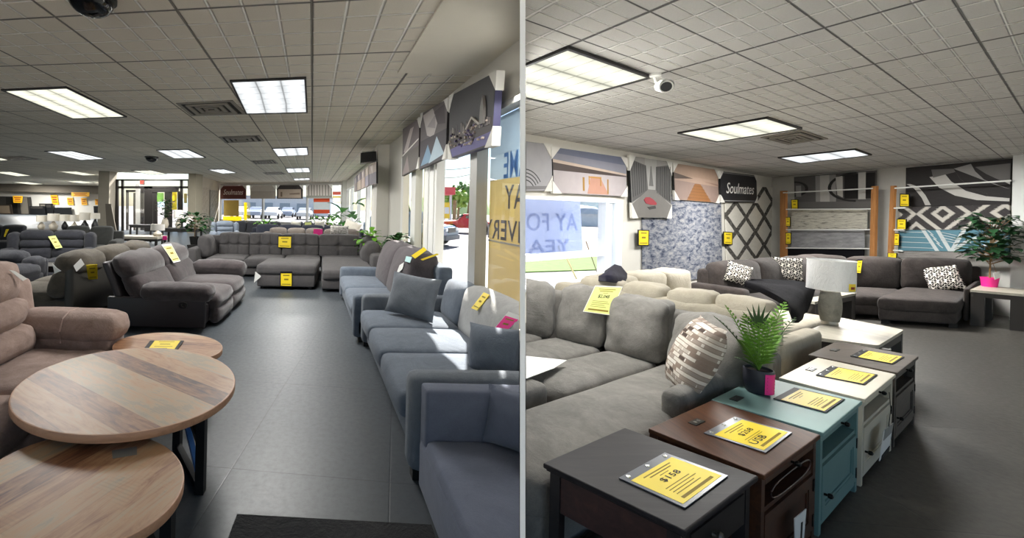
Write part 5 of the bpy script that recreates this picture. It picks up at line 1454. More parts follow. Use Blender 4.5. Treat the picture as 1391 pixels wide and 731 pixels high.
# ------------------------------------------------------------------ pictures on the wall
cardw = plain('corner_card', 'd8d6d0', .7)
def col(c, r=.6): return plain('paint_' + c, c, r, nz=.10)
def picture(label, qpx, plane, off, bg, shapes, depth=.03, corners=(1, 1, 1, 1), clip=None, group=None, edge='1a1a1c', texts=(), cs=.16, name='canvas_picture', side=None):
    a, b = plane
    q = [PW(u, v, a, b, off) for u, v in qpx]; Q = Quad(*q); c = sum(q, Vector()) / 4
    t = thing(name, label, 'picture', (c.x, c.y, min(p.z for p in q)), group)
    mb = MB(); Q.slab(mb, 0, 1, 0, 1, -depth, 0); obj('canvas', mb, [side or col(edge)], t, smooth=False, clip=clip)
    mb = MB(); mats = [bg]; Q.slab(mb, .004, .996, .004, .996, 0, .002, 0)
    d = .002
    for pts, m in shapes:
        if m not in mats: mats.append(m)
        d += .00035; Q.poly(mb, pts, .001, d, mats.index(m))
    for (s_, x0, x1, y0, y1, m) in texts:
        if m not in mats: mats.append(m)
        Q.text(mb, s_, x0, x1, y0, y1, d + .002, mats.index(m))
    obj('print', mb, mats, t, smooth=False, clip=clip, recalc=False)
    asp = (q[1] - q[0]).length / max(1e-3, (q[3] - q[0]).length); cx, cy = cs / max(1, asp) ** .5, cs * min(asp, 1.6)
    for k, (sx_, sy_) in enumerate(((0, 0), (1, 0), (1, 1), (0, 1))):
        if not corners[k]: continue
        mb = MB(); e = lambda x, y: (x if sx_ == 0 else 1 - x, y if sy_ == 0 else 1 - y)
        Q.poly(mb, [e(-.012, -.012), e(cx, -.012), e(-.012, cy)], -depth * 1.1, .008); obj('corner_protector', mb, cardw, t, smooth=False, clip=clip)
    return t, Q
PR_ = (RA, RB)
def band(y0, y1, y0b=None, y1b=None): return [(0.004, y0), (.996, y0b if y0b is not None else y0), (.996, y1b if y1b is not None else y1), (.004, y1)]
def arc(cx, cy, r, a0, a1, w, n=14):
    o = [(cx + r * math.cos(a0 + (a1 - a0) * k / n), cy + r * 1.2 * math.sin(a0 + (a1 - a0) * k / n)) for k in range(n + 1)]
    i = [(cx + (r - w) * math.cos(a0 + (a1 - a0) * k / n), cy + (r - w) * 1.2 * math.sin(a0 + (a1 - a0) * k / n)) for k in range(n + 1)]
    o = [(min(.995, max(.005, x)), min(.995, max(.005, y))) for x, y in o]; i = [(min(.995, max(.005, x)), min(.995, max(.005, y))) for x, y in i]
    return o + i[::-1]
rails_ = [(arc(-.15 + .5, 1.05, .42 - .06 * k, -2.9, -.5, .018), col('1f1f22')) for k in range(4)]
picture('pale grey picture of a curved track, cut by the divider', [(690, 189), (749, 196.5), (750.5, 259), (690, 260)], PR_, .06, col('98979b'), rails_ + [(band(.9, .97), col('6d6b6e'))], clip=CLIP_R, corners=(0, 1, 1, 0), cs=.24)
pier = [(band(.0, .22, 0, .35), col('5c6175')), (band(.12, .28, .20, .42), col('797a86')), (band(.26, .36, .42, .46), col('b6a394')), (band(.33, .52, .47, .50), col('3a2b26')), (band(.50, .98, .50, .98), col('a59d9f')),
        ([(.42, .98), (.47, .56), (.60, .56), (.72, .98)], col('a87c69')), ([(.36, .60), (.385, .60), (.385, .92), (.36, .92)], col('8f6a22')), ([(.70, .60), (.72, .60), (.72, .96), (.70, .96)], col('8f6a22')),
        ([(.44, .56), (.455, .56), (.455, .76), (.44, .76)], col('a57a30')), ([(.60, .56), (.615, .56), (.615, .78), (.60, .78)], col('a57a30')), ([(.44, .57), (.615, .57), (.615, .60), (.44, .60)], col('a57a30'))]
picture('seaside picture of a pier walkway under a blue-grey sky', [(749.8, 199.5), (851, 214.5), (851, 267), (752, 262)], PR_, .07, col('a59d9f'), pier, cs=.17)
def street():
    s = [([(.34, .0), (.62, .0), (.62, .52), (.34, .52)], col('9d9c99')), ([(.01, .05), (.36, .12), (.40, .55), (.01, .75)], col('4b4a49')), ([(.60, .12), (.99, .05), (.99, .75), (.58, .55)], col('504f4d')),
         ([(.47, .12), (.485, .12), (.53, .46), (.42, .46)], col('5c5b5a')), ([(.40, .52), (.58, .52), (.99, .78), (.99, .99), (.01, .99), (.01, .78)], col('6d6a66'))]
    for k in range(7): x = .03 + k * .05; s.append(([(x, .07 + k * .01), (x + .015, .07 + k * .01), (x + .02, .66 - k * .02), (x + .005, .67 - k * .02)], col('262524')))
    for k in range(8): x = .62 + k * .047; s.append(([(x, .12 - k * .005), (x + .014, .12 - k * .005), (x + .010, .58 + k * .018), (x - .004, .57 + k * .018)], col('2a2928')))
    s.append(([(.28, .70), (.33, .655), (.42, .65), (.52, .69), (.60, .75), (.58, .78), (.45, .78), (.33, .76)], col('960f25'))); s.append(([(.36, .82), (.56, .79), (.58, .84), (.42, .86)], col('2b2926')))
    return s
picture('black and white street picture with a red umbrella', [(855, 211.5), (912, 220.5), (911.5, 296), (859, 295.6)], PR_, .09, col('8d8b88'), street(), cs=.16)
dock = [(band(.0, .30, .0, .34), col('98806f')), (band(.30, .62, .34, .62), col('a08878')), ([(.004, .25), (.40, .36), (.004, .42)], col('4a3a30')), ([(.62, .40), (.99, .44), (.99, .50)], col('8a6e60')), (band(.45, .99, .52, .99), col('87736a')),
        ([(.43, .50), (.56, .50), (.80, .99), (.24, .99)], col('7f5530'))] + [([(.40 - .035 * k, .56 + .085 * k), (.60 + .042 * k, .56 + .085 * k), (.61 + .042 * k, .575 + .085 * k), (.395 - .035 * k, .575 + .085 * k)], col('6e4826')) for k in range(5)]
picture('sunset picture of a wooden dock in brown tones', [(914.5, 221.5), (975, 231), (976.5, 275.7), (917, 271.2)], PR_, .07, col('a08878'), dock, cs=.16)
sgn, Qs = picture('black sign lettered Soulmates on the picture wall', [(978, 232.6), (1027.5, 238.6), (1028.5, 275.5), (980, 274.8)], PR_, .09, col('232326'), [(band(.02, .05), col('8b8b8b')), (band(.93, .96), col('8b8b8b'))], cs=.15, texts=(('Soulmates', .13, .91, .34, .70, col('e4e2de')),))

# ------------------------------------------------------------------ rugs
def rugmat(name, fn, rough=.95):
    t = NT(name); uv = t.n('UVMap').outputs[0]; sp = t.n('SeparateXYZ'); t.l(uv, sp.inputs[0])
    c = fn(t, sp.outputs[0], sp.outputs[1], uv); t.bsdf(c, rough, 0, .15, bump=t.noise(uv, 160, 2), bstr=.4, bdist=.01); return t.m
def distressed(c1, c2, c3, sc_, stretch=(1, 1, 1), th=(.35, .5, .65)):
    def f(t, u, v, uv):
        mp = t.n('Mapping'); mp.inputs['Scale'].default_value = stretch; t.l(uv, mp.inputs[0])
        n = t.noise(mp.outputs[0], sc_, 8, .75, .4); return t.ramp(n, [(th[0], c1), (th[1], c2), (th[2], c3)])
    return f
def trellis(t, u, v, uv):
    n = t.noise(uv, 9, 4, .7); du = t.math('ADD', u, t.math('MULTIPLY', t.math('SUBTRACT', n, .5), .03))
    def fam(s):
        x = t.math('ADD', t.math('MULTIPLY', du, 3.0), t.math('MULTIPLY', v, s * 2.6)); a = t.math('ABSOLUTE', t.math('SUBTRACT', t.math('FRACT', x), .5)); return t.math('GREATER_THAN', a, .395)
    l = t.math('MAXIMUM', fam(1), fam(-1)); nn = t.noise(uv, 30, 4, .7)
    base = t.mix(nn, lin('cbc7bd'), lin('e6e3da')); return t.mix(t.math('MULTIPLY', l, t.ramp(nn, [(.3, (1, 1, 1, 1)), (.75, (.72, .72, .72, 1))])), base, lin('221f1d'))
def shag(t, u, v, uv):
    n = t.noise(uv, 40, 3, .8); uu = t.math('ADD', u, t.math('MULTIPLY', t.math('SUBTRACT', n, .5), .05)); vv_ = t.math('ADD', v, t.math('MULTIPLY', t.math('SUBTRACT', n, .5), .12))
    x = t.math('ABSOLUTE', t.math('SUBTRACT', t.math('FRACT', t.math('ADD', t.math('MULTIPLY', uu, 1.95), .62)), .5)); y = t.math('ABSOLUTE', t.math('SUBTRACT', vv_, .32))
    d = t.math('ADD', t.math('MULTIPLY', x, 2), t.math('MULTIPLY', y, 1.15)); k = t.math('FRACT', t.math('MULTIPLY', d, 1.75))
    r = t.ramp(k, [(0, '252328'), (.36, '252328'), (.44, 'cfcbc2'), (.74, 'cfcbc2'), (.82, '252328')])
    return t.mix(t.math('MULTIPLY', n, .45), r, lin('77736f'))
def dark_weave(c):
    def f(t, u, v, uv):
        mp = t.n('Mapping'); mp.inputs['Scale'].default_value = (3, 40, 1); t.l(uv, mp.inputs[0]); n = t.noise(mp.outputs[0], 4, 5, .7); a = lin(c)
        return t.mix(n, tuple(x * .5 for x in a[:3]) + (1,), tuple(x * 1.35 for x in a[:3]) + (1,))
    return f
def rug(label, qpx, plane, off, mat, shapes=(), group=None, th=.018, cat='rug', clip=None):
    a, b = plane; q = [PW(u, v, a, b, off) for u, v in qpx]; Q = Quad(*q); c = sum(q, Vector()) / 4
    mb = MB(); mats = [mat]; Q.slab(mb, 0, 1, 0, 1, -th, 0, 0); d = 0
    for pts, m in shapes:
        if m not in mats: mats.append(m)
        d += .0008; Q.poly(mb, pts, -.002, d, mats.index(m))
    o = obj('hanging_rug', mb, mats, smooth=False, clip=clip, recalc=False); return tag(o, label, cat, group)
RW = (RCx, e2); GRP_R = 'rugs hung on the walls of the right floor'
rug('blue-grey distressed rug hanging on the picture wall beside the window', [(872.5, 262), (979.5, 268), (981.5, 372), (873.5, 394)], PR_, .03, rugmat('rug_blue', distressed('2f374c', '787c87', 'a09f9f', 16, (1, 1.4, 1), (.38, .49, .62))))
rug('white rug with black diamond trellis hanging right of the blue-grey one', [(985, 252), (1060, 255), (1059.5, 353), (987, 358)], PR_, .03, rugmat('rug_trellis', trellis))
sil = col('9a9896'); dkr = col('2c2b2b'); lt = col('c4c2bd'); mid = col('6e6c6a')
circ = [([(.30, .02), (.56, .02), (.56, .98), (.30, .98)], sil), ([(.36, .02), (.48, .02), (.48, .98), (.36, .98)], lt), ([(.005, .78), (.995, .80), (.995, .98), (.005, .98)], mid), (arc(.0, .38, .20, -1.6, 1.57, .04), dkr), (arc(.80, .40, .34, 1.6, 4.7, .04), dkr),
        ([(.66, .05), (.995, .05), (.995, .72), (.66, .72)], col('242323')), ([(.82, .02), (.90, .02), (.90, .74), (.82, .74)], lt), ([(.56, .10), (.64, .08), (.64, .68), (.58, .6)], lt), ([(.03, .28), (.10, .28), (.10, .62), (.03, .62)], sil)]
rug('grey and black rug with circles, topmost on the left rug rack', [(1078.5, 240.5), (1189.5, 231.5), (1189, 284), (1079.5, 284)], RW, .10, rugmat('rug_circles', dark_weave('6b6968')), circ)
rug('cream rug with dark speckles, second from the top on the left rug rack', [(1075, 285), (1177.5, 283), (1177, 312), (1075, 312.5)], RW, .24, rugmat('rug_cream', distressed('4d4a46', 'bab6aa', 'cfccbe', 7, (1, 3, 1), (.36, .46, .6))))
rug('plain mottled grey rug, third on the left rug rack', [(1074, 312.5), (1173.6, 312.5), (1173.6, 337), (1074, 337.5)], RW, .30, rugmat('rug_grey', distressed('7d7d80', '929294', 'a5a5a6', 5)))
rug('black rug, lowest on the left rug rack', [(1070, 337), (1173.6, 337), (1172.5, 352), (1070, 350)], RW, .36, rugmat('rug_black', dark_weave('141318')))
def sweep(pts, w):
    o = [(x, y) for x, y in pts]; return o + [(min(.995, x + w), y) for x, y in reversed(o)]
sw = [(sweep([(.50, .12), (.56, .36), (.68, .62), (.86, .80), (.995, .85)], .0) + [(.995, .66), (.90, .58), (.78, .42), (.70, .22), (.66, .04)], sil),
      ([(.26, .28), (.36, .55), (.52, .76), (.72, .88), (.995, .93), (.995, .86), (.80, .80), (.62, .66), (.48, .42), (.42, .24)], lt),
      ([(.01, .42), (.10, .55), (.18, .78), (.22, .97), (.28, .97), (.22, .72), (.14, .50), (.05, .42)], lt), ([(.86, .36), (.995, .56), (.995, .48), (.93, .36)], lt), ([(.70, .12), (.80, .30), (.93, .48), (.995, .5), (.995, .1)], mid), ([(.28, .10), (.5, .12), (.52, .2), (.3, .3)], mid)]
rug('charcoal rug with pale sweeping curves, topmost on the right rug rack', [(1230.6, 228), (1374, 215.5), (1372, 278), (1230, 281)], RW, .10, rugmat('rug_swirl', dark_weave('403e3e')), sw)
rug('black and cream shaggy diamond rug, second on the right rug rack', [(1219.7, 282), (1371.5, 277.5), (1371, 312), (1219.7, 312)], RW, .22, rugmat('rug_shag', shag))
wl_ = col('b9bfbf'); tl_ = [([(.24, .0), (.28, .0), (.42, .99), (.38, .99)], wl_), ([(.38, .0), (.42, .0), (.54, .99), (.50, .99)], wl_), ([(.62, .0), (.66, .0), (.55, .99), (.51, .99)], wl_), ([(.92, .02), (.97, .06), (.70, .5), (.56, .99), (.53, .95), (.66, .44)], wl_), ([(.99, .28), (.99, .36), (.70, .99), (.65, .99)], wl_)]
tl_ += [([(.02, .25 * k + .06), (.26 + .035 * k, .25 * k + .10), (.26 + .035 * k, .25 * k + .125), (.02, .25 * k + .085)], wl_) for k in range(4)]
tl_ += [([(.30 + .03 * k, .2 * k), (.36 + .03 * k, .0 + .2 * k + .25), (.365 + .03 * k, .2 * k + .23), (.31 + .03 * k, .2 * k)], wl_) for k in range(4)] + [([(.68 + .06 * k, .36 - .06 * k), (.70 + .06 * k, .62 - .06 * k), (.705 + .06 * k, .62 - .06 * k), (.69 + .06 * k, .36 - .06 * k)], wl_) for k in range(4)] + [([(.44, .1 + .12 * k), (.58, .25 + .12 * k), (.58, .27 + .12 * k), (.44, .12 + .12 * k)], wl_) for k in range(4)]
rug('teal rug with pale leaf lines, third on the right rug rack', [(1220.5, 312.8), (1371, 312.2), (1371, 343), (1220, 340.5)], RW, .28, rugmat('rug_teal', dark_weave('5c8391')), tl_)
rug('grey streaked rug, lowest on the right rug rack', [(1220, 341), (1371, 343.5), (1371, 353), (1220, 351.5)], RW, .34, rugmat('rug_streak', distressed('3b3837', '7d7a77', 'aaa6a0', 4, (1, 8, 1))))
# racks: timber uprights and white arms
pine = wood('pine_post', ['8f6238', 'a87444', 'bb8853'], 8, .6, along='z')
def rack(label, posts, rails, offs, plane):
    a, b = plane; p0 = PW(*posts[0][0], a, b, offs); t = thing('rug_rack', label, 'rug rack', (p0.x, p0.y, 0))
    for (uT, vT), (uB, vB), w_, off in posts:
        pa, pb = PW(uT, vT, a, b, off), PW(uB, vB, a, b, off); pb = pb + (pb - pa) * (pb.z / max(.05, pa.z - pb.z)) * 1.0
        pb.z = 0; pa2 = PW(uT + w_, vT, a, b, off); wv = (pa2 - pa); wv.z = 0; nv = Vector((-wv.y, wv.x, 0)).normalized() * .05
        mb = MB(); v = [pb, pb + wv, pb + wv + nv, pb + nv, pa, pa + wv, pa + wv + nv, pa + nv]
        mb.add(v, [(3, 2, 1, 0), (4, 5, 6, 7), (0, 1, 5, 4), (1, 2, 6, 5), (2, 3, 7, 6), (3, 0, 4, 7)]); obj('post', mb, pine, t, smooth=False)
    for p1, p2, off in rails:
        mb = MB(); mb.tube([PW(*p1, a, b, off), PW(*p2, a, b, off)], .014, 8); obj('arm_rail', mb, white_trim, t)
    return t
rack('left pair of timber rack posts with white rails holding rugs', [((1059.5, 259.5), (1059.5, 345), 7.5, .42), ((1183.5, 253), (1181.2, 345), 6.5, .42)], [((1064, 262), (1186, 256), .42), ((1064, 284.5), (1184, 284), .40), ((1064, 312.2), (1184, 312.2), .40), ((1064, 337), (1183, 338), .40)], .42, RW)
rack('right timber rack post with white rails holding rugs', [((1209.5, 252.5), (1205.5, 345), 5, .42)], [((1212, 256), (1373, 245.5), .40), ((1211, 283), (1230, 282.5), .40), ((1210, 312.5), (1228, 312.5), .38), ((1209, 340), (1226, 341), .38)], .42, RW)
GT = 'yellow price signs on the rug walls'
for px, pl, off, lb_ in ((((866, 312), (881.5, 312.5), (881, 334), (866, 334)), PR_, .08, 'yellow price sign on the wall left of the blue-grey rug'), (((982, 314.5), (995, 315.3), (994.5, 333), (982, 332)), PR_, .06, 'yellow price sign at the left edge of the trellis rug'),
        (((1075, 271), (1084.3, 271), (1084.5, 285), (1075.5, 285)), RW, .3, 'yellow price sign at the circle rug on the left rack'), (((1067.5, 295), (1074, 295), (1074, 308), (1067.5, 307.5)), RW, .4, 'yellow price sign at the cream rug on the left rack'), (((1067.5, 316), (1075, 316), (1075, 332), (1067.5, 332)), RW, .42, 'yellow price sign at the plain grey rug on the left rack'),
        (((1222.8, 263.2), (1236, 263.5), (1236, 281), (1222.5, 281)), RW, .3, 'yellow price sign at the sweeping-curve rug'), (((1218.8, 297.3), (1232, 297.6), (1231.5, 312), (1218.5, 312)), RW, .34, 'yellow price sign at the shaggy diamond rug'), (((1214.8, 316.6), (1222.3, 317), (1222, 334), (1214.5, 333.6)), RW, .36, 'yellow price sign at the teal rug'), (((1206, 343.6), (1219, 344), (1219, 352), (1206, 352)), RW, .44, 'yellow price sign at the lowest streaked rug')):
    price_sign(lb_, Quad(*[PW(u, v, *pl, off) for u, v in px]), small=True, group=GT, margin=(.08, .08, .06, .06), th=.008)
price_sign('yellow price card standing behind the lamp shade on the dark sectional', on_surface([(1163, 352.5), (1170, 352), (1167, 372), (1161, 371)], [SD], .03), small=True, th=.006)
price_sign('pale green price sign reading $2,048 over the grey sectional back', on_surface([(807, 389.5), (844, 391), (827.5, 429.5), (790.5, 424.5)], [SG], .012), pale, price='$2,048', margin=(.02, .02, .03, .02), sleeve=white_card)
mb = MB()
# ================================================================== LEFT FLOOR, FARTHER THINGS
tuft = fabric('charcoal_tweed', '5b5858', '474546', 3, 150)
ex_ = unit((1, .08)); ey_ = Vector((-ex_.y, ex_.x))
FT = Fr((-3.62, 9.25), ex_, ey_)
def tufted(nx=2, nz=1, amp=.07):
    def f(v, u):
        front = np.clip(-u[:, 1], 0, 1) ** 2; d = 0
        for i in range(nx):
            cx = -1 + 2 * (i + 1) / (nx + 1)
            for k in range(nz):
                cz = -1 + 2 * (k + 1) / (nz + 1)
                d = d + np.exp(-(((u[:, 0] - cx) / .16) ** 2 + ((u[:, 2] - cz) / .2) ** 2))
            d = d + .5 * np.exp(-((u[:, 0] - cx) / .06) ** 2)
        for k in range(nz): d = d + .45 * np.exp(-((u[:, 2] - (-1 + 2 * (k + 1) / (nz + 1))) / .07) ** 2)
        v[:, 1] += amp * front * np.clip(d, 0, 1.2); return v
    return f
t = thing('sectional_sofa', 'charcoal tufted sectional with a chaise, facing down the left aisle', 'sofa', FT.pt(2.1, .5)); ST = t
def st_(nm, b, r=.05, puff=(0, 0, 0), **kw): return soft(t, nm, FT, b, r, tuft, puff, **kw)
st_('base', (.25, 2.9, .04, 1.2, .05, .24), .03, m=1); st_('base', (2.95, 3.95, -1.55, 1.2, .05, .24), .03, m=1)
for k in range(3): st_('seat_cushion', (.42 + .84 * k, 1.25 + .84 * k, -.02, 1.0, .22, .41), .06, (0, .01, .03), m=4, seed=k)
st_('seat_cushion', (2.96, 3.96, -1.58, 1.0, .22, .42), .06, (0, .01, .03), m=4, seed=8)
st_('back_frame', (.2, 4.25, 1.02, 1.24, .1, .84), .05, m=2)
for k, (a, b) in enumerate(((.52, 1.22), (1.23, 1.99), (2.0, 2.88), (2.89, 3.86))): st_('back_cushion', (a, b, .78, 1.05, .38, .91), .06, (0, .03, .02), lean=.12, m=25, seed=k, disp=tufted(2 if k < 3 else 1, 1))
st_('arm_panel', (.0, .24, .0, 1.2, .06, .62), .07, m=2, lean=.0)
soft(t, 'side_cushion', Fr(FT.pt(.22, .95).to_2d(), -ey_, ex_), (0, .62, -.02, .22, .38, .86), .08, tuft, (0, .06, .02), lean=-.10, wr=.012, m=5, seed=4)
st_('arm_panel', (3.98, 4.25, -.9, 1.2, .06, .62), .08, m=2)
soft(t, 'side_cushion', Fr(FT.pt(3.86, .15).to_2d(), ey_, -ex_), (0, .72, -.30, -.02, .38, .94), .12, tuft, (0, .08, .02), lean=-.1, wr=.02, m=5, seed=14)
soft(t, 'side_cushion', Fr(FT.pt(3.80, -.35).to_2d(), ey_, -ex_), (0, .60, -.34, -.06, .36, .84), .12, tuft, (0, .08, .02), lean=-.15, wr=.02, m=5, seed=15)
oo = G(347, 393); FO2 = Fr(oo.to_2d(), (1, .02), (0, 1)); wo = (G(434, 393) - oo).length
t = thing('ottoman', 'charcoal tweed ottoman with a yellow sign, before the tufted sectional', 'ottoman', FO2.pt(wo / 2, .6)); OT = t
soft(t, 'base', FO2, (.02, wo - .10, .01, 1.02, .05, .29), .03, tuft, m=1); soft(t, 'cushion', FO2, (0, wo - .08, -.01, 1.04, .27, .47), .06, tuft, (0, .01, .03), m=4)
for x in (.08, wo - .22):
    mb = MB(); mb.box(x, x + .06, .06, .12, 0, .06, fr=FO2); obj('foot', mb, foot_black, t, smooth=False)
# signs around it
price_sign('yellow price sign hung over the back of the tufted sectional', on_surface([(378, 320), (396.5, 320), (396, 337.5), (377.5, 336.5)], [ST], .02), small=True)
price_sign('yellow price sign on the front of the charcoal ottoman', on_surface([(381, 368.5), (397.5, 368.5), (397.5, 389), (380.8, 388.5)], [OT], .02), small=True, margin=(.06, .06, .13, .04))
hh = OT; Qa = Quad(*[PY(u, v, FO2.pt(0, -.03).y) for u, v in ((347, 369), (354.5, 375), (354, 376.5), (345, 384))]); mb = MB(); Qa.slab(mb, 0, 1, 0, 1, 0, .006); o = obj('price_sign', mb, white_card, smooth=False); tag(o, 'white arrow-shaped tag on the left corner of the charcoal ottoman', 'price tag')
# signs on the nearer sofas
price_sign('pale yellow price card hung over the top of the dark brown recliner sofa', on_surface([(218, 333.5), (231, 332), (244, 356), (234.5, 358)], [S5], .02, (232, 346)), pale, small=True, sleeve=white_card)
price_sign('bright yellow price card at the corner between the brown and olive sofas', on_surface([(114, 356.5), (129, 355.5), (129.5, 375.5), (117, 376.5)], [S5, S6], .03, (126, 366)), small=True, sleeve=yel)
Qw = on_surface([(109, 351), (114, 359), (103, 369), (99, 361)], [S6, S5], .03, (107, 361)); mb = MB(); Qw.slab(mb, 0, 1, 0, 1, 0, .004); o = obj('hanging_tag', mb, white_card, smooth=False); tag(o, 'white paper tag beside the bright yellow card on the olive sofa', 'tag')
price_sign('pale green price card on the charcoal recliner loveseat', on_surface([(66, 322), (76, 320.8), (85.5, 337), (76, 338.5)], [S7], .03), pale, small=True, sleeve=pale)
price_sign('yellow price card on the dark grey loveseat', on_surface([(106, 321), (113.5, 320.8), (115.5, 333), (108.5, 333.6)], [S7b], .03), small=True)
Qw = on_surface([(74, 357), (80, 363), (86, 367), (77, 370.5)], [S7, TBK, S6], .03); mb = MB(); Qw.slab(mb, 0, 1, 0, 1, 0, .004); o = obj('hanging_tag', mb, white_card, smooth=False); tag(o, 'white paper tag on the front of the charcoal recliner loveseat', 'tag')
Qw = on_surface([(8, 367), (16, 368.5), (33, 379), (27, 382)], [S8], .02, (20, 379)); mb = MB(); Qw.slab(mb, 0, 1, 0, 1, 0, .006); o = obj('price_sign', mb, white_card, smooth=False); tag(o, 'white card lying over the top of the taupe recliner sofa back', 'price tag')
price_sign('yellow and white card on the black loveseat at the far left edge', on_surface([(9, 312), (13, 311.5), (8, 322), (6, 321.5)], [S10], .03), small=True, sleeve=yel)
# cards on the window sofas
price_sign('long yellow price card on the light grey back cushion of the window sofa', on_surface([(659, 398.5), (667, 402), (650, 423.5), (642, 420)], [S3], .015), small=True, sleeve=yel, clip=CLIP_L)
price_sign('hot pink price card in a black frame at the right edge of the window sofa', on_surface([(693, 424), (712, 431), (690, 452), (671, 450.5)], [S3], .015, (690, 440)), pink, sleeve=white_card, small=True, margin=(.03, .03, .2, .03), clip=CLIP_L)
for px, pm, lb in (([(576, 337), (580, 341), (564, 352.5), (559, 348.5)], yel, 'yellow price card on the first rounded cushion of the slate loveseat'), ([(553, 349), (561, 350.5), (558, 358), (551, 356)], plain('card_aqua', '9fc6c6', .5), 'aqua card just left of the yellow card on the slate loveseat'),
                   ([(593, 345), (596, 346.5), (574, 354.5), (571, 353)], yel, 'thin yellow card on the second rounded cushion of the slate loveseat'), ([(545, 361), (551, 357), (549, 366), (540, 374)], white_card, 'white paper on the far side of the slate loveseat cushion')):
    Qw = on_surface(px, [S2], .012); mb = MB(); Qw.slab(mb, 0, 1, 0, 1, 0, .005); o = obj('price_sign', mb, pm, smooth=False); tag(o, lb, 'price tag')
mb = MB(); Qw = on_surface([(513, 380.5), (523, 379.8), (531, 384.8), (517, 385.6)], [S2], .004); 

# --- sofas near the far shop window
grey_d = fabric('dark_slate', '3c3d42', '2c2d31', 3, 120); brn_d = fabric('mid_brown_grey', '6a625b', '524b46', 3, 120); navy_d = fabric('navy_fabric', '2a2d38', '1e212a', 3, 120)
bluegrey = fabric('pale_blue_grey', '7f8894', '68717c', 3, 120); ivory_f = fabric('ivory_fabric', 'c9c4b8', 'aaa598', 3, 120)
def far_sofa(label, u0, u1, y, h, mat, n=3, yaw=0, d=.95, name='sofa', **kw):
    w = (u1 - u0) / 580 * y / math.cos(yaw); return sofa(name, label, fr_y(u0, y, yaw), w, d, h, mat, n=n, m=2, **kw)
far_sofa('dark slate sofa below the yellow poster of the far shop window', 308, 386, 17.0, .90, grey_d, 4, .02)
far_sofa('dark navy sofa with two white pillows, under the far shop window', 391, 444, 18.5, .88, navy_d, 3, .02); 
for u, lb in ((402, 'left white pillow on the navy sofa by the far shop window'), (434, 'right white pillow on the navy sofa by the far shop window')):
    throw_pillow(lb, ivory_f, PY(u, 305, 18.75), .45, .3, .14, (0, -1), .2, seed=u)
Qw = Quad(*[PY(u, v, 18.2) for u, v in ((414, 302), (423, 302), (423, 309.5), (414, 309.5))]); mb = MB(); Qw.slab(mb, 0, 1, 0, 1, 0, .01); o = obj('price_sign', mb, pale, smooth=False); tag(o, 'pale green price sign at the middle of the navy sofa', 'price sign')
BS = far_sofa('brown-grey sofa right behind the tufted sectional', 352, 500, 12.3, .905, brn_d, 5, .02)
far_sofa('navy sofa behind the brown-grey one', 336, 478, 14.6, .90, navy_d, 4, .0)
chr_ = recl('recliner_chair', 'pale blue-grey recliner chair left of the dark slate sofa', fr_y(287, 14.6, .35), 1.0, .9, .98, bluegrey, 1, 5, .2)
far_sofa('low teal-grey chaise behind the left end of the tufted sectional', 309, 347, 12.0, .62, fabric('teal_grey', '727a79', '5c6463', 3, 120), 2, .03, seat=.5, arm=(.12, .55))
Qw = Quad(*[PY(u, v, 12.05) for u, v in ((426, 311), (438.5, 311.5), (438, 319.5), (425.5, 319))]); mb = MB(); Qw.slab(mb, 0, 1, 0, 1, 0, .012); o = obj('price_sign', mb, pink, smooth=False); tag(o, 'hot pink price sign on the brown-grey sofa behind the tufted sectional', 'price sign')
throw_pillow('speckled grey pillow at the right end of the brown-grey sofa', rugmat('pillow_speckle', distressed('3f3d3d', 'a3a09a', 'c8c5bd', 9)), PY(461, 313, 12.55), .55, .28, .16, (0, -1), .2, seed=31)
throw_pillow('white and tan pillow near the corner pier by the far windows', ivory_f, PY(478, 309, 13.6), .62, .42, .2, (-.5, -1), .3, roll=.3, seed=33)
far_sofa('dark armchair back beside the window column', 489, 496, 11.55, .98, navy_d, 1, 0, d=.6, arms=(0, 0), name='armchair')

# --- entrance with glazed doors
YE = YV + .3
def vp(u, v, y=YE): return PY(u, v, y)
def fbar(mb, u0, u1, v0, v1, y=YE, d=.12, mi=0):
    q = [vp(u0, v0, y), vp(u1, v0, y), vp(u1, v1, y), vp(u0, v1, y)]; Quad(*q, toward=Vector((q[0].x, 0, q[0].z))).slab(mb, 0, 1, 0, 1, -d, 0, mi)
mb = MB()
for b in ((152, 160, 244, 345), (152, 256.5, 243.5, 245.5), (160, 257, 253, 256), (164.5, 167, 244, 345), (244.5, 247.5, 244, 345), (255, 257.5, 244, 345), (196, 207, 253, 345), (207, 242, 255.5, 261)): fbar(mb, *b)
dr1 = struct('door_1', mb, dark_frame, smooth=False)
mb = MB()
for b in ((208, 213, 260, 336), (223.5, 233, 260, 336), (241, 244, 260, 336)): fbar(mb, *b, YE + .02)
fbar(mb, 208, 244, 329, 345, YE + .02); obj('door_leaf', mb, dark_frame, dr1, smooth=False)
mb = MB()
for b in ((171, 173.5, 258, 340), (181, 184, 262, 340), (190, 195, 256, 340), (171, 184, 258, 261)): fbar(mb, *b, YE + 1.2)
fbar(mb, 171, 195, 322, 324, YE + 1.2); obj('inner_door_frame', mb, dark_frame, dr1, smooth=False)
mb = MB(); fbar(mb, 160, 257, 244, 345, YE + .05, .006); obj('pane', mb, glass, dr1, smooth=False)
mb = MB(); fbar(mb, 184, 190, 250, 335, YE + 1.0, .05); struct('trim_3', mb, white_trim, smooth=False)
# leaning rug roll and flat boards by the grey column
mb = MB(); q = [vp(143, 277, 22.2), vp(150.5, 277, 22.2), vp(161, 330, 22.2), vp(146, 330, 22.2)]; Quad(*q).slab(mb, 0, 1, 0, 1, -.06, 0); o = obj('leaning_board', mb, plain('board_grey', '5d574e', .8), smooth=False); tag(o, 'dark grey board leaning on the column left of the entrance', 'board')
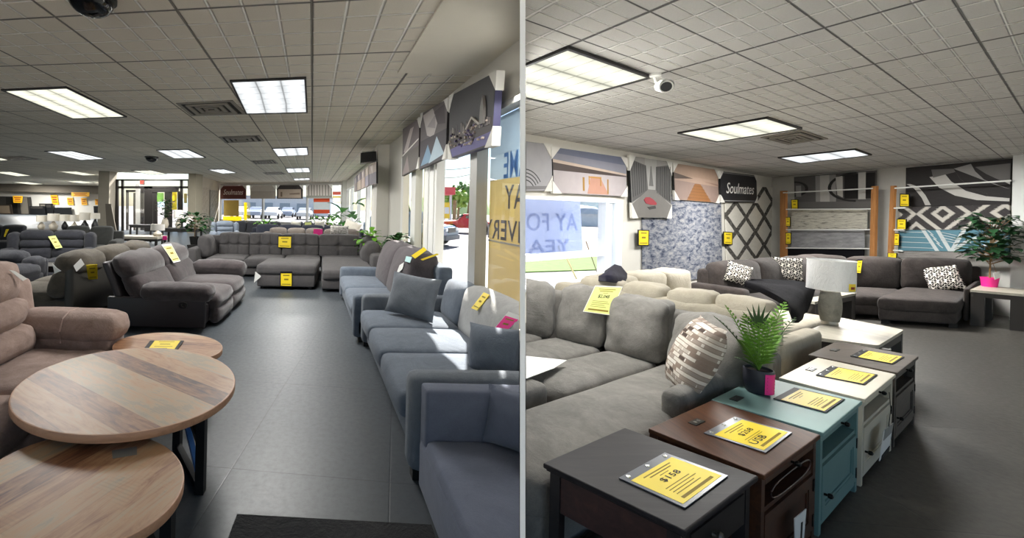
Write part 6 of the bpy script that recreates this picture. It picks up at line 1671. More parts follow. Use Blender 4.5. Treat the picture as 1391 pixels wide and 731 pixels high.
# exit sign
q = [vp(190, 244.5, 20.5), vp(196, 244.8, 20.5), vp(196, 251, 20.5), vp(190, 250.7, 20.5)]; Qx = Quad(*q); t = thing('exit_sign', 'small red and white exit sign hanging before the entrance', 'exit sign', Qx.at(.5, .5))
mb = MB(); Qx.slab(mb, 0, 1, 0, 1, -.05, 0); obj('housing', mb, white_trim, t, smooth=False)
mb = MB(); Qx.text(mb, 'EXIT', .1, .9, .15, .85, .004); obj('lettering', mb, glow('exit_red', 'e0301e', 1.2), t, smooth=False, recalc=False)
# hanging rugs on the panelled wall
PW_ = (PY(266, 281, YV + .8), we(299))
for (u0, u1, v0, v1), cc, lb in (((270, 284, 254, 302), ('a49a8b', 'b5ab9c', 'c2b8a9'), 'beige-grey rug hanging right of the entrance'), ((285.5, 297, 258, 306), ('77736d', '9b9790', 'b0aca5'), 'grey speckled rug hanging nearest to the far shop window')):
    rug(lb, [(u0, v0), (u1, v0 + 1.2), (u1, v1), (u0, v1)], PW_, .06, rugmat('rug_' + lb[:5], distressed(*cc, 9)))

# --- lamp department at the far left
def lamp(label, u, vb, vs0, vs1, v_t, ub, us, y, bodym, shadem, group=None, zbase=None):
    """base row vb, shade between rows vs0 (bottom) and vs1 (top); half widths ub, us in frame points"""
    b = PY(u, vb, y); k = y / 580; t = thing('table_lamp', label, 'lamp', b, group)
    hb = (vb - vs0) * k; hs = (vb - vs1) * k; c = math.sqrt(1 + ((u - PU) / 580) ** 2); rb, rs = ub * k / c, us * k / c
    mb = MB(); mb.lathe([(rb * .7, 0), (rb, hb * .25), (rb * .95, hb * .5), (rb * .5, hb * .8), (rb * .2, hb), (.01, hb + .04)], b, 20); obj('body', mb, bodym, t)
    mb = MB(); mb.lathe([(rs, hb + .01), (rs * .94, hs), (rs * .92, hs), (rs * .97, hb + .02)], b, 24, cap=False); obj('shade', mb, shadem, t); return t
shade_m = plain('lamp_shade_cream', 'd5cfc2', .8); shade_w = plain('lamp_shade_white', 'e4e1da', .7); cer = plain('ceramic_cream', 'b9b1a1', .4); cerb = plain('ceramic_black', '1b1a1c', .3)
YL = 19.0
zt_ = PY(80, 312, YL).z
q0 = [Vector((PY(-10, 300, YL).x, YL - .4, 0)), Vector((PY(150, 300, YL).x, YL - .4, 0)), Vector((PY(150, 300, YL).x, YL + .5, 0)), Vector((PY(-10, 300, YL).x, YL + .5, 0))]
CT = plain_table('console_table', 'long dark console carrying the row of lamps at the far left', q0, zt_, .06, plain('console_dark', '3b3732', .5), plain('console_dark', '3b3732', .5), .08, shelf=.15)
def ontop(o, z): 
    dz = z - o.location.z; o.location.z = z; return o
for u, vs, us, ub, bm, lb in ((56, (301.5, 293), 8, 5.5, cer, 'cream lamp with plain drum shade, leftmost on the long console'), (72.5, (300, 290), 9, 6.5, cer, 'squat cream lamp, second on the long console'), (88, (300, 291), 8, 5, cerb, 'dark-bodied lamp, third on the long console'),
                              (101, (300.5, 291), 7, 5, cer, 'small cream lamp, fourth on the long console'), (115, (298, 287.5), 8, 6, cerb, 'black-bodied lamp, fifth on the long console'), (129, (296, 288), 7, 5, cerb, 'lamp with white drum shade, rightmost on the long console')):
    o = lamp(lb, u, 311.5, vs[0], vs[1], 0, ub, us, YL, bm, shade_m, 'lamps on the long console'); o.location.z = zt_ + .002
def wallcard(px, y, label, m, th=.02, name='price_sign', cat='price sign', inkm=redink):
    Qc = Quad(*[PY(u, v, y) for u, v in px]); mb = MB(); Qc.slab(mb, 0, 1, 0, 1, 0, th, 0)
    for a, b, yy, hh_ in ((.12, .88, .18, .12), (.2, .8, .42, .14), (.12, .88, .7, .1)): Qc.poly(mb, [(a, yy), (b, yy), (b, yy + hh_), (a, yy + hh_)], th, th + .004, 1)
    o = obj(name, mb, [m, inkm], smooth=False, recalc=False); return tag(o, label, cat)
yo = plain('card_amber', 'f0b31c', .5)
YC = YB - 1.0
wallcard([(17.5, 266), (31, 266.5), (30, 275.5), (18.5, 275.5)], YC - .3, 'yellow sign with a rounded lower edge at the far left', yo)
wallcard([(68.5, 265), (78, 265), (80, 278), (71, 277.5)], YB - .1, 'tilted yellow sign on the far white wall, leftmost of the four', yo); wallcard([(91, 268.5), (99, 268.5), (100.5, 278.5), (92, 278.5)], YB - .1, 'yellow sign on the far white wall below the left end of the long one', yo)
wallcard([(110, 269), (117.5, 269), (118.5, 278.5), (111, 278.5)], YB - .1, 'yellow sign on the far white wall below the right end of the long one', yo); wallcard([(129, 270.5), (136, 270.5), (136.5, 278.5), (129.5, 278.5)], YB - .1, 'yellow sign on the far white wall next to the grey column', yo)
wallcard([(97, 261.3), (121.5, 261.3), (121.5, 267), (97, 267)], YC - .05, 'long yellow sign on the dark bulkhead', yo)
# wardrobes, headboards and screens behind the lamps
def slabobj(name, label, cat, px, y, m, d=.3, parts=()):
    cs_ = [PY(u, v, y) for u, v in px]
    for p in cs_[2:]: p.z = 0
    Qc = Quad(*cs_)
    t = thing(name, label, cat, Qc.at(.5, 1)); 
    mb = MB(); Qc.slab(mb, 0, 1, 0, 1, -d, 0); obj('body', mb, m, t, smooth=False)
    for nm, (s0, s1, t0, t1), pm, dd in parts:
        mb = MB(); Qc.slab(mb, s0, s1, t0, t1, 0, dd); obj(nm, mb, pm, t, smooth=False)
    return t
dkw = plain('dark_cabinet', '2d2b29', .5); dkg = plain('screen_black', '151618', .35); gyw = plain('grey_cabinet', '6b665d', .6)
slabobj('wardrobe', 'tall dark wardrobe with grey right door at the far left', 'wardrobe', [(-6, 266.5), (37.5, 267.5), (39, 335), (-6, 335)], YB - .6, dkw, .5, (('door', (.02, .30, .05, .95), dkw, .02), ('door', (.32, .66, .05, .95), plain('door_black', '1a1918', .5), .02), ('door', (.76, .98, .03, .97), gyw, .03)))
slabobj('mirror', 'dark framed opening with tan vases inside, at the far left edge', 'mirror', [(-4, 278), (15, 278), (17, 296), (-4, 296)], YB - 1.4, plain('frame_brown', '2c241d', .5), .1, (('glass', (.1, .85, .12, .9), plain('mirror_tan', '6f6252', .15), .01),))
slabobj('headboard', 'dark panelled headboard left of the lamp row', 'headboard', [(40, 280), (60, 280), (61, 330), (40, 330)], YB - .7, dkg, .15, (('panel', (.1, .9, .05, .3), dkw, .03),))
slabobj('headboard', 'tall black grid headboard behind the second lamp', 'headboard', [(53, 276.5), (71, 276.5), (71.5, 330), (53, 330)], YB - .4, dkg, .12, (('panel', (.1, .45, .08, .35), gyw, .02), ('panel', (.55, .9, .08, .35), dkw, .02)))
slabobj('headboard', 'wide low black headboard behind the middle lamps', 'headboard', [(73, 282), (96, 282), (97, 330), (73, 330)], YB - .35, dkg, .12)
slabobj('headboard', 'small black headboard beside the grey column', 'headboard', [(127, 280), (139, 280), (139, 330), (127, 330)], YB - .5, dkg, .12)
# --- tables, lamps and flowers before the entrance
YT = 14.5
def tbl(label, u0, u1, v, y, d, tm, lm, th=.05, lw=.06, h=None): 
    h = h or PY((u0 + u1) / 2, v, y).z; a, b = PY(u0, v, y), PY(u1, v, y); return plain_table('console_table', label, [a, b, b + Vector((0, d, 0)), a + Vector((0, d, 0))], h, th, tm, lm, lw), h
cream_t = plain('cream_tabletop', 'c3bbab', .5); 
tb1, h1 = tbl('long cream-topped table with dark right end, behind the olive sofa', 157, 214, 321.5, 13.0, .7, cream_t, dkw, .07)
tb2, h2 = tbl('black rail-legged console before the glazed entrance', 175, 206, 305.5, 17.0, .6, dkw, dkw, .05)
tb3, h3 = tbl('dark console with the flower arrangement and lamps by the entrance', 218, 268, 310.5, 15.0, .6, dkw, dkw, .05)
o = lamp('grey lamp with a wide white shade on the cream-topped table', 214, 321.2, 313.5, 304.8, 0, 6.5, 10, 13.3, cer, shade_w); o.location.z = h1 + .002
o = lamp('lamp with pleated cream shade right of the flowers', 242, 310, 297, 285.5, 0, 4, 7, 15.25, cer, shade_w); o.location.z = h3 + .002
o = lamp('lamp with pale grey shade, farthest right on the dark console', 256, 310, 303, 294, 0, 4.5, 7, 15.25, cer, shade_w); o.location.z = h3 + .002
Qw = Quad(*[PY(u, v, 12.9) for u, v in ((221, 320.5), (227, 320.5), (227, 326), (221, 326))]); mb = MB(); Qw.slab(mb, 0, 1, 0, 1, 0, .01); o = obj('price_sign', mb, pink, smooth=False); tag(o, 'hot pink price tag at the right end of the cream-topped table', 'price tag')
# flowers
fb = PY(224, 310, 15.2); fb.z = h3 + .002; t = thing('flower_arrangement', 'tall pink and white flower arrangement in a vase by the entrance', 'flowers', fb)
mb = MB(); mb.lathe([(.09, 0), (.13, .12), (.10, .28), (.06, .34), (.07, .36)], fb, 20); obj('vase', mb, cer, t)
rnd = random.Random(4); lf, fl, stm = MB(), MB(), MB()
for k in range(70):
    a = rnd.uniform(0, 6.28); r = .34 * math.sqrt(rnd.random()); z = .42 + .55 * rnd.random(); c = fb + Vector((math.cos(a) * r, math.sin(a) * r, z)); stm.tube([fb + Vector((0, 0, .34)), c], [.006, .003], 4) if k % 3 == 0 else None
    mbx = fl if k % 3 == 0 else lf; s = .055 if k % 3 == 0 else .09
    for j in range(5):
        b = a + j * 1.256; d = Vector((math.cos(b), math.sin(b), rnd.uniform(-.3, .7))).normalized(); w_ = d.cross(Vector((0, 0, 1))).normalized() * s * .4; mbx.add([c, c + d * s * .6 + w_, c + d * s * 1.2, c + d * s * .6 - w_], [(0, 1, 2, 3)])
obj('stem', stm, leaf_d, t); obj('leaves', lf, leaf_d, t, smooth=False, recalc=False); obj('blooms', fl, plain('bloom_pink', 'c9a7a4', .7, nz=.3), t, smooth=False, recalc=False)
# leafy plants
bush = plain('leaf_dark_green', '2c5529', .7, nz=.4, spec=.15); bush2 = plain('leaf_bright_green', '5f9a35', .7, nz=.3, spec=.15)
def bushplant(label, u, vb, y, h, spread, n, ls, leafm, seed, z=None, pot=(.13, .24), potm=None):
    b = PY(u, vb, y); b.z = 0 if z is None else z; t = thing('potted_plant', label, 'plant', b)
    mb = MB(); mb.lathe([(pot[0] * .75, 0), (pot[0], pot[1]), (pot[0] * .9, pot[1]), (pot[0] * .85, pot[1] - .03)], b, 20); obj('pot', mb, potm or plain('pot_black', '1e1d1c', .5), t)
    leafy(t, b + Vector((0, 0, pot[1] - .02)), h - pot[1], spread, n, ls, leafm, bark, seed, .25); return t
fx = FT.pt(.1, 1.75)
st2, hst = tbl('dark plant stand behind the left end of the tufted sectional', 254, 276, 333, 10.9, .45, dkw, dkw, .04, .04)
bushplant('bushy green plant between the brown recliner and the tufted sectional', 264, 333, 11.1, .80, .40, 90, .20, bush, 3, hst + .002, (.13, .2))
bushplant('bushy green plant on the floor between the window and the slate loveseat', 537, 360, 7.95, 1.10, .15, 110, .19, bush, 8, None, (.16, .34))
bushplant('broad-leaved plant on the sill near the far corner', 474, 300, 16.8, 1.75, .42, 16, .62, plain('banana_green', '3f7a32', .45, nz=.35), 12, None, (.2, .5))
bushplant('pale green plant in the far window behind the navy sofa', 443, 300, 22.0, 1.1, .75, 60, .3, bush2, 15, None, (.2, .4))
bushplant('bright green plant beside the window column', 503, 320, 9.9, 1.1, .22, 40, .22, plain('lime_leaf', '6fae2f', .45, nz=.3), 16, None, (.14, .4))
bushplant('small bright green plant in front of the dark slate sofa', 362, 306, 16.15, 1.0, .36, 36, .24, plain('lime_leaf', '6fae2f', .45, nz=.3), 18, None, (.14, .5))

# --- wall-mounted black speaker and pictures on the window side
q = [PY(490, 208, 10.6), PY(511, 205.5, 10.6), PY(511.5, 218.5, 10.6), PY(489.5, 221.5, 10.6)]; Qk = Quad(*q); t = thing('ceiling_speaker_box', 'black speaker box high on the wall behind the white column', 'speaker', Qk.at(.5, 1))
mb = MB(); Qk.slab(mb, 0, 1, 0, 1, -.4, 0); obj('cabinet', mb, black_plastic, t, smooth=False); mb = MB(); Qk.slab(mb, .08, .95, -.18, -.05, -.35, -.02); obj('top_bracket', mb, plain('bracket_grey', 'a9a69d', .5), t, smooth=False)
mb = MB(); Qk.slab(mb, .08, .92, .12, .9, 0, .01); obj('grille', mb, plain('grille', '1f1f20', .8), t, smooth=False)
WN = (WA, WB)
night = [(band(.0, .62), col('343336')), (band(.62, .99, .60, .99), col('3b3434')), (band(.86, .99, .80, .97), col('5a5688'))]
rnd = random.Random(9)
for k in range(26): x = .03 + k * .036; y = .60 + .05 * rnd.random(); s_ = .02 + .02 * rnd.random(); night.append(([(x, y - .12 * rnd.random()), (x + s_, y - .10 * rnd.random()), (x + s_, .70), (x, .70)], col(rnd.choice(['57504f', '6d6664', '464145', '8c857f']))))
for k in range(60):
    x, y = rnd.uniform(.03, .95), rnd.uniform(.62, .88); night.append(([(x, y), (x + .02, y - .005), (x + .02, y + .02), (x, y + .02)], col(rnd.choice(['a8998e', '7d7284', '5a5078', 'c9beb2', '352f34']))))
night += [([(.80, .40), (.83, .26), (.86, .42), (.87, .66), (.79, .66)], col('77736f')), ([(.50, .64), (.62, .50), (.64, .50), (.80, .64), (.78, .66), (.63, .53), (.52, .67)], col('a39c96'))]
picture('night city skyline picture with white corner cards, nearest over the windows', [(611, 131), (674.5, 97), (668, 197), (609.5, 216)], WN, .16, col('343336'), night, .07, (1, 1, 1, 1), cs=.16, edge='2c2a4a')
gl = [(band(0, .5), col('5b5556')), ([(.1, .05), (.5, .02), (.7, .3), (.55, .55), (.3, .45)], col('a9a3a0')), ([(.55, .1), (.9, .05), (.95, .4), (.7, .35)], col('464043')), (band(.5, .98), col('413d42')), ([(.05, .95), (.35, .62), (.55, .95)], col('6f8ca2')), ([(.4, .97), (.68, .55), (.95, .92)], col('a2b4bf')), ([(.3, .3), (.6, .15), (.62, .4)], col('8f8a8a'))]
picture('dark abstract picture with a blue and white peak, middle of the three over the windows', [(572, 155), (608.5, 134), (605.5, 214), (570, 230.5)], WN, .16, col('4b474a'), gl, .05, (1, 1, 1, 0), cs=.14, edge='1d1b1e')
gl2 = [(band(0, .55), col('6a6264')), ([(.1, .5), (.5, .1), (.7, .1), (.3, .6)], col('b3a9a6')), (band(.55, .98), col('5d5853')), ([(.02, .98), (.35, .62), (.5, .98)], col('8d7f7c')), ([(.02, .56), (.98, .40), (.98, .43), (.02, .59)], col('d9d5cf'))]
picture('grey mountain picture, farthest of the three over the windows', [(547.5, 175.5), (570, 160), (568.5, 227.5), (546, 239.5)], WN, .16, col('6a6264'), gl2, .05, (0, 1, 1, 0), cs=.14, edge='3a3335')
cols_ = ['8d8894', '6f6670', '8a7e7c', 'a99a8a', 'a28f84']
us = [481, 485, 490.5, 496, 501, 511.5]; vt = [242, 238, 233.5, 229, 225, 219.5]; vb_ = [261, 259.5, 257, 254.5, 252, 249.5]
for k in range(5):
    y_ = 10.9 + (5 - k) * 1.2
    picture(['mauve', 'dark violet', 'grey-brown', 'tan', 'rust-toned'][k] + ' picture in the row beyond the white column', [(us[k] + .3, vt[k]), (us[k + 1] - .3, vt[k + 1]), (us[k + 1] - .3, vb_[k + 1]), (us[k] + .3, vb_[k])], WN, .45, col(cols_[k]), [(band(.45, .98), col(cols_[(k + 2) % 5])), ([(.2, .1), (.6, .05), (.5, .5)], col('c1b6ae'))], .04, (0, 0, 0, 0))
# pictures hanging before the far shop window
EP = (EA, EB)
red = [(band(.03, .06), col('8d6b66')), (band(.94, .97), col('8d6b66'))]
picture('dark red sign lettered Soulmates, hanging before the far shop window', [(299.5, 252), (334, 252), (334, 270.5), (299.5, 270.5)], EP, .3, col('5a2b29'), red, .05, (1, 1, 0, 0), edge='4a2624', texts=(('Soulmates', .12, .90, .30, .68, col('e6d9d4')),), cs=.2)
picture('pale grey picture second from the left before the far shop window', [(340, 252), (374, 252), (374, 270), (340, 270)], EP, .3, col('b3aca4'), [(band(.5, .97), col('a49b90')), (band(.46, .5), col('8d857d'))], .05, (1, 1, 0, 0), edge='7d7872', cs=.2)
picture('dark-edged beach picture third from the left before the far shop window', [(376, 251.5), (411, 251.5), (411, 270), (376, 270)], EP, .3, col('3a3432'), [([(.06, .3), (.94, .3), (.94, .94), (.06, .94)], col('a8998a')), ([(.15, .5), (.22, .5), (.22, .85), (.15, .85)], col('6b5a4c')), ([(.5, .6), (.9, .55), (.9, .7), (.5, .7)], col('7d6d60'))], .05, (1, 1, 0, 0), edge='2b2624', cs=.2)
birch = [([(x, .04), (x + .03, .04), (x + .035, .96), (x + .005, .96)], col('4f4b47')) for x in (.08, .2, .3, .42, .52, .63, .75, .86)] + [(band(.8, .96), col('6d6f66'))]
picture('birch tree picture rightmost before the far shop window', [(416, 250.5), (450.5, 250.5), (450.5, 269.5), (416, 269.5)], EP, .3, col('a39d95'), birch, .05, (1, 1, 0, 0), edge='6a6661', cs=.2)
# ================================================================== WINDOW FILMS, OUTSIDE
nrmW = Vector((wd.y, -wd.x, 0))
def wo_(y, z, o=.13): p = ww(y) + nrmW * o; return Vector((p.x, p.y, z))
film_y = translucent_mat('film_yellow', 'c9b981', .32, .15); film_b = translucent_mat('film_pale_blue', 'aebfcb', .35, .2); film_be = translucent_mat('film_beige', 'c6b88f', .35, .1); film_o = translucent_mat('film_olive', 'a39d76', .4, .2)
ltr = translucent_mat('film_letter_grey', '6f7078', .4, nz=.05); ltb = translucent_mat('film_letter_blue', '5f86b8', .5, nz=.05)
ya_, yb_ = yw(650) - .03, XW.y - .45
t = thing('window_banner', 'yellow and pale blue banner with large mirrored letters outside the nearest window', 'banner', wo_(4, .9))
def wquad(y0, y1, z0, z1, o): return Quad(wo_(y0, z1, o), wo_(y1, z1, o), wo_(y1, z0, o), wo_(y0, z0, o))
mb = MB(); wquad(ya_, yb_, 1.27, 1.93, .12).slab(mb, 0, 1, 0, 1, 0, .004); obj('cloth', mb, film_y, t, smooth=False, clip=CLIP_D)
mb = MB(); wquad(ya_, yb_, 1.93, 2.60, .12).slab(mb, 0, 1, 0, 1, 0, .004); o = obj('cloth', mb, film_b, t, smooth=False, clip=CLIP_D); o['label'] = 'pale blue upper field'
mb = MB(); wquad(ya_, yb_, .48, 1.26, .12).slab(mb, 0, 1, 0, 1, 0, .004); o = obj('cloth', mb, film_be, t, smooth=False, clip=CLIP_D); o['label'] = 'beige lower field'
mb = MB(); wquad(ya_, yb_, 1.255, 1.275, .115).slab(mb, 0, 1, 0, 1, 0, .006); obj('hem', mb, grey_frame, t, smooth=False, clip=CLIP_D)
for txt, y0, lw_, n_, z0, z1, m in (('SAME', yw(669), .155, 4, 1.93, 2.20, ltb), ('DAY', yw(671), (yw(671) - yw(697)) / 2 * 1.02, 3, 1.62, 1.86, ltr), ('DELIVERY', yw(646.5), .18, 8, 1.29, 1.50, ltr)):
    mb = MB(); wquad(y0, y0 - lw_ * n_, z0, z1, .113).text(mb, txt, 0, 1, 0, 1, .002, mirror=True); o = obj('lettering', mb, m, t, smooth=False, recalc=False, clip=CLIP_D)
t = thing('window_banner', 'olive banner strip seen through the narrow window left of the white mullions', 'banner', wo_(6.5, 1.0))
mb = MB(); wquad(yw(565), yw(578), .5, 2.5, .14).slab(mb, 0, 1, 0, 1, 0, .004); obj('cloth', mb, film_o, t, smooth=False)
mb = MB(); wquad(yw(565) - .05, yw(578) + .05, 1.28, 1.5, .135).text(mb, 'LIVERY', 0, 1, 0, 1, .002, mirror=True); obj('lettering', mb, ltr, t, smooth=False, recalc=False)
t = thing('window_banner', 'narrow yellow banner beside the white column', 'banner', wo_(7.6, 1.0)); mb = MB(); wquad(yw(549.5), yw(558), .5, 2.5, .16).slab(mb, 0, 1, 0, 1, 0, .004); obj('cloth', mb, film_y, t, smooth=False)
# blue banner before the right window
nR = Vector((-rd.y, rd.x, 0))
def rq(px, off): return Quad(*[PW(u, v, RA, RB, off) for u, v in px])
t = thing('window_banner', 'pale blue banner with mirrored letters outside the right window', 'banner', PW(755, 340, RA, RB, -.6))
filmR = translucent_mat('film_blue_grey', 'a6b1cc', .5, nz=.06); ltR = translucent_mat('film_letter_slate', '96a4c9', .5, nz=.04)
Qb = rq([(700, 267), (787.5, 271), (791.5, 340), (700, 348)], -.6); mb = MB(); Qb.slab(mb, 0, 1, 0, 1, 0, .004); obj('cloth', mb, filmR, t, smooth=False, clip=('R', plane_u(711)))
for txt, px in (('AY FO', [(715, 289), (784, 290), (785, 313), (715, 314)]), ('YEA', [(717, 326), (774, 325), (776, 342), (717, 345)])):
    mb = MB(); rq(px, -.59).text(mb, txt, 0, 1, 0, 1, .002, mirror=True); obj('lettering', mb, ltR, t, smooth=False, recalc=False, clip=('R', plane_u(711)))
# stakes of the banner
for (a, b), lb in ((((755, 320), (786, 354)), 'pale yellow stake leaning before the right window'), (((796, 328), (815, 352)), 'thin brown stake in the grass outside the right window')):
    p0, p1 = PW(*a, RA, RB, -.75), PW(*b, RA, RB, -2.2); p1.z = -.16
    mb = MB(); mb.tube([p1, p0], .02 if 'yellow' in lb else .010, 6); o = obj('garden_stake', mb, plain('stake_yellow', 'd3cf9a', .6) if 'yellow' in lb else plain('stake_brown', '6b5a40', .7)); tag(o, lb, 'stake')
# lawn strip, road
def gpoly(pts, z0, z1): mb = MB(); mb.prism([p.to_2d() for p in pts], z0, z1); return mb
g1 = [P(690, 371, -.16), P(838, 366, -.16), P(860, 347, -.16), P(690, 354, -.16)]
t_ = NT('lawn'); n_ = t_.noise(t_.coord('Object'), 3, 6, .7); t_.bsdf(t_.mix(n_, lin('2f5216'), lin('5a7a2e')), .95, bump=n_, bstr=.6)
o = obj('grass', gpoly(g1, -.17, -.14), t_.m, smooth=False); tag(o, 'bright strip of lawn outside the right window', 'grass', kind='stuff')
# foliage lumps: trees, hedge, hills
def leafball(mb, c, r, n, ls, rnd, flat=.8):
    for i in range(n):
        d = Vector((rnd.gauss(0, 1), rnd.gauss(0, 1), rnd.gauss(0, 1))).normalized(); p = Vector(c) + Vector((d.x * r, d.y * r, d.z * r * flat)) * rnd.uniform(.55, 1.0)
        a = Vector((rnd.uniform(-1, 1), rnd.uniform(-1, 1), rnd.uniform(-.6, .6))).normalized(); b = a.cross(d)
        if b.length < .1: continue
        b.normalize(); s = ls * rnd.uniform(.6, 1.3); mb.add([p + a * s, p + b * s * .6, p - a * s, p - b * s * .6], [(0, 1, 2, 3)])
tl1 = plain('tree_leaf_light', '8fae4a', .7, nz=.3); tl2 = plain('tree_leaf_mid', '5d8142', .7, nz=.3)
def tree(label, u, y, zb, h, r, mat, seed, name='tree', group=None):
    b = PY(u, 281, y); b.z = zb; t = thing(name, label, 'tree', b, group); rnd = random.Random(seed)
    mb = MB(); mb.tube([b, b + Vector((r * .05, 0, h * .55))], [r * .10, r * .05], 8); obj('trunk', mb, bark, t)
    mb = MB()
    for k in range(5): leafball(mb, b + Vector((rnd.uniform(-.5, .5) * r, rnd.uniform(-.4, .4) * r, h * (.55 + .35 * rnd.random()))), r * .62, 130, r * .13, rnd)
    obj('crown', mb, mat, t, smooth=False, recalc=False)
tree('bright green tree seen through the clear window, in the middle', 622, 62, -.2, 4.4, 2.6, tl1, 3); tree('darker green tree behind the bright one through the clear window', 636, 84, -.2, 6.4, 3.6, tl2, 5); tree('small green tree left behind the red canopy', 600, 92, -.2, 5.6, 2.6, tl2, 6)
for k, u in enumerate((797, 806, 815, 824)): tree(['roundest', 'second', 'third', 'last'][k] + ' of the green trees far outside the right window', u, 62 + 3 * k, -1, 2.6 + .3 * (k % 2), 2.2, tl2, 20 + k, group='trees beyond the right window')
def hill(label, u0, u1, y, z, mat, seed):
    n = 26; a, b = PY(u0, 281, y), PY(u1, 281, y); vs = []
    for k in range(n + 1):
        p = a.lerp(b, k / n); hz = z * (.55 + .45 * math.sin(math.pi * k / n) + .22 * mnoise.noise(Vector((k * .22, seed, 0)))); vs += [Vector((p.x, y, -1)), Vector((p.x, y + 12, hz)), Vector((p.x, y + 40, -1))]
    fs = []
    for k in range(n): fs += [(3 * k, 3 * k + 3, 3 * k + 4, 3 * k + 1), (3 * k + 1, 3 * k + 4, 3 * k + 5, 3 * k + 2)]
    o = obj('hill', MB().add(vs, fs), mat, recalc=False); o['kind'] = 'structure'; return o
hm = plain('hill_blue_green', '7f97a0', .95, nz=.2)
hill('a', 700, 900, 140, 6.5, hm, 2); hill('b', 560, 680, 150, 7.5, plain('hill_green', '87a06a', .95, nz=.2), 4); hill('c', 200, 480, 170, 5, hm, 7)
# white greenhouse-like building beyond the right window
c = PY(805, 310, 55); t = thing('distant_building', 'long white building far outside the right window', 'building', (c.x, c.y, -.2)); mb = MB()
mb.box(c.x - 2.5, c.x + 2.0, c.y, c.y + 4, -.2, 1.4); obj('wall', mb, plain('far_white', 'd8dde2', .7), t, smooth=False); mb = MB()
mb.lathe([(2.4, 0), (2.2, .5), (1.5, .95), (.01, 1.15)], (c.x - .3, c.y + 2, 1.4), 20); obj('roof', mb, plain('far_roof', 'b7c2ca', .6), t)
# red canopy, yellow sign and price pole seen through the clear window
c = PY(603, 258, 52); t = thing('fuel_canopy', 'red-edged canopy seen through the clear window', 'canopy', (c.x, c.y, -.2)); mb = MB(); mb.box(c.x - 1.6, c.x + 1.4, c.y, c.y + 4, c.z - .55, c.z + .35); obj('roof', mb, plain('canopy_red', 'd6545a', .6), t, smooth=False)
for dx in (-1.3, 1.1): mb = MB(); mb.box(c.x + dx, c.x + dx + .25, c.y + 1.5, c.y + 1.8, -.2, c.z - .5); obj('post', mb, plain('far_white', 'd8dde2', .7), t, smooth=False)
def outsign(label, px, y, m, m2, name='street_sign', post=True):
    q = [PY(u, v, y) for u, v in px]; Qs_ = Quad(*q); c = Qs_.at(.5, 1); t = thing(name, label, 'sign', (c.x, c.y, -.16)); mb = MB(); Qs_.slab(mb, 0, 1, 0, 1, -.08, 0); obj('board', mb, m, t, smooth=False)
    if m2 is not None:
        mb = MB(); Qs_.slab(mb, .12, .88, .3, .7, 0, .012); obj('printed_field', mb, m2, t, smooth=False)
    if post:
        for a in (.15, .85):
            p = Qs_.at(a, 1, -.04); mb = MB(); mb.tube([(p.x, p.y, -.16), (p.x, p.y, p.z + .1)], .05, 6); obj('post', mb, grey_frame, t)
fr_red = plain('far_red', 'd2493a', .6); fr_yel = plain('far_yellow', 'e8c63f', .6); fr_w = plain('far_white', 'd8dde2', .7)
outsign('yellow street sign beside a brown pole through the clear window', [(603, 275), (611, 275), (611, 297), (603, 297)], 44, fr_yel, fr_w); outsign('tall white price board with dark squares through the clear window', [(594, 270), (599, 270), (599, 299), (594, 299)], 40, fr_w, plain('far_dark', '4a5057', .6))
mb = MB(); p = PY(617, 300, 42); mb.tube([(p.x, p.y, -.2), (p.x, p.y, PY(617, 272, 42).z)], .18, 8); o = obj('utility_pole', mb, bark); tag(o, 'brown pole outside the clear window', 'pole')
for k, (v0, v1) in enumerate(((232, 227), (243, 236))):
    mb = MB(); mb.tube([PY(585, v0, 50), PY(620, v0 - 2, 50), PY(650, v1 - 1, 50)], .03, 5); o = obj('power_line', mb, ink); tag(o, ['upper', 'lower'][k] + ' power line crossing the sky in the clear window', 'power line')
